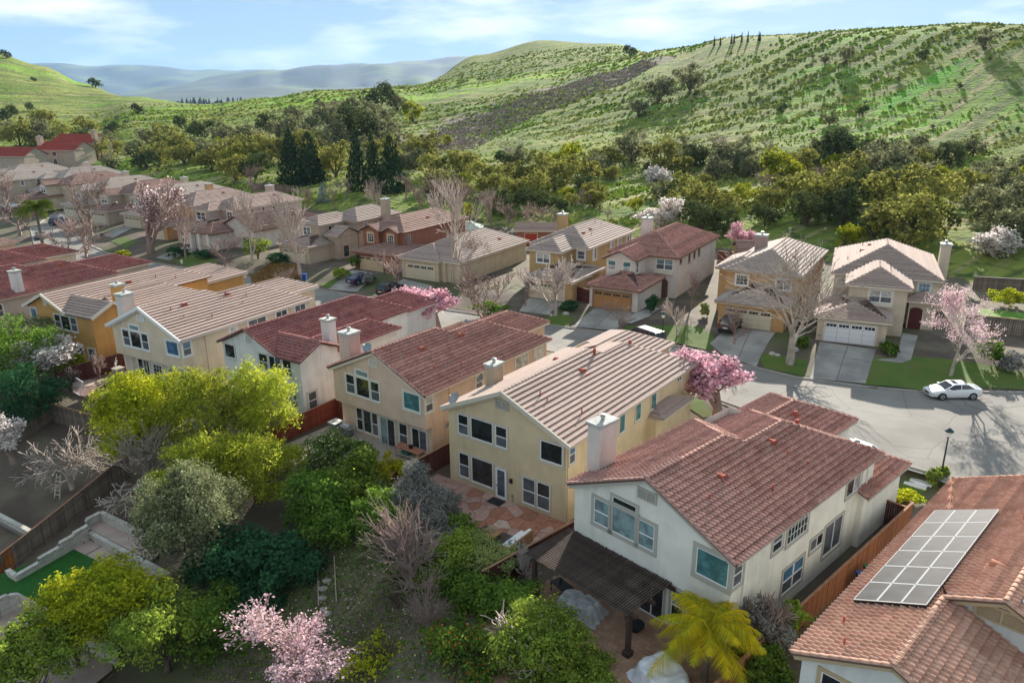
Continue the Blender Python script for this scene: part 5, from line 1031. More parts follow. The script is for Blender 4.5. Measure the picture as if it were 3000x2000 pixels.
fp = put('fire_pit', A, 6.5, -1.3, 'round black fire pit table under the pergola by the glass door', 'fire pit'); b = MB(); b.cyl((0, 0), .5, .32, .4, 20); b.build('bowl', m_black, fp); b = MB(); b.cyl((0, 0), .28, 0, .318, 14, .34); b.build('base', m_black, fp)
pt = put('plant_pot', A, .75, -3.9, 'dark plant pot at the end of the pergola patio', 'plant pot'); b = MB(); b.tube([(0, 0, 0), (0, 0, .4), (0, 0, .45)], [.2, .3, .3], 12); b.build('pot', mat('dark_pot', (.06, .045, .04)), pt)
# outdoor lounge on the flagstones
m_teak = mat('teak', (.34, .20, .10), (.28, .16, .08), 4, stretch=(1, 6, 1)); m_cush = mat('white_cushion', (.74, .72, .70)); m_blue = mat('navy_pattern', (.10, .12, .22), (.5, .5, .55), 12)
rug = MB(); rug.box(6.7, 9.2, -5.3, -3.2, .06, .075); o = rug.build('outdoor_rug', mat('rug_brown', (.10, .085, .07), (.07, .06, .05), 9)); o.matrix_world = B.M; tag(o, 'dark brown outdoor rug under the low wooden table on the flagstones', 'rug')
table('coffee_table', B, 8.0, -4.2, 1.15, 1.0, .42, m_teak, 'square low wooden table standing on the dark outdoor rug', z=.08)
for i, (dx, dy, hh) in enumerate(((-.12, .05, .2), (.14, .12, .26), (.05, -.15, .16))):
    v_ = put('jar', B, 8.0 + dx, -4.2 + dy, ('short grey jar on the low wooden table, nearest the house corner', 'tall grey bottle jar standing among jars on the low wooden table', 'smallest grey jar on the low wooden table')[i], 'jar', z=.502, group='jars on the low wooden table'); b = MB(); b.tube([(0, 0, 0), (0, 0, hh * .5), (0, 0, hh * .8), (0, 0, hh)], [.06, .075, .04, .035], 10); b.build('body', mat('grey_ceramic', (.30, .29, .28)), v_)
sf = put('outdoor_sofa', B, 9.9, -4.3, 'L-shaped wooden outdoor sofa with white cushions at the terrace edge', 'sofa')
for nm, bx, m in (('frame', (-.45, .45, -1.5, 1.5, .05, .3), m_teak), ('frame', (-2.6, -.452, -1.5, -.65, .05, .3), m_teak), ('back_panel', (.452, .53, -1.55, 1.5, .0, .8), m_teak), ('back_panel', (-2.6, .45, -1.6, -1.502, .0, .8), m_teak),
                  ('seat_cushion', (-.44, .3, -.62, .38, .302, .45), m_cush), ('seat_cushion', (-.44, .3, .4, 1.45, .302, .45), m_cush), ('seat_cushion', (-2.55, -1.5, -1.4, -.68, .302, .45), m_cush), ('seat_cushion', (-1.48, -.46, -1.4, -.68, .302, .45), m_cush), ('back_cushion', (.24, .44, -.6, .38, .452, .85), m_cush), ('back_cushion', (.24, .44, .42, 1.45, .452, .85), m_cush), ('back_cushion', (-2.5, -1.5, -1.49, -1.3, .452, .85), m_cush), ('back_cushion', (-1.45, -.5, -1.49, -1.3, .452, .85), m_cush)):
    b = MB(); b.box(*bx); b.build(nm, m, sf)
for i, (x, y) in enumerate(((-.0, -.2), (-1.9, -1.15))):
    t = put('throw_pillow', B, 9.9 + x, -4.3 + y, ('blue patterned pillow lying on the long side of the white sofa', 'blue patterned pillow on the short arm of the white sofa')[i], 'pillow', 20, z=.52, group='blue pillows on the outdoor sofa'); b = MB(); b.dome((0, 0, .12), .24, .22, .1, 10, 4); b.dome((0, 0, .12), .24, .22, -.09, 10, 4); b.build('pillow_body', m_blue, t)
dm = MB(); dm.box(4.75, 5.95, -.75, .1, .06, .08); o = dm.build('door_mat', m_black); o.matrix_world = B.M; tag(o, 'dark door mat on the flagstones before the white patio door', 'door mat')
wl_ = MB(); wl_.obox((6.25, .3, 1.75), (.1, 0, 0), (0, .1, 0), (0, 0, .16)); wl_.build('wall_lamp', m_black, B.root); cb = MB(); cb.box(6.28, 6.42, .22, .34, .5, .72); cb.box(6.33, 6.37, .27, .33, -.1, .5); cb.build('meter_box', mat('box_grey', (.3, .29, .28)), B.root)
# patio of the peach house
gr = put('barbecue_grill', C_, 1.75, .2, 'stainless steel barbecue grill with grey cabinet against the peach house wall', 'grill', 4); m_st = mat('stainless', (.55, .55, .55), rough=.3, metal=.7)
b = MB(); b.box(-.45, .45, -.3, .3, .12, .72); b.build('cabinet', mat('grill_grey', (.17, .18, .19)), gr); b = MB(); b.box(-.75, .75, -.32, .3, .722, .8); b.build('shelf', m_st, gr); b = MB(); b.tube([(-.45, 0, .82), (.45, 0, .82)], .27, 12); b.build('lid', m_st, gr); b = MB(); b.box(-.44, .44, -.42, -.325, .73, .86); b.build('control_panel', m_st, gr)
for i in range(5): b = MB(); b.tube([(-.34 + i * .17, -.42, .795), (-.34 + i * .17, -.46, .795)], .03, 8); b.build('knob', m_black, gr)
for i in (-1, 1): b = MB(); b.tube([(i * .36, -.05, .07), (i * .36, .05, .07)], .07, 10); b.build('wheel', m_black, gr)
ac = put('air_conditioner', C_, .2, .25, 'grey air conditioner with pale top beside the barbecue grill', 'air conditioner')
def ac_unit(t, m_top):
    b = MB(); b.box(-.42, .42, -.42, .42, .03, .8); b.build('casing', mat('ac_grey', (.23, .235, .25)), t); b = MB(); b.box(-.5, .5, -.5, .5, .802, .88); b.build('top_plate', m_top, t); b = MB(); b.cyl((0, 0), .3, .882, .9, 16); b.build('fan_grille', mat('ac_grille', (.35, .32, .28)), t)
    for i in range(5): q = MB(); q.box(-.43 - .004, .43 + .004, -.43, -.424, .14 + i * .12, .18 + i * .12); q.build('slat', mat('ac_slat', (.33, .34, .36)), t)
ac_unit(ac, m_white)
ct = put('garden_counter', C_, 9.3, .15, 'wooden potting counter with brick red top under the peach house window', 'counter')
b = MB(); b.box(-1.35, 1.35, -.45, .45, .88, .94); tt = b.build('countertop', mat('terracotta_top', (.42, .19, .12), (.33, .14, .09), 3), ct)
for x in (-1.25, 1.25):
    for y in (-.38, .38): b = MB(); b.box(x - .05, x + .05, y - .05, y + .05, 0, .878); b.build('leg', mat('pale_wood', (.5, .4, .28)), ct)
b = MB(); b.box(-1.2, 1.2, -.4, .4, .3, .34); b.build('shelf', mat('pale_wood', (.5, .4, .28)), ct)
v_ = put('planter', C_, 9.4, .2, 'small black planter with leaves on the terracotta counter', 'planter', z=.992); b = MB(); b.cyl((0, 0), .16, 0, .24, 10, .2); b.build('pot', m_black, v_)
tub = put('storage_tub', C_, 9.0, .1, 'teal plastic tub on the shelf under the potting counter', 'tub', z=.395); b = MB(); b.prism([(-.35, -.25), (.35, -.25), (.35, .25), (-.35, .25)], 0, .28); b.box(-.38, .38, -.28, .28, .281, .32); b.build('body', mat('teal_plastic', (.04, .16, .13), rough=.5), tub)
# yard of the cream house
ac2 = put('air_conditioner', E_, -.9, .9, 'dark air conditioner with pale lid beside the cream house corner', 'air conditioner'); ac_unit(ac2, m_conc)
hd = put('domed_cover', E_, 1.2, -.9, 'grey domed cover with dark opening on the maroon patio', 'outdoor cover', -15); b = MB(); b.dome((0, 0, 0), 1.05, .75, .85, 18, 7); smooth(b.build('shell', mat('grey_vinyl', (.20, .205, .21), (.16, .165, .17), 3, rough=.5), hd)); b = MB(); b.box(-.7, .55, -.8, -.6, .0, .3); b.build('opening', m_black, hd)
ch = put('garden_chair', E_, 3.6, -.3, 'black garden chair with pale cushion beside the cream house patio door', 'chair', 20)
b = MB(); b.box(-.3, .3, -.3, .3, .4, .48); b.build('seat', m_cush, ch); b = MB(); b.obox((0, .34, .8), (.3, 0, 0), (0, .03, 0), (0, .08, .4)); b.build('backrest', m_cush, ch)
for i in (-1, 1):
    b = MB(); b.tube([(i * .33, -.3, 0), (i * .33, -.3, .62), (i * .33, .36, .66), (i * .33, .36, 0)], .025, 6); b.build('leg', m_black, ch)
gt = put('glass_table', E_, 4.4, -3.9, 'round pale glass table on the maroon patio at the tree edge', 'table'); b = MB(); b.cyl((0, 0), .62, .68, .72, 24); b.build('tabletop', mat('frosted_glass', (.62, .66, .66), rough=.15), gt)
for a in range(4): b = MB(); b.tube([(.5 * math.cos(a * 1.57), .5 * math.sin(a * 1.57), 0), (.4 * math.cos(a * 1.57), .4 * math.sin(a * 1.57), .68)], .03, 6); b.build('leg', m_white, gt)
gl_ = put('soccer_goal', E_, -.4, -4.2, 'white framed soccer goal lying tilted on the path of the sunken patio', 'soccer goal', 12)
for p, q in (((-1.3, 0, 0), (-1.3, .5, 1.25)), ((1.3, 0, 0), (1.3, .5, 1.25)), ((-1.3, .5, 1.25), (1.3, .5, 1.25)), ((-1.3, 0, 0), (1.3, 0, 0))): b = MB(); b.tube([p, q], .055, 8); b.build('frame_tube', m_white, gl_)
nb = MB()
for i in range(1, 14): x = -1.3 + i * 2.6 / 14; nb.tube([(x, .02, .02), (x, .5, 1.24)], .008, 3)
for j in range(1, 8): nb.tube([(-1.3, .5 * j / 8, 1.25 * j / 8), (1.3, .5 * j / 8, 1.25 * j / 8)], .008, 3)
part_stuff(nb.build('net', mat('net_grey', (.45, .45, .45)), gl_))
tw = put('lounge_frame', E_, -2.3, 1.2, 'white tubular chair frame folded against the dark red fence', 'chair frame', 30)
for p, q in (((-.6, 0, 0), (-.4, .5, 1.5)), ((.6, 0, 0), (.8, .5, 1.5)), ((-.55, .12, .5), (.68, .12, .5)), ((-.48, .3, 1.0), (.74, .3, 1.0))): b = MB(); b.tube([p, q], .05, 6); b.build('frame_tube', m_white, tw)
bh = put('basketball_hoop', E_, -4.2, -2.2, 'basketball hoop with clear white-lined backboard over the fence', 'basketball hoop', -20, z=0)
b = MB(); b.tube([(0, .6, -.5), (0, .55, 2.2), (0, .1, 2.6)], .06, 8); b.build('pole', m_black, bh); b = MB(); b.box(-.62, .62, 0, .03, 2.1, 2.95); bb = b.build('backboard', mat('clear_board', (.35, .42, .42), rough=.2), bh)
for bx in ((-.66, .66, -.02, .05, 2.95, 3.0), (-.66, .66, -.02, .05, 2.05, 2.1), (-.66, -.622, -.02, .05, 2.1, 2.95), (.622, .66, -.02, .05, 2.1, 2.95), (-.25, .25, -.025, -.002, 2.52, 2.56), (-.25, -.21, -.025, -.002, 2.2, 2.52), (.21, .25, -.025, -.002, 2.2, 2.52)): b = MB(); b.box(*bx); b.build('white_line', m_white, bb)
b = MB(); n = 14; b.tube([(.22 * math.cos(2 * math.pi * i / n), -.27 + .22 * math.sin(2 * math.pi * i / n), 2.22) for i in range(n + 1)], .02, 5); b.build('rim', mat('hoop_orange', (.5, .12, .04)), bh)

# ------------------------------------------------------------------ fences
m_cedar = mat('cedar_board', (.30, .115, .045), (.22, .08, .035), 2, rnd=.22, stretch=(1, 1, .3)); m_redb = mat('red_board', (.23, .055, .028), (.17, .04, .022), 2, rnd=.15); m_dkb = mat('dark_red_board', (.10, .035, .028), (.075, .03, .024), 2, rnd=.2); m_greyb = mat('weathered_board', (.20, .155, .115), (.13, .10, .08), 1.5, rnd=.28); m_cap = mat('fence_cap', (.33, .17, .10), (.25, .13, .08), 2)
bmesh_cache = {}
def fence(pts, label, m, h=1.8, bw=.145, group=None, capm=None, zfun=None, single=True, alt=None):
    pts = [Vector((p[0], p[1], 0)) for p in pts]; t = thing('fence', (pts[0].x, pts[0].y, (zfun or gz)(pts[0].x, pts[0].y)), 0, label, 'fence', group); off = t.location
    key = (m.name, bw, h)
    if key not in bmesh_cache: b = MB(); b.box(-bw * .47, bw * .47, -.012, .012, 0, h); bmesh_cache[key] = b.mesh('board', m)
    me = bmesh_cache[key]; joined = MB(); n = 0; zf = zfun or gz
    for a, c in zip(pts[:-1], pts[1:]):
        d = c - a; L = d.length; k = max(1, round(L / bw)); ang = math.atan2(d.y, d.x); u = d / L
        for i in range(k):
            p = a + d * ((i + .5) / k); z = zf(p.x, p.y)
            if single:
                o = link(D.objects.new('board', alt[0] if alt and any(lo < n / alt[2] < hi for lo, hi in alt[1]) else me), t); n += 1; o.location = (p.x - off.x, p.y - off.y, z - off.z + random.uniform(-.012, .012)); o.rotation_euler = (random.uniform(-.006, .006), 0, ang)
            else: q = p - off; joined.obox((q.x, q.y, z - off.z + h / 2), u * bw * .47, Vector((-u.y, u.x, 0)) * .012, (0, 0, h / 2 + random.uniform(-.012, .012)))
        kp = max(1, round(L / 2.4))
        for i in range(kp + 1):
            p = a + d * (i / kp); z = zf(p.x, p.y); b = MB(); q = p - off + Vector((-u.y, u.x, 0)) * .07; b.obox((q.x, q.y, z - off.z + h / 2 - .1), u * .05, Vector((-u.y, u.x, 0)) * .05, (0, 0, h / 2 + .1)); b.build('post', m, t)
        for i in range(kp):
            p, q = a + d * (i / kp), a + d * ((i + 1) / kp); P = Vector((p.x - off.x, p.y - off.y, zf(p.x, p.y) - off.z)); Q = Vector((q.x - off.x, q.y - off.y, zf(q.x, q.y) - off.z))
            b = MB(); b.bar(P + Vector((0, 0, h + .03)), Q + Vector((0, 0, h + .03)), .15, .04); b.build('cap_rail', capm or m_cap, t)
            for zz in (.35, h - .3): b = MB(); s_ = Vector((-u.y, u.x, 0)) * .05; b.bar(P + s_ + Vector((0, 0, zz)), Q + s_ + Vector((0, 0, zz)), .04, .09); b.build('rail', m, t)
    if joined.v: part_stuff(joined.build('boards', m, t))
    return t
lw = lambda h, *P: [tuple(h.w((x, y, 0)).xy) for x, y in P]
flat = lambda z: (lambda x, y: z)
fence(lw(A, (12.75, -4.5), (12.75, 20.5)), 'long cedar fence between the pale house and the solar panel roof', m_cedar, 1.85, zfun=flat(-1))
fence(lw(A, (11.2, 19.6), (12.7, 19.6)), 'short dark gate fence closing the side yard of the pale house', m_dkb, 1.8, zfun=flat(-1))
fence(lw(A, (-1.5, -5.5), (-1.5, 5)), 'dark red fence between the flagstone terrace and the pergola', m_dkb, 1.75, zfun=flat(-1))
fence(lw(C_, (12.4, -5.0), (12.4, 3.5)), 'dark brown red fence between the peach house and beige house', m_dkb, 1.8, zfun=flat(-1))
fence(lw(D_, (12.3, -4.4), (12.3, 2.9), (13.9, 2.5)), 'bright red fence beside the white house with the maroon roof', m_redb, 1.8, zfun=flat(-1), bw=.17)
fence(lw(E_, (-3.2, -4.2), (-2.4, 3.6)), 'dark red fence between the orange house and the cream house', m_dkb, 1.8, zfun=flat(-.8), bw=.2)
ob_ = MB(); ob_.box(-.075, .075, -.012, .012, 0, 1.8); orange_me = ob_.mesh('board', mat('orange_board', (.36, .12, .025), (.27, .09, .02), 2, rnd=.15))
wp = lambda px: [tuple(trace(u, v, 1.8).xy) for u, v in px]
fence(wp([(60, 1146), (145, 1183), (215, 1203), (300, 1228)]), 'weathered grey brown fence across the slope below the sunken patio', m_greyb, 1.8, bw=.17)
fence(wp([(142, 1183), (42, 1246), (-40, 1285)]), 'weathered fence running downhill at the left edge', m_greyb, 1.8, bw=.17)
fence(wp([(372, 1338), (319, 1374), (163, 1500), (0, 1626), (-60, 1670)]), 'long weathered fence with orange stained boards above the stone retaining wall', m_greyb, 1.8, bw=.16, alt=(orange_me, ((.36, .50), (.58, .60), (.66, .68)), 165))
fence([tuple(trace(u, v, 1.8).xy) for u, v in [(2856, 812), (3000, 820), (3120, 828)]], 'brown fence with pale cap along the hill behind the right garden', m_greyb, 1.8, bw=.22, capm=m_conc)
fence([tuple(trace(u, v, 1.8).xy) for u, v in [(2834, 923), (2920, 930), (3100, 950)]], 'dark brown fence below the bright lawn terrace at the right edge', m_greyb, 1.8, bw=.22)
fence([tuple(trace(u, v, 1.8).xy) for u, v in [(735, 545), (800, 538), (860, 545)]], 'far brown fence behind the pale hip roofs by the conifers', m_greyb, 1.8, bw=.3)
fence([tuple(trace(u, v, 1.8).xy) for u, v in [(2104, 735), (2165, 745)]], 'red brown fence between the white house and the orange house', m_dkb, 1.8, bw=.25)
fence([tuple(trace(u, v, 1.8).xy) for u, v in [(2345, 905), (2372, 915)]], 'orange brown side gate beside the cream house garage', m_cedar, 1.8, bw=.2)
fence([tuple(trace(u, v, 1.8).xy) for u, v in [(1690, 840), (1725, 850)]], 'brown side gate beside the golden tan house garage', m_dkb, 1.8, bw=.2)

# ------------------------------------------------------------------ terraced garden with stone walls, bottom left
def flatsheet(name, poly, z, m): b = MB(); b.add([(x, y, z) for x, y in poly], [tuple(range(len(poly)))]); o = b.build(name, m); (o.data.flip_normals() if o.data.polygons[0].normal.z < 0 else None); return structure(o)
m_turf = mat('artificial_turf', (.022, .125, .012), (.018, .10, .012), 3, bump=.8, bscale=60); m_pslab = mat('pinkish_slab', (.47, .36, .31), (.40, .31, .27), .9, bump=.2)
flatsheet('lawn', TURF, -4.0, m_turf); flatsheet('patio', LOWER, -5.4, m_pslab); flatsheet('patio', BENCH, -3.34, m_pslab)
s4 = [Vector((*p, 0)) for p in SLAB]; nS = 6                          # row of square slabs
for i in range(nS):
    f = lambda t, a, b: a + (b - a) * t
    q = [f(i / nS + .006, s4[0], s4[3]), f((i + 1) / nS - .006, s4[0], s4[3]), f((i + 1) / nS - .006, s4[1], s4[2]), f(i / nS + .006, s4[1], s4[2])]
    b = MB(); b.add([tuple(p + Vector((0, 0, z))) for z in (-4.2, -3.97) for p in q], [(4, 5, 6, 7), (0, 1, 5, 4), (1, 2, 6, 5), (2, 3, 7, 6), (3, 0, 4, 7)]); o = b.build('paving_slab', m_pslab); structure(o); (o.data.flip_normals() if o.data.polygons[0].normal.z < 0 else None)
m_block = mat('pale_stone_block', (.56, .52, .46), (.46, .42, .37), 4, rnd=.14, bump=.5, bscale=14); blk = MB(); blk.obox((0, 0, 0), (.195, 0, 0), (0, .11, 0), (0, 0, .07)); blk_me = blk.mesh('block', m_block); capb = MB(); capb.obox((0, 0, 0), (.27, 0, 0), (0, .17, 0), (0, 0, .04)); cap_me = capb.mesh('cap_stone', m_block)
def stone_wall(pts, z0, tops, label):
    pts = [Vector((p[0], p[1], 0)) for p in pts]; seg = [(a, b) for a, b in zip(pts[:-1], pts[1:])]; T = sum((b - a).length for a, b in seg); t = thing('retaining_wall', (pts[0].x, pts[0].y, z0), 0, label, 'retaining wall', 'stone retaining walls of the terraced garden'); acc = 0; o0_ = t.location.copy()
    fill = MB()
    for a, b in seg:
        d = b - a; L = d.length; u = d / L; ang = math.atan2(u.y, u.x); k = max(1, round(L / .4))
        for i in range(k):
            s = (acc + L * (i + .5) / k) / T; ht = tops(s); nc_ = max(1, round((ht - .08) / .145))
            for c in range(nc_):
                p = a + d * ((i + .5 + (.25 if c % 2 else -.25)) / k); o = link(D.objects.new('block', blk_me), t); n_ = Vector((-u.y, u.x, 0)) * random.uniform(-.012, .012); o.location = (p.x - o0_.x + n_.x, p.y - o0_.y + n_.y, .07 + c * .145); o.rotation_euler = (0, 0, ang + random.uniform(-.02, .02))
            p = a + d * ((i + .5) / k); fill.obox((p.x - o0_.x, p.y - o0_.y, nc_ * .145 / 2 - .2), u * (L / k / 2), Vector((-u.y, u.x, 0)) * .09, (0, 0, nc_ * .145 / 2 + .18))
        kc = max(1, round(L / .56))
        for i in range(kc):
            s = (acc + L * (i + .5) / kc) / T; nc_ = max(1, round((tops(s) - .08) / .145)); p = a + d * ((i + .5) / kc); o = link(D.objects.new('cap_stone', cap_me), t); o.location = (p.x - o0_.x, p.y - o0_.y, nc_ * .145 + .043); o.rotation_euler = (0, 0, ang + random.uniform(-.02, .02))
        acc += L
    fill.build('core', mat('mortar_core', (.2, .18, .16)), t); return t
gp = lambda L, z: [tuple(at(u, v, z).xy) for u, v in L]
stone_wall(gp([(264, 1578), (50, 1700)], -4), -4.05, lambda s: 1.25 if s < .22 else 1.05 if s < .45 else .75 if s < .72 else .5, 'pale stone wall stepping down along the bright turf beside the long fence')
stone_wall(gp([(50, 1700), (25, 1683)], -4), -4.05, lambda s: .5, 'short end return of the pale stone wall at the turf corner')
stone_wall(gp([(266, 1577), (500, 1703)], -4), -4.05, lambda s: .66, 'low pale stone wall holding up the raised paved tier')
stone_wall(gp([(258, 1545), (300, 1523)], -3.34), -3.4, lambda s: .85, 'short pale stone wall at the left end of the raised paved tier')
stone_wall(gp([(300, 1523), (500, 1620)], -3.34), -3.4, lambda s: .75, 'pale stone wall behind the raised paved tier, below the dark soil')
stone_wall(gp([(-60, 1790), (-10, 1752), (23, 1737), (57, 1733), (92, 1744), (126, 1772), (150, 1790), (245, 1842), (330, 1888)], -4), -5.42, lambda s: 1.42, 'curved pale stone wall along the lower edge of the turf')
stone_wall(gp([(-40, 1490), (95, 1560)], -3.3), -3.7, lambda s: .5, 'straight pale kerb wall of the neighbouring planting bed')
# ------------------------------------------------------------------ street furniture
def lamp_post(x, y, label, h=4.1, arm=False):
    t = thing('street_lamp', (x, y, gz(x, y) if abs(gz(x, y)) < 1.2 else 0), 0, label, 'street lamp', 'lamp posts along the street'); g_ = mat('lamp_green', (.012, .05, .04), rough=.4)
    b = MB(); b.tube([(0, 0, 0), (0, 0, .5), (0, 0, .55), (0, 0, h - .75)], [.13, .11, .065, .05], 10); b.build('pole', mat('lamp_pole', (.02, .03, .028), rough=.4), t); b = MB(); b.tube([(0, 0, h - .74), (0, 0, h - .68)], [.12, .14], 10); b.build('collar', g_, t)
    b = MB(); b.tube([(0, 0, h - .676), (0, 0, h - .3)], [.14, .24], 8); b.build('lantern', mat('lamp_glass', (.72, .70, .64), rough=.2), t); b = MB(); b.tube([(0, 0, h - .298), (0, 0, h - .2), (0, 0, h - .08), (0, 0, h)], [.30, .28, .12, .03], 10); b.build('cap', g_, t); return t
p_ = at(2757, 1392, 0.05); lamp_post(p_.x, p_.y, 'green capped lamp post on the near sidewalk by the terracotta roof')
p_ = at(1938, 1022, 0.1); lamp_post(p_.x, p_.y, 'lamp post on the lawn of the white house behind the grey minivan', 4.6)
p_ = trace(578, 738); lamp_post(p_.x, p_.y, 'lamp post on the lawn before the bay window house')
hy = thing('fire_hydrant', trace(533, 773), 0, 'pale fire hydrant on the small lawn near the bay window house', 'hydrant'); b = MB(); b.tube([(0, 0, 0), (0, 0, .5), (0, 0, .62), (0, 0, .75)], [.14, .14, .16, .05], 10); b.build('barrel', m_white, hy); b = MB(); b.tube([(-.24, 0, .45), (.24, 0, .45)], .07, 8); b.build('nozzle', m_white, hy)
def bin_(p, c, label, yaw=0, s=1.0):
    t = thing('wheelie_bin', p, R(yaw), label, 'bin'); m = mat('bin_' + '%d' % int(c[0] * 999 + c[1] * 99 + c[2] * 9999), c, rough=.5); b = MB(); b.add([(x * .24, y * .26, 0) for x, y in ((-1, -1), (1, -1), (1, 1), (-1, 1))] + [(x * .3, y * .34, .95) for x, y in ((-1, -1), (1, -1), (1, 1), (-1, 1))], [(3, 2, 1, 0), (4, 5, 6, 7), (0, 1, 5, 4), (1, 2, 6, 5), (2, 3, 7, 6), (3, 0, 4, 7)]); b.build('body', m, t); b = MB(); b.box(-.32, .32, -.37, .36, .953, 1.03); b.build('lid', m, t)
    for i in (-1, 1): b = MB(); b.tube([(i * .2, .28, .1), (i * .27, .28, .1)], .1, 10); b.build('wheel', m_black, t)
bin_(A.w((13.5, 12.2, .1)), (.02, .12, .05), 'green bin between the cedar fence and the solar panel roof'); bin_(A.w((13.5, 11.2, .1)), (.02, .08, .25), 'blue bin next to the green bin behind the cedar fence')
p_ = trace(893, 822); bin_(p_, (.02, .07, .3), 'blue bin standing at the kerb before the beige grey house'); p_ = trace(1178, 800); bin_(p_, (.03, .09, .32), 'blue bin beside the garage of the russet house'); p_ = trace(300, 700); bin_(p_, (.05, .05, .12), 'dark bin at the corner of the far left lawn')
for i, (u, v, s, lb) in enumerate(((2327, 1027, .5, 'pale round boulder in the dark bed between the orange and cream houses'), (2262, 1040, .42, 'pale boulder at the foot of the plane tree, left one'), (2278, 1044, .36, 'pale boulder at the foot of the plane tree, right one'), (1610, 922, .4, 'pale boulder beside the small lawn of the golden tan house'), (1617, 926, .3, 'small pale stone next to the boulder by the golden tan house'), (1658, 920, .5, 'grey boulder lying in the bark bed near the driveway'), (2605, 1040, .4, 'small pale stone beside the dark rock at the cream house path'), (2622, 1032, .55, 'dark rock in the planting at the cream house path'))):
    p_ = trace(u, v); b = MB(); b.dome((0, 0, -.05), s, s * .8, s * .75, 9, 5, jit=.12); o = b.build('boulder', mat('boulder_pale', (.46, .43, .39), (.34, .32, .29), 4) if 'dark' not in lb.split('rock')[0] or 'dark bed' in lb else mat('boulder_dark', (.07, .065, .06))); o.location = p_; tag(o, lb, 'boulder', 'garden boulders')
p_ = trace(2742 - 25, 1428)
for i, (u, v) in enumerate(((2681, 1424), (2698, 1417))):
    q = trace(u, v); b = MB(); b.box(-.75, .75, -.3, .3, 0, .1); o = b.build('utility_cover', m_white); o.location = q; o.rotation_euler = (0, 0, R(-40)); tag(o, ('white slab in the small street lawn, nearer the camera', 'white slab in the small street lawn, nearer the street')[i], 'slab', 'white slabs in the street lawn')
# stepping stones and leaning poles in the shady garden
for i, (u, v) in enumerate(((960, 1706), (948, 1729), (946, 1757), (952, 1787), (962, 1800))):
    p_ = trace(u, v); b = MB(); b.prism([(.34 * math.cos(a) * random.uniform(.8, 1.1), .26 * math.sin(a) * random.uniform(.8, 1.1)) for a in np.linspace(0, 6.28, 9)[:-1]], 0, .1); o = b.build('stepping_stone', mat('step_stone', (.33, .29, .25), (.25, .22, .19), 3)); o.location = p_; tag(o, 'flat stepping stone in the dark soil between the two bamboo canes', 'stepping stone', 'stepping stones in the shady garden')
for i, (a, b_) in enumerate((((930, 1640), (934, 1780)), ((980, 1640), (986, 1768)))):
    P, Q = trace(*a), trace(*b_); b = MB(); b.tube([P + Vector((0, 0, .25)), Q + Vector((0, 0, .1))], .035, 6); tag(b.build('garden_cane', mat('cane', (.36, .31, .22))), ('bamboo edging cane left of the stepping stones', 'bamboo edging cane right of the stepping stones')[i], 'cane')
ld = thing('ladder', trace(168, 1462), R(20), 'pale wooden ladder leaning into the bare fruit tree', 'ladder')
for i in (-1, 1): b = MB(); b.tube([(i * .28, 0, 0), (i * .2, .55, 1.9)], .035, 6); b.build('rail', mat('ladder_wood', (.6, .52, .42)), ld)
for j in range(5): b = MB(); t_ = .15 + j * .18; b.tube([(-.27 + .07 * t_, .55 * t_, 1.9 * t_), (.27 - .07 * t_, .55 * t_, 1.9 * t_)], .028, 6); b.build('rung', mat('ladder_wood', (.6, .52, .42)), ld)

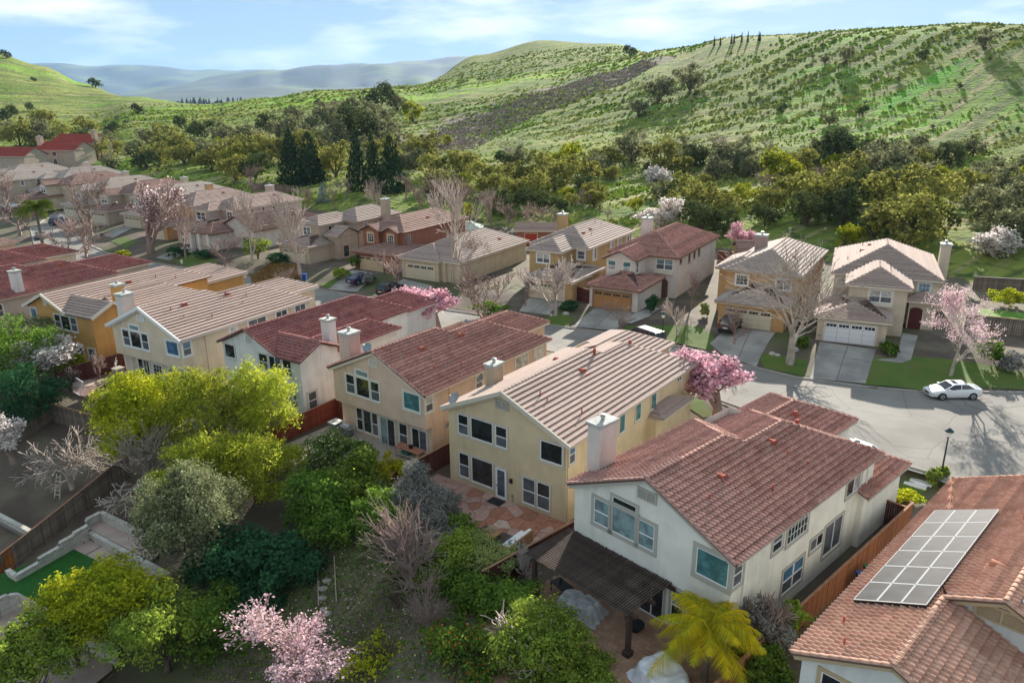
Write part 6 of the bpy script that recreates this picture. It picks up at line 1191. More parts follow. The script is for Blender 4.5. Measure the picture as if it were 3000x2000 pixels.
# ------------------------------------------------------------------ cars
def car(p, heading, label, paint, kind='sedan', cat='car', group=None):
    """heading: direction the nose points, radians from +x"""
    t = D.objects.new('parked_car', None); link(t); t.location = p; t.rotation_euler = (0, 0, heading); tag(t, label, cat, group)
    S = dict(sedan=dict(L=4.85, W=1.84, top=[(2.42, .48, .62), (2.32, .36, .74), (1.3, .30, .93), (.9, .28, .97), (-1.55, .28, 1.02), (-2.25, .32, 1.0), (-2.42, .45, .68)], cab=[(1.15, .30), (.35, 1.0), (-.95, 1.0), (-1.75, .15)], H=1.44, wb=(1.4, -1.42), wr=.33),
             suv=dict(L=4.7, W=1.88, top=[(2.35, .5, .72), (2.25, .4, .92), (1.3, .34, 1.05), (1.0, .34, 1.1), (-2.1, .34, 1.12), (-2.3, .4, 1.05), (-2.35, .5, .75)], cab=[(1.2, .05), (.45, 1.0), (-1.75, 1.0), (-2.25, .05)], H=1.74, wb=(1.38, -1.35), wr=.37),
             van=dict(L=5.1, W=1.98, top=[(2.55, .45, .66), (2.45, .36, .85), (1.75, .3, 1.0), (1.4, .3, 1.06), (-2.3, .3, 1.08), (-2.5, .38, 1.02), (-2.55, .45, .7)], cab=[(1.85, .0), (.8, 1.0), (-2.1, 1.0), (-2.48, .0)], H=1.75, wb=(1.55, -1.5), wr=.36))[kind]
    W2 = S['W'] / 2; V = []; n = 9
    for x, zb, zt in S['top']:
        k = 1.0 if abs(x) < 2.0 else .93 if abs(x) < 2.3 else .84
        half = [(W2 * .86 * k, zb - .08), (W2 * .985 * k, zb + .12), (W2 * k, (zb + zt) / 2 + .03), (W2 * .965 * k, zt - .06), (W2 * .86 * k, zt)]
        for y, z in half: V.append((x, y, z))
        V.append((x, 0, zt + .045 if abs(x) > 1.0 else zt + .02))
        for y, z in half[::-1][0:]: V.append((x, -y, z))
    c = 11; F = []; m = len(S['top'])
    for i in range(m - 1):
        for j in range(c): a, b_ = i * c + j, i * c + (j + 1) % c; F.append((a, b_, b_ + c, a + c))
    F += [tuple(range(c))[::-1], tuple(range((m - 1) * c, m * c))]
    pm = mat('paint_%s' % paint[0], paint[1], rough=.35, spec=.3); pm.node_tree.nodes['Principled BSDF'].inputs['Coat Weight'].default_value = .25
    b = MB(); b.add(V, F); o = b.build('body', pm, t); bv = o.modifiers.new('bevel', 'BEVEL'); bv.width = .05; bv.segments = 2; bv.limit_method = 'ANGLE'; bv.angle_limit = R(28); smooth(o)
    zb = S['top'][3][2] - .02; H = S['H']; (x0, _), (x1, _), (x2, _), (x3, _) = S['cab']
    g = MB(); w0, w1 = W2 * .93, W2 * .70; g.add([(x0, w0 * .86, zb), (x0, -w0 * .86, zb), (x3, -w0 * .88, zb), (x3, w0 * .88, zb), (x1, w1, H - .05), (x1, -w1, H - .05), (x2, -w1, H - .05), (x2, w1, H - .05), ((x0 + x1) / 2 - .3, w0 * .97, zb), ((x0 + x1) / 2 - .3, -w0 * .97, zb)], [(0, 1, 5, 4), (2, 3, 7, 6), (4, 5, 6, 7), (1, 9, 2, 6, 5), (3, 8, 0, 4, 7)]); g.build('window', G_DARK, t)
    rf = MB(); rf.add([(x1 + .1, w1 * 1.03, H - .05), (x1 + .1, -w1 * 1.03, H - .05), (x2 - .1, -w1 * 1.03, H - .05), (x2 - .1, w1 * 1.03, H - .05), (x1 - .12, w1 * .85, H), (x1 - .12, -w1 * .85, H), (x2 + .15, -w1 * .85, H), (x2 + .15, w1 * .85, H)], [(0, 1, 5, 4), (1, 2, 6, 5), (2, 3, 7, 6), (3, 0, 4, 7), (4, 5, 6, 7), (3, 2, 1, 0)]); rf.build('roof', pm, t)
    pl = MB()
    for s in (-1, 1):
        pl.bar((x0 + .02, s * w0 * .86, zb), (x1, s * w1, H - .04), .07, .05); pl.bar((x3, s * w0 * .88, zb), (x2, s * w1, H - .04), .14, .06); xm = (x1 + x2) / 2; pl.bar((xm, s * w0 * .97, zb), (xm, s * w1 * 1.01, H - .04), .07, .05)
        if kind != 'sedan': xm = x2 + .75; pl.bar((xm, s * w0 * .96, zb), (xm, s * w1 * 1.01, H - .04), .09, .05)
    pl.build('pillar', pm, t)
    if kind == 'sedan': sr = MB(); sr.box(xm * 0 - .2, .25, -.4, .4, H + .001, H + .012); sr.build('sunroof', G_DARK, t)
    for x in S['wb']:
        for s in (-1, 1):
            a = MB(); a.tube([(x, s * W2 * 1.004, S['wr'] + .01), (x, s * (W2 - .3), S['wr'] + .01)], S['wr'] + .06, 16); a.build('wheel_arch', m_black, t)
            w = MB(); w.tube([(x, s * (W2 - .2), S['wr']), (x, s * (W2 + .03), S['wr'])], S['wr'], 18); wo_ = w.build('wheel', mat('tyre', (.025, .025, .025), rough=.8), t); q = MB(); q.tube([(x, s * (W2 + .031), S['wr']), (x, s * (W2 + .045), S['wr'])], [S['wr'] * .68, S['wr'] * .62], 14); q.build('rim', mat('alloy', (.42, .42, .42), rough=.3, metal=.6), wo_)
            q = MB()
            for k in range(5): an = k * 1.2566; q.obox((x + .5 * S['wr'] * .62 * math.cos(an), s * (W2 + .047), S['wr'] + .5 * S['wr'] * .62 * math.sin(an)), (.1 * math.cos(an), 0, .1 * math.sin(an)), (0, .004, 0), (-.02 * math.sin(an), 0, .02 * math.cos(an)))
            q.build('spokes', mat('alloy_dark', (.08, .08, .08)), wo_)
    Lh = S['L'] / 2; zt = S['top'][1][2]
    for s in (-1, 1):
        q = MB(); q.obox((Lh - .15, s * W2 * .66, zt - .12), (.12, s * -.05, 0), (.02, .2, 0), (0, 0, .07)); q.build('headlight', mat('lamp_clear', (.6, .62, .65), rough=.1), t); q = MB(); q.obox((-Lh + .1, s * W2 * .70, zt - .02), (.08, s * .05, 0), (.02, .18, 0), (0, 0, .08)); q.build('tail_light', mat('lamp_red', (.4, .02, .02), rough=.2), t)
        q = MB(); q.obox((x0 - .25, s * (W2 + .06), zb + .06), (.09, 0, 0), (0, .09, 0), (0, 0, .06)); q.build('mirror', pm, t)
    q = MB(); q.obox((Lh - .03, 0, zt - .2), (.04, 0, 0), (0, .35, 0), (0, 0, .09)); q.build('grille', m_black, t); q = MB(); q.obox((-Lh + .03, 0, zt - .12), (.04, 0, 0), (0, .26, 0), (0, 0, .07)); q.build('number_plate', mat('plate', (.6, .6, .6)), t); return t
hd_ = lambda a, b: math.atan2(b.y - a.y, b.x - a.x)
a, b_ = at(2749, 1172, 0), at(2851, 1171, 0); car((a + b_) / 2 + Vector((.1, .85, 0)), hd_(b_, a), 'white sedan parked at the kerb under the pale pink blossom tree', ('white', (.75, .76, .77)))
a, b_ = at(1870, 1000, 0), at(1928, 1020, 0); q = at(1891, 982, .8); car(Vector((q.x, q.y, 0)), hd_(b_, a), 'dark grey minivan parked at the kerb by the lamp post', ('graphite', (.085, .088, .092)), 'van')
p_ = trace(2136, 965); car(p_ + Vector((0, -.3, .05)), R(60), 'black car in the driveway of the orange house behind bare twigs', ('black', (.012, .013, .015)), 'suv')
p_ = trace(1058, 828); car(p_ + Vector((0, 0, .07)), R(55), 'dark blue sedan parked in the driveway of the russet house', ('blue', (.012, .018, .07)))
p_ = trace(1143, 862); car(p_ + Vector((0, 0, .07)), R(62), 'black sport utility car half hidden by shrubs before the grey roof', ('black', (.012, .013, .015)), 'suv')
car(at(2505, 1325, .6) - Vector((0, 0, .55)), R(128), 'white car nose-in beside the red tiled garage wing', ('white', (.75, .76, .77)))
car(at(1195, 884, 0.0), R(150), 'white car parked behind the pink blossom trees', ('white', (.75, .76, .77)), 'suv')
p_ = at(177, 660, .0); car(p_, R(-10), 'dark navy car parked on the far left driveway', ('navy', (.02, .025, .10)), 'suv'); p_ = at(205, 640, .0); car(p_, R(172), 'white sedan parked behind the navy car far left', ('white', (.75, .76, .77)))
p_ = at(120, 697, 0); car(p_, R(120), 'pale car in shadow behind the left palm trunk', ('silver', (.20, .205, .21))); p_ = at(25, 610, 0); car(p_, R(160), 'white car glimpsed behind bare trees at the left edge', ('white', (.75, .76, .77)))
# ------------------------------------------------------------------ vegetation
def unit(v): return v / np.maximum(np.linalg.norm(v, axis=-1, keepdims=True), 1e-9)
def leaf_quads(P, Nn, size, aspect=.55, droop=0.0, r=rng):
    n = len(P); t = unit(np.cross(Nn, r.normal(size=(n, 3)))); 
    if droop: t = unit(t * (1 - droop) + np.array([0, 0, -1.]) * droop)
    b = unit(np.cross(Nn, t)); s = (size * r.uniform(.65, 1.35, n))[:, None]
    V = np.stack([P - t * s * .5, P + b * s * aspect * .5 + Nn * s * .08, P + t * s * .5, P - b * s * aspect * .5 + Nn * s * .08], 1).reshape(-1, 3)
    return V, np.arange(4 * n).reshape(n, 4)
def crown_points(lobes, n, r=rng, shell=.75, low=-.55):
    L = np.array([l[0] for l in lobes], float); Rr = np.array([l[1] if hasattr(l[1], '__len__') else (l[1],) * 3 for l in lobes], float)
    a = Rr.prod(1) ** (2 / 3); k = r.choice(len(lobes), n, p=a / a.sum()); d = unit(r.normal(size=(n, 3))); d[:, 2] = np.where(d[:, 2] < low, -d[:, 2], d[:, 2])
    rad = np.where(r.random(n) < shell, np.where(r.random(n) < .16, r.uniform(1.05, 1.32, n), r.uniform(.8, 1.05, n)), r.uniform(.35, .85, n))[:, None]
    P = L[k] + d * Rr[k] * rad; nc = max(8, n // 26); q = r.integers(0, nc, n); sg = Rr[k[q]] * r.uniform(.10, .24, (nc, 1))[q]; keep = r.random(n) < .8      # leaves gather in sprays
    P = np.where(keep[:, None], P[q] + r.normal(size=(n, 3)) * sg, P); d = np.where(keep[:, None], d[q], d)
    N = unit(d * .8 + np.array([0, 0, .35]) + r.normal(size=(n, 3)) * .55); return P, N
def lobes_in(rx, ry, rz, cz, n, seed, k=(.28, .44)):
    rs = np.random.default_rng(seed); out = []
    for i in range(n):
        t = rs.uniform(-.75, 1.0); a = i * 2.4 + rs.uniform(-.6, .6); q = math.sqrt(max(0, 1 - t * t)) ; f = rs.uniform(.5, .86)
        s = rs.uniform(k[0] * .7, k[1] * .95); out.append(((rx * q * f * math.cos(a), ry * q * f * math.sin(a), cz + rz * t * f), (rx * s, ry * s, rz * s * rs.uniform(.8, 1.1))))
    out.append(((0, 0, cz), (rx * .55, ry * .55, rz * .6))); return out
class Br:                                                            # branching skeleton -> tapered tubes
    def __init__(s, seed): s.r = random.Random(seed); s.seg = []; s.tips = []
    def grow(s, p, d, L, r, lev, o):
        n = 3 if lev > 0 else 4; pts = [p]; q = p; dd = d
        for i in range(n):
            w = o['wob'] * (1 if lev < o['lev'] else .5); dd = (dd + Vector((s.r.uniform(-w, w), s.r.uniform(-w, w), s.r.uniform(-w, w) * .6 + o['up'])) ).normalized(); q2 = q + dd * L / n; r0 = r * (1 - .62 * i / n); r1 = r * (1 - .62 * (i + 1) / n); s.seg.append((q, q2, r0, r1, lev)); q = q2; pts.append((q, dd, r1))
        if lev <= 0: s.tips.append((q, dd)); s.tips.append((pts[2][0], dd)); return
        k = o['kids'][o['lev'] - lev] if isinstance(o['kids'], (list, tuple)) else o['kids']
        for j in range(k):
            t = pts[1 + (j % n)] if j < n else pts[n]
            if lev == o['lev']: t = pts[n - 1 if j % 2 else n] if j < k * .7 else pts[max(1, n - 2)]
            a = s.r.uniform(o['ang'] * .6, o['ang'] * 1.25); ax = t[1].orthogonal().normalized(); ax.rotate(Matrix.Rotation(s.r.uniform(0, 6.283), 3, t[1])); nd = t[1].copy(); nd.rotate(Matrix.Rotation(a, 3, ax)); s.grow(t[0], nd, L * o['len'] * s.r.uniform(.75, 1.2), t[2] * .72, lev - 1, o)
        if lev < o['lev']: s.grow(q, dd, L * o['len'], pts[-1][2], lev - 1, o)
    def mesh(s, name, m, minr=.012):
        V = []; F = []; base = 0
        for p, q, r0, r1, lev in s.seg:
            d = (q - p).normalized(); u = d.orthogonal().normalized(); w = d.cross(u); n = 5 if r0 > .05 else 3; r0, r1 = max(r0, minr), max(r1, minr * .7)
            for c, r in ((p, r0), (q, r1)):
                for k in range(n): a = 6.2832 * k / n; V.append(c + (u * math.cos(a) + w * math.sin(a)) * r)
            for k in range(n): F.append((base + k, base + (k + 1) % n, base + n + (k + 1) % n, base + n + k))
            base += 2 * n
        return np_mesh(name, np.array([v[:] for v in V], float), np.array(F), m)
m_bark = mat('bark_brown', (.12, .085, .062), (.08, .058, .045), 3, bump=.5, bscale=12); m_barkp = mat('bark_plane', (.46, .40, .34), (.30, .255, .21), 2.2, bump=.3); m_twig = mat('twig_grey_pink', (.33, .235, .20), (.25, .18, .155), 1.5); m_twigp = mat('twig_pale', (.50, .42, .36), (.38, .31, .27), 1.5); m_barkd = mat('bark_dark', (.06, .042, .036))
def tree(name, p, trunk_me, crown_mes, label, cat, group=None, rot=None, scale=(1, 1, 1)):
    t = thing(name, p, rot if rot is not None else random.uniform(0, 6.28), label, cat, group, scale)
    if trunk_me: link(D.objects.new('trunk', trunk_me), t)
    for nm, me in crown_mes: link(D.objects.new(nm, me), t)
    return t
# templates, one unit wide and one unit tall
def tmpl_round(nm, m, n, size, seed, nl=15, cz=.47, rz=.5, aspect=.6, tr=.03):
    r = np.random.default_rng(seed); P, N = crown_points(lobes_in(.5, .5, rz, cz, nl, seed), n, r); V, F = leaf_quads(P, N, size, aspect, r=r); me = np_mesh('crown', V, F, m)
    b = MB(); b.tube([(0, 0, -.1), (.01, 0, .15), (0, .02, .5)], [tr, tr * .8, tr * .4], 6)
    for a in range(4): b.tube([(0, 0, .12), (.16 * math.cos(a * 1.6), .16 * math.sin(a * 1.6), .4), (.3 * math.cos(a * 1.6), .3 * math.sin(a * 1.6), .6)], [tr * .6, tr * .4, .006], 4)
    return b.mesh('trunk', m_bark), me
L_OLIVE = leafmat('leaf_olive', (.31, .30, .075), (.20, .205, .055), .42); L_OLIVE2 = leafmat('leaf_olive_grey', (.27, .27, .14), (.18, .19, .095), .38); L_DARK = leafmat('leaf_dark', (.11, .135, .05), (.07, .095, .035), .28); L_YG = leafmat('leaf_yellow_green', (.36, .37, .03), (.24, .27, .03), .45); L_CON = leafmat('needle_dark', (.03, .055, .028), (.02, .04, .02), .12)
OAK = [tmpl_round('oak', m, 2700, .062, s, 17) for m, s in ((L_OLIVE, 1), (L_OLIVE, 2), (L_OLIVE2, 3), (L_DARK, 4), (L_YG, 5), (L_OLIVE2, 6))]
def tmpl_conifer(seed, m, n=3600, wob=.1):
    r = np.random.default_rng(seed); z = 1 - np.sqrt(r.random(n)) * .97; a = r.random(n) * 6.283; tier = .86 + .14 * np.sin(z * 60 + 2 * np.sin(a * 2)); rad = .5 * (1.0 - z) ** .72 * tier * (1 + wob * np.sin(a * 3 + z * 9)) * np.where(r.random(n) < .8, r.uniform(.85, 1.05, n), r.uniform(.3, .9, n))
    P = np.stack([rad * np.cos(a), rad * np.sin(a), z], -1); N = unit(np.stack([np.cos(a), np.sin(a), np.full(n, .6)], -1) + r.normal(size=(n, 3)) * .5); V, F = leaf_quads(P, N, .05, .5, .45, r=r); b = MB(); b.tube([(0, 0, -.05), (0, 0, .9)], [.035, .005], 6); return b.mesh('trunk', m_bark), np_mesh('crown', V, F, m)
CON = [tmpl_conifer(s, L_CON) for s in (1, 2)]; SPRUCE = tmpl_conifer(5, leafmat('needle_blue', (.16, .22, .22), (.10, .15, .15), .15), 2400)
def tmpl_bare(seed, lev=4, kids=(5, 4, 3, 3, 2), ang=.62, ln=.66, L=.34, r=.028, up=.05, wob=.22, m=None, minr=.0032, d=(0, 0, 1)):
    b = Br(seed); b.grow(Vector((0, 0, -.03)), Vector(d).normalized(), L, r, lev, dict(wob=wob, up=up, kids=list(kids), ang=ang, len=ln, lev=lev)); zt = max(s[1].z for s in b.seg); xs = [s[1].x for s in b.seg]; wd = max(max(xs) - min(xs), max(s[1].y for s in b.seg) - min(s[1].y for s in b.seg))
    return b, b.mesh('branches', m or m_twig, minr), zt, wd
BARE = [tmpl_bare(s, m=m_twig) for s in (11, 12, 13)]; BAREP = [tmpl_bare(s, m=m_twigp, L=.32) for s in (21, 22)]
def blossoms(b, n, size, m, seed, spread=.05, k=1.0, low=0.0):
    r = np.random.default_rng(seed); T = np.array([t[0][:] for t in b.tips]); S = [(np.array(p[:]), np.array(q[:])) for p, q, _, _, lev in b.seg if lev <= 1]; i = r.integers(0, len(S), n); t = r.random((n, 1)); A = np.array([s[0] for s in S])[i]; B_ = np.array([s[1] for s in S])[i]
    P = A + (B_ - A) * t + r.normal(size=(n, 3)) * spread; V, F = leaf_quads(P, unit(r.normal(size=(n, 3)) + np.array([0, 0, .6])), size, .85, r=r); return np_mesh('blossom', V, F, m)
L_PINK = leafmat('blossom_pink', (.86, .56, .63), (.72, .38, .47), .45, rnd=.2); L_PALEP = leafmat('blossom_pale_pink', (.86, .66, .68), (.74, .52, .56), .45, rnd=.15); L_WHITE = leafmat('blossom_white', (.84, .78, .74), (.7, .63, .58), .45, rnd=.15)
def put_tree(T, p, h, w, label, cat='tree', group=None, name='tree', rot=None): return tree(name, p, T[0], [('crown', T[1])], label, cat, group, rot, (w, w, h))
def put_bare(T, p, h, label, cat='bare tree', group=None, w=None, name='bare_tree', extra=()):
    k = h / T[2]; kw = (w / T[3]) if w else k; t = thing(name, p, random.uniform(0, 6.28), label, cat, group, (kw, kw, k)); link(D.objects.new('branches', T[1]), t)
    for nm, me in extra: link(D.objects.new(nm, me), t)
    return t
wpx = lambda p, px: px * (Vector(p) - Vector((0, 0, CAM_H))).length / F_PX

# -- tree belt and single trees on the hillside: (u, v of the crown centre, crown width in photo pixels, kind)
KIND = {'o': ([0, 1], 'round olive green oak'), 'g': ([2, 5], 'grey green bush'), 'd': ([3], 'dark evergreen oak'), 'y': ([4], 'bright yellow green bush')}
BELT = [(90, 317, 26, 'd'), (405, 322, 34, 'd'), (25, 342, 50, 'd'), (130, 362, 70, 'o'), (60, 400, 90, 'o'), (10, 385, 70, 'g'), (175, 395, 70, 'o'), (255, 372, 60, 'o'), (330, 378, 40, 'd'), (110, 400, 80, 'g'), (315, 410, 60, 'g'), (530, 362, 42, 'd'), (570, 385, 50, 'd'), (602, 383, 70, 'd'), (485, 415, 90, 'o'), (440, 395, 30, 'g'), (530, 420, 70, 'o'), (470, 452, 90, 'o'), (540, 455, 80, 'o'), (610, 445, 80, 'g'), (400, 445, 60, 'g'), (330, 480, 50, 'g'), (250, 448, 55, 'y'), (10, 480, 70, 'g'), (235, 425, 80, 'd'), (620, 470, 90, 'o'), (680, 430, 70, 'g'), (560, 425, 50, 'g'),
        (735, 415, 130, 'g'), (790, 372, 95, 'd'), (840, 385, 100, 'g'), (905, 370, 80, 'g'), (865, 340, 70, 'g'), (960, 350, 100, 'g'), (1020, 330, 110, 'g'), (1075, 345, 120, 'g'), (1120, 370, 130, 'g'), (1110, 295, 95, 'd'), (1165, 300, 70, 'g'), (1210, 335, 75, 'y'), (1050, 385, 130, 'd'), (1150, 400, 80, 'g'), (980, 400, 120, 'g'), (900, 420, 110, 'o'), (720, 455, 110, 'o'), (790, 440, 110, 'o'), (650, 395, 80, 'g'), (930, 300, 22, 'd'), (940, 455, 120, 'o'), (985, 475, 130, 'o'), (750, 490, 100, 'd'), (690, 500, 90, 'o'), (700, 470, 70, 'g'), (1190, 450, 70, 'g'),
        (1250, 432, 105, 'o'), (1310, 415, 40, 'y'), (1345, 480, 110, 'o'), (1270, 490, 90, 'o'), (1220, 465, 80, 'd'), (1415, 510, 95, 'o'), (1360, 530, 60, 'y'), (1440, 545, 110, 'o'), (1510, 505, 100, 'o'), (1560, 545, 110, 'o'), (1625, 520, 120, 'o'), (1590, 490, 110, 'o'), (1530, 460, 80, 'g'), (1660, 470, 110, 'y'), (1700, 500, 120, 'o'), (1745, 480, 90, 'g'), (1560, 590, 110, 'd'), (1500, 560, 90, 'o'), (1660, 570, 50, 'y'), (1640, 600, 60, 'd'), (1270, 560, 80, 'd'), (1320, 560, 60, 'd'), (1470, 600, 90, 'd'), (1280, 530, 90, 'o'), (1720, 545, 80, 'd'), (1850, 440, 110, 'g'), (1790, 455, 70, 'g'), (1935, 455, 120, 'o'), (2035, 455, 90, 'd'), (1990, 430, 80, 'g'), (2130, 470, 100, 'g'), (2180, 455, 100, 'g'), (2230, 485, 70, 'o'), (2280, 505, 130, 'y'), (2340, 490, 110, 'o'), (2430, 455, 120, 'd'), (2470, 445, 140, 'd'), (2380, 440, 80, 'g'), (2540, 480, 120, 'g'), (2600, 500, 140, 'g'), (2660, 520, 130, 'g'), (2560, 440, 100, 'g'), (2620, 450, 90, 'g'), (2480, 510, 110, 'o'), (2590, 545, 130, 'd'),
        (1860, 600, 60, 'y'), (2010, 560, 110, 'o'), (2060, 580, 120, 'o'), (2110, 600, 110, 'o'), (2050, 640, 120, 'd'), (2120, 650, 100, 'd'), (2165, 575, 75, 'y'), (1985, 610, 80, 'd'), (2250, 590, 100, 'o'), (2330, 560, 140, 'o'), (2420, 570, 150, 'o'), (2500, 565, 140, 'd'), (2470, 610, 130, 'd'), (2360, 620, 120, 'd'), (2240, 630, 90, 'd'), (2600, 590, 160, 'o'), (2680, 600, 170, 'o'), (2640, 660, 190, 'o'), (2560, 650, 130, 'd'), (2720, 650, 130, 'd'), (2500, 695, 70, 'y'), (2755, 515, 70, 'y'), (2830, 560, 120, 'o'), (2900, 540, 130, 'g'), (2960, 560, 120, 'g'), (2860, 600, 110, 'g'), (2980, 530, 70, 'y'), (2940, 620, 170, 'g'), (2990, 670, 150, 'g'), (2900, 500, 90, 'g'), (2720, 460, 70, 'g'), (2800, 440, 60, 'g'), (2850, 430, 70, 'g'), (2780, 460, 80, 'd'), (2690, 420, 60, 'g'),
        (1845, 152, 42, 'd'), (1908, 142, 24, 'd'), (2525, 325, 36, 'd'), (2430, 350, 50, 'g'), (1870, 320, 60, 'g'), (2880, 120, 60, 'g'), (2700, 165, 30, 'd'), (2415, 175, 34, 'g'), (2480, 170, 50, 'g'), (1930, 265, 100, 'g'), (2020, 240, 90, 'g'), (100, 235, 14, 'd'), (280, 245, 34, 'd'), (300, 248, 26, 'd'), (20, 165, 24, 'd'), (190, 215, 18, 'd'), (2290, 320, 30, 'd')]
for i in range(110):                                                  # smaller bushes that close the belt
    u = random.uniform(250, 3000); vb_ = float(np.interp(u, [250, 600, 900, 1200, 1500, 1800, 2200, 2600, 3000], [440, 450, 420, 440, 490, 500, 500, 520, 520])); BELT.append((u, vb_ + random.uniform(-45, 100 if u > 1200 else 40), random.uniform(36, 80), random.choice('oooggyd')))
for i in range(26):                                                   # brush on the upper slopes
    BELT.append((random.uniform(1900, 3000), random.uniform(160, 400), random.uniform(9, 18), random.choice('gggd')))
for u, v, w, kd in BELT:
    p = trace(u, v + w * .36)
    if p is None: continue
    ids, lab = KIND[kd]; W_ = wpx(p, w) * random.uniform(.9, 1.05); hill_ = v < 330; where = next(t_ for lim, t_ in ((400, 'above the red-roofed terrace'), (700, 'left of the dark conifers'), (1000, 'around the dark conifers'), (1300, 'right of the dark conifers'), (1560, 'behind the russet house'), (1800, 'behind the golden tan house'), (2100, 'behind the white house'), (2450, 'behind the orange house'), (2750, 'behind the cream house'), (9999, 'at the right picture edge')) if u < lim); where += ', high up' if v < 430 else ', low down' if v > 540 else ''
    put_tree(OAK[random.choice(ids)], p + Vector((0, 0, -.08 * W_)), W_ * random.uniform(.8, .98), W_, ('solitary ' + lab + ' on the open slope ' if hill_ else lab + ' ') + where, 'tree', ('scattered ' if hill_ else 'belt of ') + lab + 's', 'oak_tree' if kd in 'od' else 'bush_tree')
BB = [(245, 470, 70), (1265, 450, 40), (1500, 455, 60), (1880, 420, 60), (2110, 440, 80), (2250, 440, 50), (1710, 590, 60), (1190, 560, 80), (1290, 600, 120), (1330, 590, 150), (1380, 600, 110), (1440, 625, 100), (1560, 640, 90), (1490, 640, 80), (1230, 590, 90), (1100, 560, 70), (735, 520, 60), (980, 585, 70), (1010, 560, 60), (760, 560, 60), (900, 590, 70), (1620, 640, 60), (2240, 560, 90), (2700, 790, 60), (2390, 540, 80), (1780, 640, 50), (1905, 690, 70)]
for u, v, w in BB:
    p = trace(u, v + w * .4); where = next(t_ for lim, t_ in ((850, 'left of the dark conifers'), (1150, 'right of the dark conifers'), (1420, 'behind the russet house'), (1640, 'behind the low grey roof'), (1800, 'behind the golden tan house'), (2200, 'behind the white house'), (9999, 'behind the cream house')) if u < lim) + (', up the slope' if v < 500 else '')
    if p is not None: W_ = wpx(p, w); put_bare(random.choice(BARE), p, W_ * 1.0, 'leafless grey pink tree ' + where, 'bare tree', 'leafless trees behind the far houses', W_)
# conifers
for i, (u0, vb, vt, w, lab) in enumerate(((862, 565, 385, 92, 'dark conifer, left of the pair left of the blue spruce'), (915, 568, 395, 100, 'dark conifer, right of the pair left of the blue spruce'), (1052, 585, 388, 72, 'tall narrow dark conifer, left in the group of three by the chimney'), (1098, 588, 398, 70, 'tall narrow dark conifer, middle of the group of three by the chimney'), (1152, 590, 400, 104, 'broadest dark conifer, right in the group of three by the chimney'))):
    p = at(u0, vb, 2.0); d = (p - Vector((0, 0, CAM_H))).length; h = (vb - vt) * d / F_PX * 1.04; put_tree(CON[i % 2], (p.x, p.y, 1.2), h, w * d / F_PX * 1.15, lab, 'conifer', 'dark conifers behind the far houses', 'conifer')
p = at(948, 612, 1.2); put_tree(SPRUCE, (p.x, p.y, 1.0), wpx(p, 75), wpx(p, 52), 'small blue grey spruce behind the beige grey house', 'spruce', name='blue_spruce')
for k_, (u, v0, v1) in enumerate(((2092, 132, 112), (2110, 130, 115), (2142, 126, 105), (2150, 124, 106), (2172, 122, 100), (2190, 120, 98), (2222, 117, 98), (2226, 116, 100))):
    p = trace(u, v0 + 6)
    if p is not None: put_tree(CON[0], p, wpx(p, v0 - v1 + 8), wpx(p, 7), 'thin dark tree standing on the skyline of the right hill', 'tree', 'thin trees on the skyline', 'skyline_tree')
# white blossom trees behind houses
PLUM = tmpl_bare(31, 4, (6, 4, 4, 3), .6, .66, .24, .03, .06, .2, m_twig, .003); PLUMW = blossoms(PLUM[0], 5200, .020, L_WHITE, 1, .016); PLUMP = blossoms(PLUM[0], 5000, .020, L_PINK, 2, .014); PLUMPP = blossoms(PLUM[0], 2600, .015, L_PALEP, 3, .014)
PLUM2 = tmpl_bare(32, 4, (6, 4, 4, 3), .6, .66, .22, .03, .08, .2, m_twig, .003); PLUM2P = blossoms(PLUM2[0], 5200, .019, L_PINK, 4, .013); PLUM2PP = blossoms(PLUM2[0], 1100, .010, L_PALEP, 3, .014); PLUM2W = blossoms(PLUM2[0], 5200, .02, L_WHITE, 5, .016)
def blossom(T, me, u, vb, vt, wp_, zb, label, group=None):
    p = at(u, vb, zb); d = (p - Vector((0, 0, CAM_H))).length; return put_bare(T, (p.x, p.y, zb), (vb - vt) * d / F_PX * 1.0, label, 'blossom tree', group, wp_ * d / F_PX * 1.1, 'blossom_tree', (('blossom', me),))
blossom(PLUM, PLUMW, 1945, 690, 580, 145, 1.2, 'white blossoming tree behind the chimney of the white house'); blossom(PLUM2, PLUM2W, 1945, 575, 492, 90, 1.6, 'pale grey white bush tree on the clearing below the hill'); blossom(PLUM, PLUMP, 2160, 745, 655, 85, 1.2, 'pink blossom tree behind the orange house annex')
blossom(PLUM2, PLUM2W, 2885, 780, 675, 115, 1.2, 'whitish leaved shrub tree behind the fence at right')
blossom(PLUM, PLUMP, 1170, 960, 835, 150, .1, 'pink blossom tree by the road, left one of the pair'); blossom(PLUM2, PLUM2P, 1285, 965, 830, 190, .1, 'pink blossom tree by the road, right one of the pair')
blossom(PLUM2, PLUM2P, 2105, 1212, 1020, 225, .05, 'pink blossom tree with dark trunk on the near sidewalk lawn'); blossom(PLUM2, PLUM2PP, 440, 742, 545, 170, .4, 'large pale pink blossom tree in front of the far left houses')
blossom(PLUM, PLUMW, 40, 1350, 1225, 150, -1.6, 'white blossoming shrub tree at the left edge below the fence'); blossom(PLUM2, PLUM2W, 110, 1135, 1010, 150, -.6, 'white blossoming tree among green crowns by the orange house')
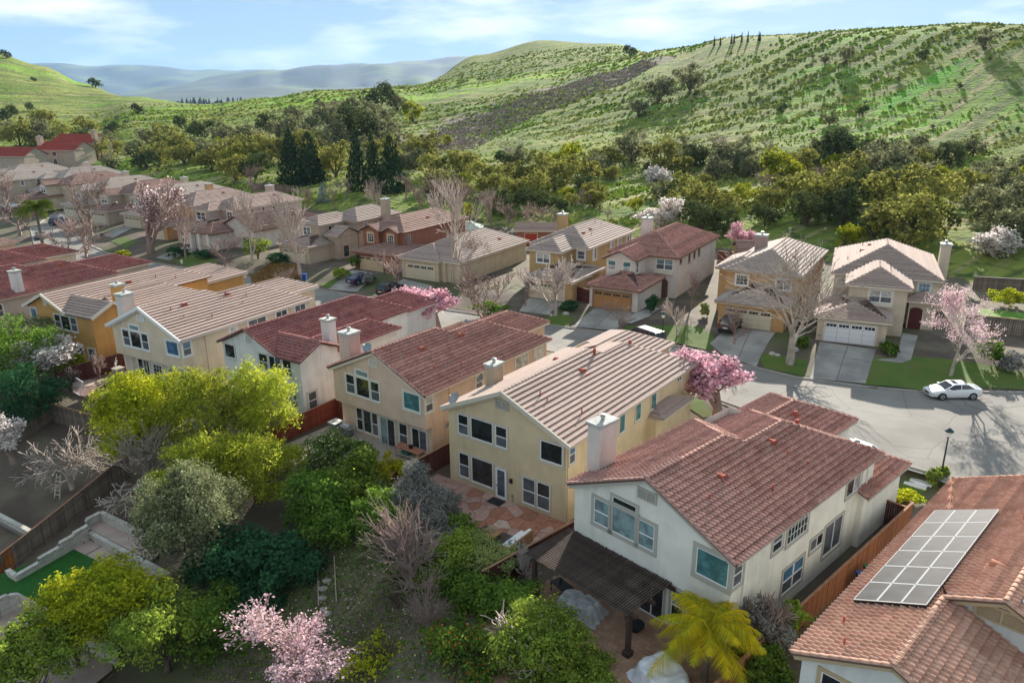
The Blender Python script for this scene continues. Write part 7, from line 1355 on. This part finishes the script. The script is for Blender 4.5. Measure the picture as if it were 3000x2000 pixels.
# pale pink flowering plum with pale trunk by the white sedan
b = Br(51); b.grow(Vector((0, 0, -.1)), Vector((.12, 0, 1)).normalized(), 4.2, .2, 4, dict(wob=.16, up=.06, kids=[7, 4, 4, 3], ang=.7, len=.6, lev=4)); tb = b.mesh('branches', m_barkp, .014)
p = trace(2784, 1103); pk = thing('blossom_tree', p, 0, 'pale pink blossom tree with pale trunk behind the white sedan', 'blossom tree'); link(D.objects.new('branches', tb), pk); T_ = [s for s in b.seg if s[4] <= 1]; bb = Br(1); bb.seg = [s for s in b.seg if s[1].z > 3.9]; bb.tips = b.tips; link(D.objects.new('blossom', blossoms(bb, 6500, .11, L_PALEP, 8, .11)), pk)
# big bare plane tree in front of the orange house, and other bare street trees
b = Br(61); b.grow(Vector((0, 0, -.1)), Vector((.03, 0, 1)), 3.2, .36, 5, dict(wob=.2, up=.05, kids=[6, 4, 3, 2, 1], ang=.62, len=.78, lev=5)); p = trace(2314, 1066); zt = max(s[1].z for s in b.seg); k_ = 14.2 / zt
t = thing('plane_tree', p, 2.0, 'huge bare plane tree with mottled pale bark before the orange house', 'bare tree', None, (k_, k_, k_)); link(D.objects.new('branches', b.mesh('branches', m_barkp, .018)), t)
for u, vb, vt, w, T, lab in ((1628, 926, 765, 220, BAREP[0], 'bare street tree with pale trunk before the golden tan house'), (882, 812, 590, 190, BAREP[1], 'bare street tree with forked pale trunk by the golden grasses'), (1327, 830, 560, 180, BAREP[0], 'bare pale tree before the low grey roof, right of the pink trees'), (1420, 960, 760, 200, BARE[1], 'dense bare twiggy tree beside the kerb left of the golden tan house'), (1540, 900, 800, 110, BARE[0], 'small bare tree at the corner of the golden tan garage'), (1815, 975, 890, 120, BARE[2], 'small bare tree on the driveway edge of the white house'), (1985, 985, 880, 90, BAREP[1], 'small bare tree in the lawn beside the lamp post'), (2025, 905, 800, 100, BARE[0], 'bare tree in the bark bed right of the white house'), (2150, 1010, 900, 100, BARE[2], 'bare twiggy shrub tree over the black car'), (1165, 850, 745, 120, BARE[1], 'bare shrub tree beside the black car'), (1390, 800, 690, 110, BARE[2], 'bare tree against the low grey roof'), (740, 775, 590, 120, BAREP[0], 'leaning bare white tree before the white gabled house'), (545, 760, 600, 110, BARE[0], 'bare tree at the kerb before the bay window house'), (270, 690, 530, 130, BARE[1], 'bare tree before the cream house with arched bays'), (110, 570, 490, 90, BARE[2], 'bare tree before the whitish roofs far left'), (30, 640, 530, 100, BARE[0], 'bare tree at the left picture edge above the red roofs'), (210, 770, 660, 130, BARE[2], 'bare pinkish shrub tree beside the far left road'), (60, 690, 600, 130, BARE[1], 'dense bare tree left of the left palm'), (255, 760, 660, 130, BARE[0], 'bare pinkish shrub tree above the maroon roof ridge'), (830, 850, 790, 90, BARE[1], 'bare grey shrub beside the golden grasses'), (660, 790, 700, 130, BARE[2], 'bare grey pink tree before the white porch'), (1100, 640, 540, 60, BAREP[1], 'thin bare pale tree behind the russet house'), (1430, 640, 560, 70, BAREP[0], 'thin bare white tree behind the garden canopy')):
    p = trace(u, vb); d = (p - Vector((0, 0, CAM_H))).length; put_bare(T, p, (vb - vt) * d / F_PX * 1.1, lab, 'bare tree', None, w * d / F_PX)

# -- garden trees of the foreground, each with a crown of its own
def fg(u, v, zc, wp_, hp, m, n, size, label, name='garden_tree', cat='tree', seed=0, nl=16, aspect=.55, droop=0, trunk=True, m2=None, n2=0, size2=.1, zb=None, base=None, shell=.75, k=(.28, .44), low=-.55):
    p = at(u, v, zc); d = (p - Vector((0, 0, CAM_H))).length; Wd = wp_ * d / F_PX; Hh = hp * d / F_PX; g0 = gz(p.x, p.y) if base is None else base; t = thing(name, (p.x, p.y, g0), 0, label, cat); r = np.random.default_rng(seed + 100); cz = zc - g0
    P, N = crown_points(lobes_in(Wd / 2, Wd / 2, Hh / 2, cz, nl, seed + 50, k), n, r, shell, low); ok = P[:, 2] > .02; P, N = P[ok], N[ok]; V, F = leaf_quads(P, N, size * 1.2, aspect, droop, r=r); link(D.objects.new('crown', np_mesh('crown', V, F, m)), t)
    if n2: i = r.choice(len(P), n2); V, F = leaf_quads(P[i] + N[i] * size * .3 + np.array([0, 0, size * .4]), unit(N[i] + np.array([0, 0, .6])), size2, .9, r=r); part_stuff(link(D.objects.new('flowers', np_mesh('flowers', V, F, m2)), t))
    if trunk:
        b = Br(seed + 9); b.grow(Vector((0, 0, -.2)), Vector((.05, .02, 1)), max(.5, cz * .55), .03 * Wd + .05, 3, dict(wob=.2, up=.06, kids=[6, 4, 3], ang=.75, len=max(.55, min(.9, Wd / max(cz, .5) * .42)), lev=3)); link(D.objects.new('trunk', b.mesh('trunk', m_bark, .012)), t)
    return t
LY = leafmat('leaf_fresh_yellow', (.50, .50, .03), (.31, .37, .025), .5, rnd=.6); LW = leafmat('leaf_willow', (.44, .46, .05), (.28, .34, .04), .5, rnd=.6); LOL = leafmat('leaf_sage', (.34, .36, .19), (.21, .235, .11), .38, rnd=.6); LDG = leafmat('leaf_deep_green', (.055, .145, .06), (.035, .10, .045), .3, rnd=.4); LG = leafmat('leaf_green', (.19, .29, .045), (.11, .20, .035), .45, rnd=.6); LG2 = leafmat('leaf_lush', (.31, .39, .06), (.19, .27, .045), .48, rnd=.6); LSIL = leafmat('leaf_silver', (.30, .29, .26), (.20, .20, .17), .25); LCR = leafmat('flower_cream', (.60, .52, .38), (.5, .42, .28), .3); LYEL = leafmat('leaf_yellow', (.48, .42, .02), (.36, .34, .02), .45); LPALE = leafmat('leaf_pale_lime', (.36, .40, .14), (.25, .31, .09), .4)
fg(395, 1225, 3.0, 270, 250, LY, 20000, .17, 'dense round yellow green tree beside the sunken patio', seed=1, nl=20, k=(.26, .38))
fg(600, 1210, 3.0, 300, 250, LW, 20000, .19, 'tall feathery yellow green pepper tree, back crown nearest the white house', seed=2, nl=18, aspect=.35, droop=.4, base=-2.2)
fg(780, 1180, 3.4, 200, 230, LW, 14000, .19, 'feathery yellow green pepper tree, crown before the white house window', seed=3, nl=14, aspect=.35, droop=.4, base=-1.6)
fg(740, 1370, 1.2, 290, 260, LW, 19000, .19, 'feathery yellow green pepper tree, front crown over the dark garden', seed=4, nl=18, aspect=.35, droop=.45)
fg(560, 1400, .8, 220, 200, LW, 12000, .18, 'small feathery lime tree between the pepper trees and the sage tree', seed=5, nl=12, aspect=.4, droop=.3)
fg(545, 1535, .4, 330, 330, LOL, 26000, .15, 'broad sage green tree leaning over the raised paved tier', seed=6, nl=24, k=(.2, .34))
fg(690, 1640, -1.6, 230, 230, LDG, 12000, .2, 'dark blue green shrub tree under the sage tree', seed=7)
fg(840, 1660, -1.6, 210, 180, LDG, 10000, .2, 'dark green rounded shrub right of the sage tree', seed=8)
fg(960, 1480, .2, 240, 260, LG, 17000, .18, 'dense mid green tree beside the silvery shrub', seed=9, nl=18)
fg(1040, 1420, .6, 190, 190, LG2, 11000, .18, 'light green leafy tree before the paved patio of the peach house', seed=10)
fg(985, 1330, -.2, 180, 130, LG, 7000, .16, 'green shrub with cream blossom at the peach house patio edge', seed=11, m2=LCR, n2=1500, size2=.13)
fg(1045, 1350, .0, 130, 120, LG, 5000, .15, 'flowering green and cream shrub left of the yellow bush', seed=12, m2=LCR, n2=900, size2=.12)
fg(1140, 1378, .6, 95, 110, LYEL, 4200, .16, 'bright yellow leaved bush below the potting counter', seed=13, name='garden_shrub', cat='shrub')
fg(1210, 1470, .6, 150, 230, LSIL, 10000, .13, 'tall silvery grey shrub by the corner of the beige house', seed=14, nl=16)
fg(1230, 1560, -.6, 230, 270, LSIL, 13000, .12, 'grey leaved thin shrub tree wrapped round the bare branching shrub', seed=44, nl=18, shell=.5)
fg(1335, 1650, -.8, 200, 210, LG2, 10000, .16, 'light green shrub tree right of the bare branching shrub', seed=45)
fg(1190, 1690, -1.8, 190, 160, LG, 8000, .16, 'mid green shrub at the foot of the grey leaved tree', seed=46)
fg(1120, 1545, -.4, 160, 230, LG, 9000, .17, 'green understorey tree left of the bare branching shrub', seed=15)
fg(1300, 1500, .0, 110, 160, LSIL, 5000, .12, 'silvery thin leaved shrub at the edge of the flagstones', seed=16)
fg(1345, 1545, -.3, 110, 110, LG, 4200, .14, 'small olive leaved shrub overlapping the flagstone terrace', seed=17, name='garden_shrub', cat='shrub')
fg(1425, 1640, .0, 190, 130, LPALE, 9000, .13, 'pale lime topped shrub with pinkish stems before the outdoor sofa', seed=18, name='garden_shrub', cat='shrub', low=-.1)
fg(1524, 1640, -.2, 44, 110, LDG, 2200, .1, 'little dark green column shrub beside the terrace wall', seed=19, name='garden_shrub', cat='shrub', trunk=False)
fg(1420, 1765, -1.2, 260, 200, LG, 13000, .17, 'deep green shrub mass below the pale lime shrub', seed=20)
fg(1260, 1700, -2.0, 200, 170, LG, 9000, .17, 'green shrub below the bare branching shrub', seed=21)
fg(1590, 1925, .0, 330, 220, LG2, 19000, .16, 'lush light green shrub tree in front of the brick patio', seed=22, nl=20)
fg(1500, 1800, -.8, 220, 200, LG, 10000, .16, 'glossy green shrub left of the lush light green tree', seed=23)
fg(1330, 1930, -1.4, 280, 180, LG, 9000, .16, 'half bare green shrub with orange berries at the bottom edge', seed=24, m2=leafmat('berry_orange', (.55, .16, .03), (.5, .1, .02), .2), n2=420, size2=.1)
fg(1640, 1960, -.6, 300, 140, LG2, 11000, .16, 'leafy shrub with bare twigs at the bottom edge by the white sheet', seed=25)
fg(1120, 1960, -2.6, 260, 150, LY, 7000, .15, 'low yellow green shrub at the bottom edge', seed=26, name='garden_shrub', cat='shrub')
fg(330, 1760, -1.8, 300, 230, LY, 15000, .17, 'bright yellow green maple over the artificial turf', seed=27, nl=14, shell=.6)
fg(470, 1850, -2.2, 280, 220, LG2, 10000, .16, 'thin leaved green tree right of the yellow maple', seed=28, nl=14, shell=.6)
fg(200, 1830, -2.4, 220, 180, LY, 8000, .16, 'yellow green spreading tree over the pinkish lower patio', seed=29, nl=12, shell=.6)
fg(70, 1920, -2.2, 230, 170, LG2, 9000, .17, 'green tree in the lower left corner of the garden', seed=30, nl=12)
fg(620, 1830, -3.0, 260, 200, LG, 10000, .17, 'mid green tree in the dark garden below the sage tree', seed=31)
fg(740, 1740, -2.8, 200, 150, LDG, 7000, .18, 'dark green shrub above the pink blossom tree', seed=32)
fg(1160, 1830, -2.4, 180, 150, LDG, 6500, .16, 'dark green shrub on the leaf-strewn ground', seed=33)
fg(60, 1060, 2.0, 190, 210, LG, 12000, .2, 'large green tree at the left edge before the warm grey house', seed=34)
fg(70, 1170, 1.0, 190, 170, LDG, 9000, .2, 'deep green tree at the left edge above the weathered fence', seed=35)
fg(90, 985, 3.0, 150, 120, LOL, 7000, .19, 'brownish green tree before the orange house wall', seed=36)
fg(205, 1070, .6, 90, 110, LY, 3500, .17, 'bright lime shrub behind the basketball backboard', seed=37, name='garden_shrub', cat='shrub')
fg(455, 1140, -.2, 90, 60, LG, 2600, .15, 'green shrub with white flowers below the cream house window', seed=38, name='garden_shrub', cat='shrub', m2=LCR, n2=500)
fg(610, 1120, -.3, 110, 70, LDG, 2600, .16, 'dark hedge shrub between the cream and white houses', seed=39, name='garden_shrub', cat='shrub', trunk=False)
fg(880, 1195, -.3, 50, 60, LDG, 1500, .13, 'dark spiky shrub at the white house corner by the red fence', seed=40, name='garden_shrub', cat='shrub', trunk=False)
fg(2245, 1840, .6, 150, 150, LSIL, 6000, .12, 'grey twiggy shrub beside the yellow palm', seed=41, name='garden_shrub', cat='shrub')
fg(2320, 1800, .8, 90, 90, LG2, 2600, .15, 'fresh green shrub behind the grey twiggy shrub at the cedar fence', seed=42, name='garden_shrub', cat='shrub')
fg(2230, 1950, -.2, 180, 120, LG, 6500, .15, 'dark green plant at the foot of the solar roof house', seed=43, name='garden_shrub', cat='shrub')
# street side shrubs
for i, (u, v, w, h, m, lb) in enumerate(((757, 728, 80, 62, LG2, 'round topped evergreen tree before the white gabled house'), (1372, 618, 38, 45, LY, 'bright yellow green tree behind the russet house'), (2742, 1395, 60, 60, LG2, 'green shrub at the foot of the near lamp post'), (2900, 1035, 90, 50, LG, 'clipped dark shrub with pale tips beyond the white sedan'), (2950, 875, 95, 45, LY, 'dome shaped yellow green shrub on the upper right terrace'), (2960, 1060, 70, 50, LSIL, 'greyish pink shrub at the right picture edge'), (2600, 1020, 60, 30, LG, 'low green shrubs at the cream house garage corner'), (2064, 910, 36, 40, LPALE, 'agave like pale green plant in the bark bed'), (1665, 895, 55, 30, LDG, 'dark rounded shrub between the tan and white driveways'), (1905, 890, 40, 60, LDG, 'dark upright shrub at the white house entry'), (1000, 800, 60, 35, LG2, 'small yellow green shrub in the garden of the beige grey house'), (1040, 770, 36, 40, LG, 'narrow green shrub beside the russet garage'), (610, 745, 70, 22, LDG, 'low dark hedge under the bay window house lamp post'), (820, 755, 90, 24, LDG, 'clipped dark hedge along the white gabled house'), (1080, 815, 60, 30, LSIL, 'grey green shrub between the two dark cars'), (640, 800, 60, 40, LSIL, 'brown grey shrub on the kerb corner'), (360, 745, 40, 24, LY, 'yellow green shrub at the far left kerb'), (2350, 1000, 40, 30, LG, 'small green shrub left of the white garage door'), (1440, 905, 120, 40, LG, 'low green groundcover by the dense twiggy tree'), (20, 745, 60, 60, LG2, 'small bright conifer-like tree above the maroon roof'), (2475, 690, 70, 70, LY, 'yellow green bush behind the cream house roof'), (2650, 1455, 90, 30, LY, 'row of yellow green clumps along the little street lawn'), (520, 1060 - 320, 60, 30, LDG, 'dark clipped shrub on the lawn of the tan house'))):
    zc = 1.0 if h > 40 else .5; p = trace(u, v + h * .5)
    if p is None: continue
    d = (p - Vector((0, 0, CAM_H))).length; hh = h * d / F_PX * .9; pc = p + Vector((0, 0, hh * .5)); q = pc - Vector((0, 0, CAM_H)); x_ = 1500 + F_PX * q.dot(RT) / q.dot(FW); y_ = 1000 - F_PX * q.dot(UP) / q.dot(FW)
    fg(x_, y_, pc.z, w, h * 1.1, m, int(900 + w * 18), .22 if d > 80 else .16, lb, 'street_shrub', 'shrub', seed=60 + i, nl=9, trunk=h > 50, base=p.z)
# pink blossom tree at the bottom, bare fruit trees and bare shrubs
def bareform(u, vb, zb, wp_, hp, label, seed, m=None, lev=4, kids=(6, 4, 3, 3), ang=.6, ln=.72, extra=None, L=.3, cat='bare tree', name='bare_tree', minr=.016, up=.05):
    p = trace(u, vb) if zb is None else at(u, vb, zb); d = (p - Vector((0, 0, CAM_H))).length; H_m = hp * d / F_PX * 1.12; b = Br(seed); b.grow(Vector((0, 0, -.05)), Vector((0, 0, 1)), H_m * L, H_m * .028, lev, dict(wob=.26, up=up, kids=list(kids), ang=ang, len=ln, lev=lev))
    zt = max(s[1].z for s in b.seg); wd = max(abs(s[1].x) for s in b.seg) + max(abs(s[1].y) for s in b.seg); t = thing(name, p, 0, label, cat, None, (wp_ * d / F_PX / wd * 1.1,) * 2 + (H_m / zt,)); link(D.objects.new('branches', b.mesh('branches', m or m_twigp, minr)), t)
    if extra: link(D.objects.new(extra[0], blossoms(b, extra[1], extra[2], extra[3], seed, extra[4])), t)
    return t
bareform(850, 2040, -3.6, 340, 255, 'pink blossom tree at the bottom edge of the garden', 71, m_twig, extra=('blossom', 4200, .065, leafmat('blossom_rose', (.80, .58, .62), (.68, .45, .50), .4), .06), minr=.013, L=.2, cat='blossom tree', name='blossom_tree')
bareform(215, 1440, -3.2, 200, 150, 'bare fruit tree with pale spreading branches on dark soil', 72, ang=.95, L=.22, up=.0)
bareform(445, 1440, -2.4, 170, 200, 'bare many stemmed shrub before the round yellow tree', 73, kids=(8, 4, 3, 2), ang=.5, L=.16, ln=.85)
bareform(1215, 1745, -2.2, 330, 300, 'bare branching shrub with tan stems below the silvery shrub', 74, m_twig, minr=.009, kids=(9, 4, 3, 3), ang=.62, L=.14, ln=.82)
bareform(1240, 1900, -2.6, 170, 200, 'bare whitish twiggy shrub in the dark garden', 75, m_twig, minr=.009, kids=(8, 4, 3, 2), ang=.5, L=.16, ln=.8)
bareform(1560, 1990, -1.6, 260, 170, 'bare tangled twigs in front of the lush shrub', 76, kids=(8, 4, 3, 2), ang=.7, L=.16, ln=.8); bareform(1540, 1720, -1.4, 110, 130, 'bare twigs with pale buds beside the pergola', 77, kids=(7, 4, 3, 2), L=.16, ln=.8)
bareform(400, 1500, -2.6, 190, 90, 'low bare branches below the many stemmed shrub', 78, ang=1.0, L=.2, up=-.02); bareform(2240, 1900, -.6, 170, 150, 'grey bare twigs of the shrub beside the palm', 79, m_twig, kids=(9, 4, 4, 3), ang=.7, L=.12, ln=.85)
bareform(165, 1130, -.9, 60, 90, 'thin bare sapling beside the soccer goal', 80, m_twig); bareform(210, 1150, -.9, 70, 60, 'bare twiggy bush before the soccer goal', 81, m_barkd, kids=(7, 4, 3, 2), L=.15); bareform(295, 1110, -.8, 40, 70, 'thin bare sapling before the dark red fence', 82, m_twig)
bareform(2650, 2010, -1, 300, 130, 'bare reddish twigs before the gable of the solar roof house', 83, m_twig, kids=(9, 4, 3, 2), L=.2, ln=.8, ang=.4)
# palms
def palm(p, h, nf, fl, m, label, seed, trunk_r=.16):
    r = random.Random(seed); t = thing('palm_tree', p, 0, label, 'palm'); b = MB(); b.tube([(0, 0, -.3), (.05, 0, h * .5), (0, 0, h)], [trunk_r * 1.2, trunk_r, trunk_r * .9], 9); b.build('trunk', mat('palm_trunk', (.24, .19, .14), (.16, .125, .095), 5, stretch=(1, 1, 6)), t)
    for i in range(nf):
        a = i * 2.399 + r.uniform(-.2, .2); e = r.uniform(.15, 1.25); L = fl * r.uniform(.8, 1.1); d = Vector((math.cos(a), math.sin(a), 0)); P = []
        for k in range(11): s = k / 10; P.append(Vector((0, 0, h)) + d * (L * s * math.cos(e * (1 - s * .4)) * .95) + Vector((0, 0, L * (math.sin(e) * s - .72 * s * s * (1.15 - .2 * e)))))
        Q = MB(); Q.tube(P, [.035 * (1 - .8 * k / 10) for k in range(11)], 4, caps=False)
        for k in range(1, 54):
            s = k / 54; f = s * 10; j = min(int(f), 9); c = P[j].lerp(P[j + 1], f - j); tg = (P[j + 1] - P[j]).normalized(); sd = tg.cross(Vector((0, 0, 1))).normalized(); ll = L * .30 * math.sin(math.pi * min(1, s * .85 + .12)) + .06
            for sg in (-1, 1):
                o = sd * sg * ll * .75 + tg * ll * .45 + Vector((0, 0, -ll * r.uniform(.35, .75))); w = tg * .035; Q.add([tuple(c - w), tuple(c + o * .55 - w * .6 + Vector((0, 0, .03))), tuple(c + o), tuple(c + o * .55 + w * .6 + Vector((0, 0, .03))), tuple(c + w)], [(0, 1, 2, 3, 4)])
        Q.build('frond', m, t)
    return t
pc = at(2075, 1850, 1.9); palm((pc.x, pc.y, -1.2), 3.3, 24, 3.3, leafmat('frond_yellow', (.68, .53, .02), (.46, .44, .03), .5), 'yellow queen palm in front of the pale house corner', 3)
pp = at(126, 722, 0); palm((pp.x, pp.y, 0), 7.6, 30, 4.6, leafmat('frond_green', (.15, .20, .02), (.10, .15, .02), .35), 'tall green palm over the far left street', 5, .26)
# ------------------------------------------------------------------ ground cover, tufts on the slopes, golden grass
n = 150000; az = rng.uniform(math.radians(-40), math.radians(42), n); ds = np.exp(rng.uniform(math.log(150), math.log(700), n)); X, Y = np.sin(az) * ds, np.cos(az) * ds; _, d0, _ = hill(X, Y); Z = ground_np(X, Y)
zz = Z + .22 * np.sin(Z * 2.6 + 1.2 * np.sin(X * .05) + .9 * np.sin(Y * .043)); A_, B_ = trace(2000, 420), trace(2600, 205); dr = (B_ - A_).xy.normalized(); row_ = np.sin((X * -dr.y + Y * dr.x) * .52 + 1.6 * np.sin(X * .031 + Y * .012) + 1.3 * np.sin(Y * .041)) * .8 + .5 * np.sin((X * -dr.y + Y * dr.x) * .19 + 2 * np.sin(X * .02)); patch = np.sin(X * .031 + 2 * np.sin(Y * .02)) + np.sin(Y * .037 + 1.4 * np.sin(X * .013)) + .8 * np.sin(X * .011 - Y * .017)
ok = (ds - d0 > 14) & (row_ + rng.normal(0, .5, n) > .15) & (patch + rng.normal(0, .5, n) > -.6) & ((X > -150) | (ds < 560)); X, Y, zz, ds = X[ok][:64000], Y[ok][:64000], zz[ok][:64000], ds[ok][:64000]; n = len(X)
s = rng.uniform(.35, .95, n) * np.clip(ds / 330, .7, 1.5); a0 = rng.uniform(0, 6.28, n); base = np.stack([X, Y, zz], -1); V = [base + np.stack([rng.normal(0, .12, n) * s, rng.normal(0, .12, n) * s, s * rng.uniform(.55, 1.0, n)], -1)]
for k in range(5): V.append(base + np.stack([np.cos(a0 + k * 1.2566) * s * rng.uniform(.7, 1.15, n), np.sin(a0 + k * 1.2566) * s * rng.uniform(.7, 1.15, n), np.full(n, -.12)], -1))
V = np.stack(V, 1).reshape(-1, 3); i6 = np.arange(n)[:, None] * 6; F = np.concatenate([np.stack([i6[:, 0], i6[:, 0] + 1 + k, i6[:, 0] + 1 + (k + 1) % 5], -1) for k in range(5)])
tuft = leafmat('hill_tuft', (.36, .36, .08), (.20, .31, .03), .3, .03, .45); kk = (rng.random(n) < .22) & (patch[ok][:64000] > .1); vv = V.reshape(n, 6, 3)[kk]; c0 = vv[:, 1:].mean(1, keepdims=True); vv = c0 + (vv - c0) * np.array([1.15, 1.15, 1.2]); nb_ = len(vv); i6b = np.arange(nb_)[:, None] * 6; Fb = np.concatenate([np.stack([i6b[:, 0], i6b[:, 0] + 1 + k, i6b[:, 0] + 1 + (k + 1) % 5], -1) for k in range(5)])
tag(link(D.objects.new('low_brush', np_mesh('low_brush', vv.reshape(-1, 3), Fb, leafmat('low_brush_leaf', (.15, .175, .045), (.11, .14, .035), .25, .05, .5)))), 'dark olive low brush in rows among the grass of the hill', 'brush', kind='stuff')
tag(link(D.objects.new('grass_tufts', np_mesh('grass_tufts', V, F, tuft))), 'clumpy green and straw grass tufts all over the hill slopes', 'grass', kind='stuff')
def scatter(name, polys, n, size, m, label, cat='ground cover', zlift=.03, aspect=.4, up=True):
    pts = []
    for poly in polys:
        xs = [q[0] for q in poly]; ys = [q[1] for q in poly]; x = rng.uniform(min(xs), max(xs), n * 2); y = rng.uniform(min(ys), max(ys), n * 2); k = inside_np(x, y, poly); pts.append(np.stack([x[k], y[k]], -1)[:n])
    q = np.concatenate(pts); z = ground_np(q[:, 0], q[:, 1]) + zlift; k = len(q); P = np.stack([q[:, 0], q[:, 1], z + rng.uniform(0, .1, k)], -1); N = unit(rng.normal(size=(k, 3)) + (np.array([0, 0, .4]) if up else np.array([0, 0, 2.5]))); Vv, Ff = leaf_quads(P, N, size, aspect); tag(link(D.objects.new(name, np_mesh(name, Vv, Ff, m))), label, cat, kind='stuff')
gpoly = [tuple(trace(u, v).xy) for u, v in [(880, 1560), (1250, 1600), (1420, 1900), (1300, 1995), (1020, 1995), (560, 1990), (640, 1800), (800, 1650)]]
scatter('ground_cover', [gpoly], 9000, .2, LG, 'low green weeds covering the shady garden ground'); scatter('fallen_leaves', [gpoly], 700, .13, leafmat('leaf_litter', (.55, .47, .36), (.4, .3, .2), .1), 'pale fallen leaves scattered on the shady garden ground', 'leaves', .06, .7, False)
gold = [tuple(trace(u, v).xy) for u, v in [(735, 815), (800, 770), (870, 782), (885, 812), (830, 835), (745, 838)]]; scatter('golden_grass', [gold], 4500, .7, leafmat('grass_gold', (.36, .24, .09), (.28, .17, .06), .3), 'golden brown ornamental grasses before the beige grey house', 'grass', .2, .16)
brush = [tuple(trace(u, v).xy) for u, v in [(1215, 420), (1330, 360), (1500, 300), (1700, 235), (1880, 178), (1930, 190), (1780, 265), (1620, 320), (1480, 385), (1380, 440), (1250, 460)]]; scatter('brown_brush', [brush], 9000, 1.5, leafmat('brush_grey', (.21, .175, .155), (.15, .125, .11), .2), 'grey brown dry brush covering the near spur of the hill', 'brush', .2, .5)
# ------------------------------------------------------------------ the air
hz = MB(); hz.box(-30000, 30000, -80, 28000, -12, 1500)
ho = hz.build('haze', D.materials.new('haze_air')); ho['kind'] = 'stuff'; hm = ho.data.materials[0]; hm.use_nodes = True; hn = hm.node_tree; hn.nodes.clear()
hout = hn.nodes.new('ShaderNodeOutputMaterial'); hv = hn.nodes.new('ShaderNodeVolumePrincipled'); hv.inputs['Color'].default_value = (.36, .60, 1, 1); hv.inputs['Density'].default_value = HAZE; hv.inputs['Anisotropy'].default_value = .1
hn.links.new(hv.outputs[0], hout.inputs['Volume']); ho.display_type = 'BOUNDS'
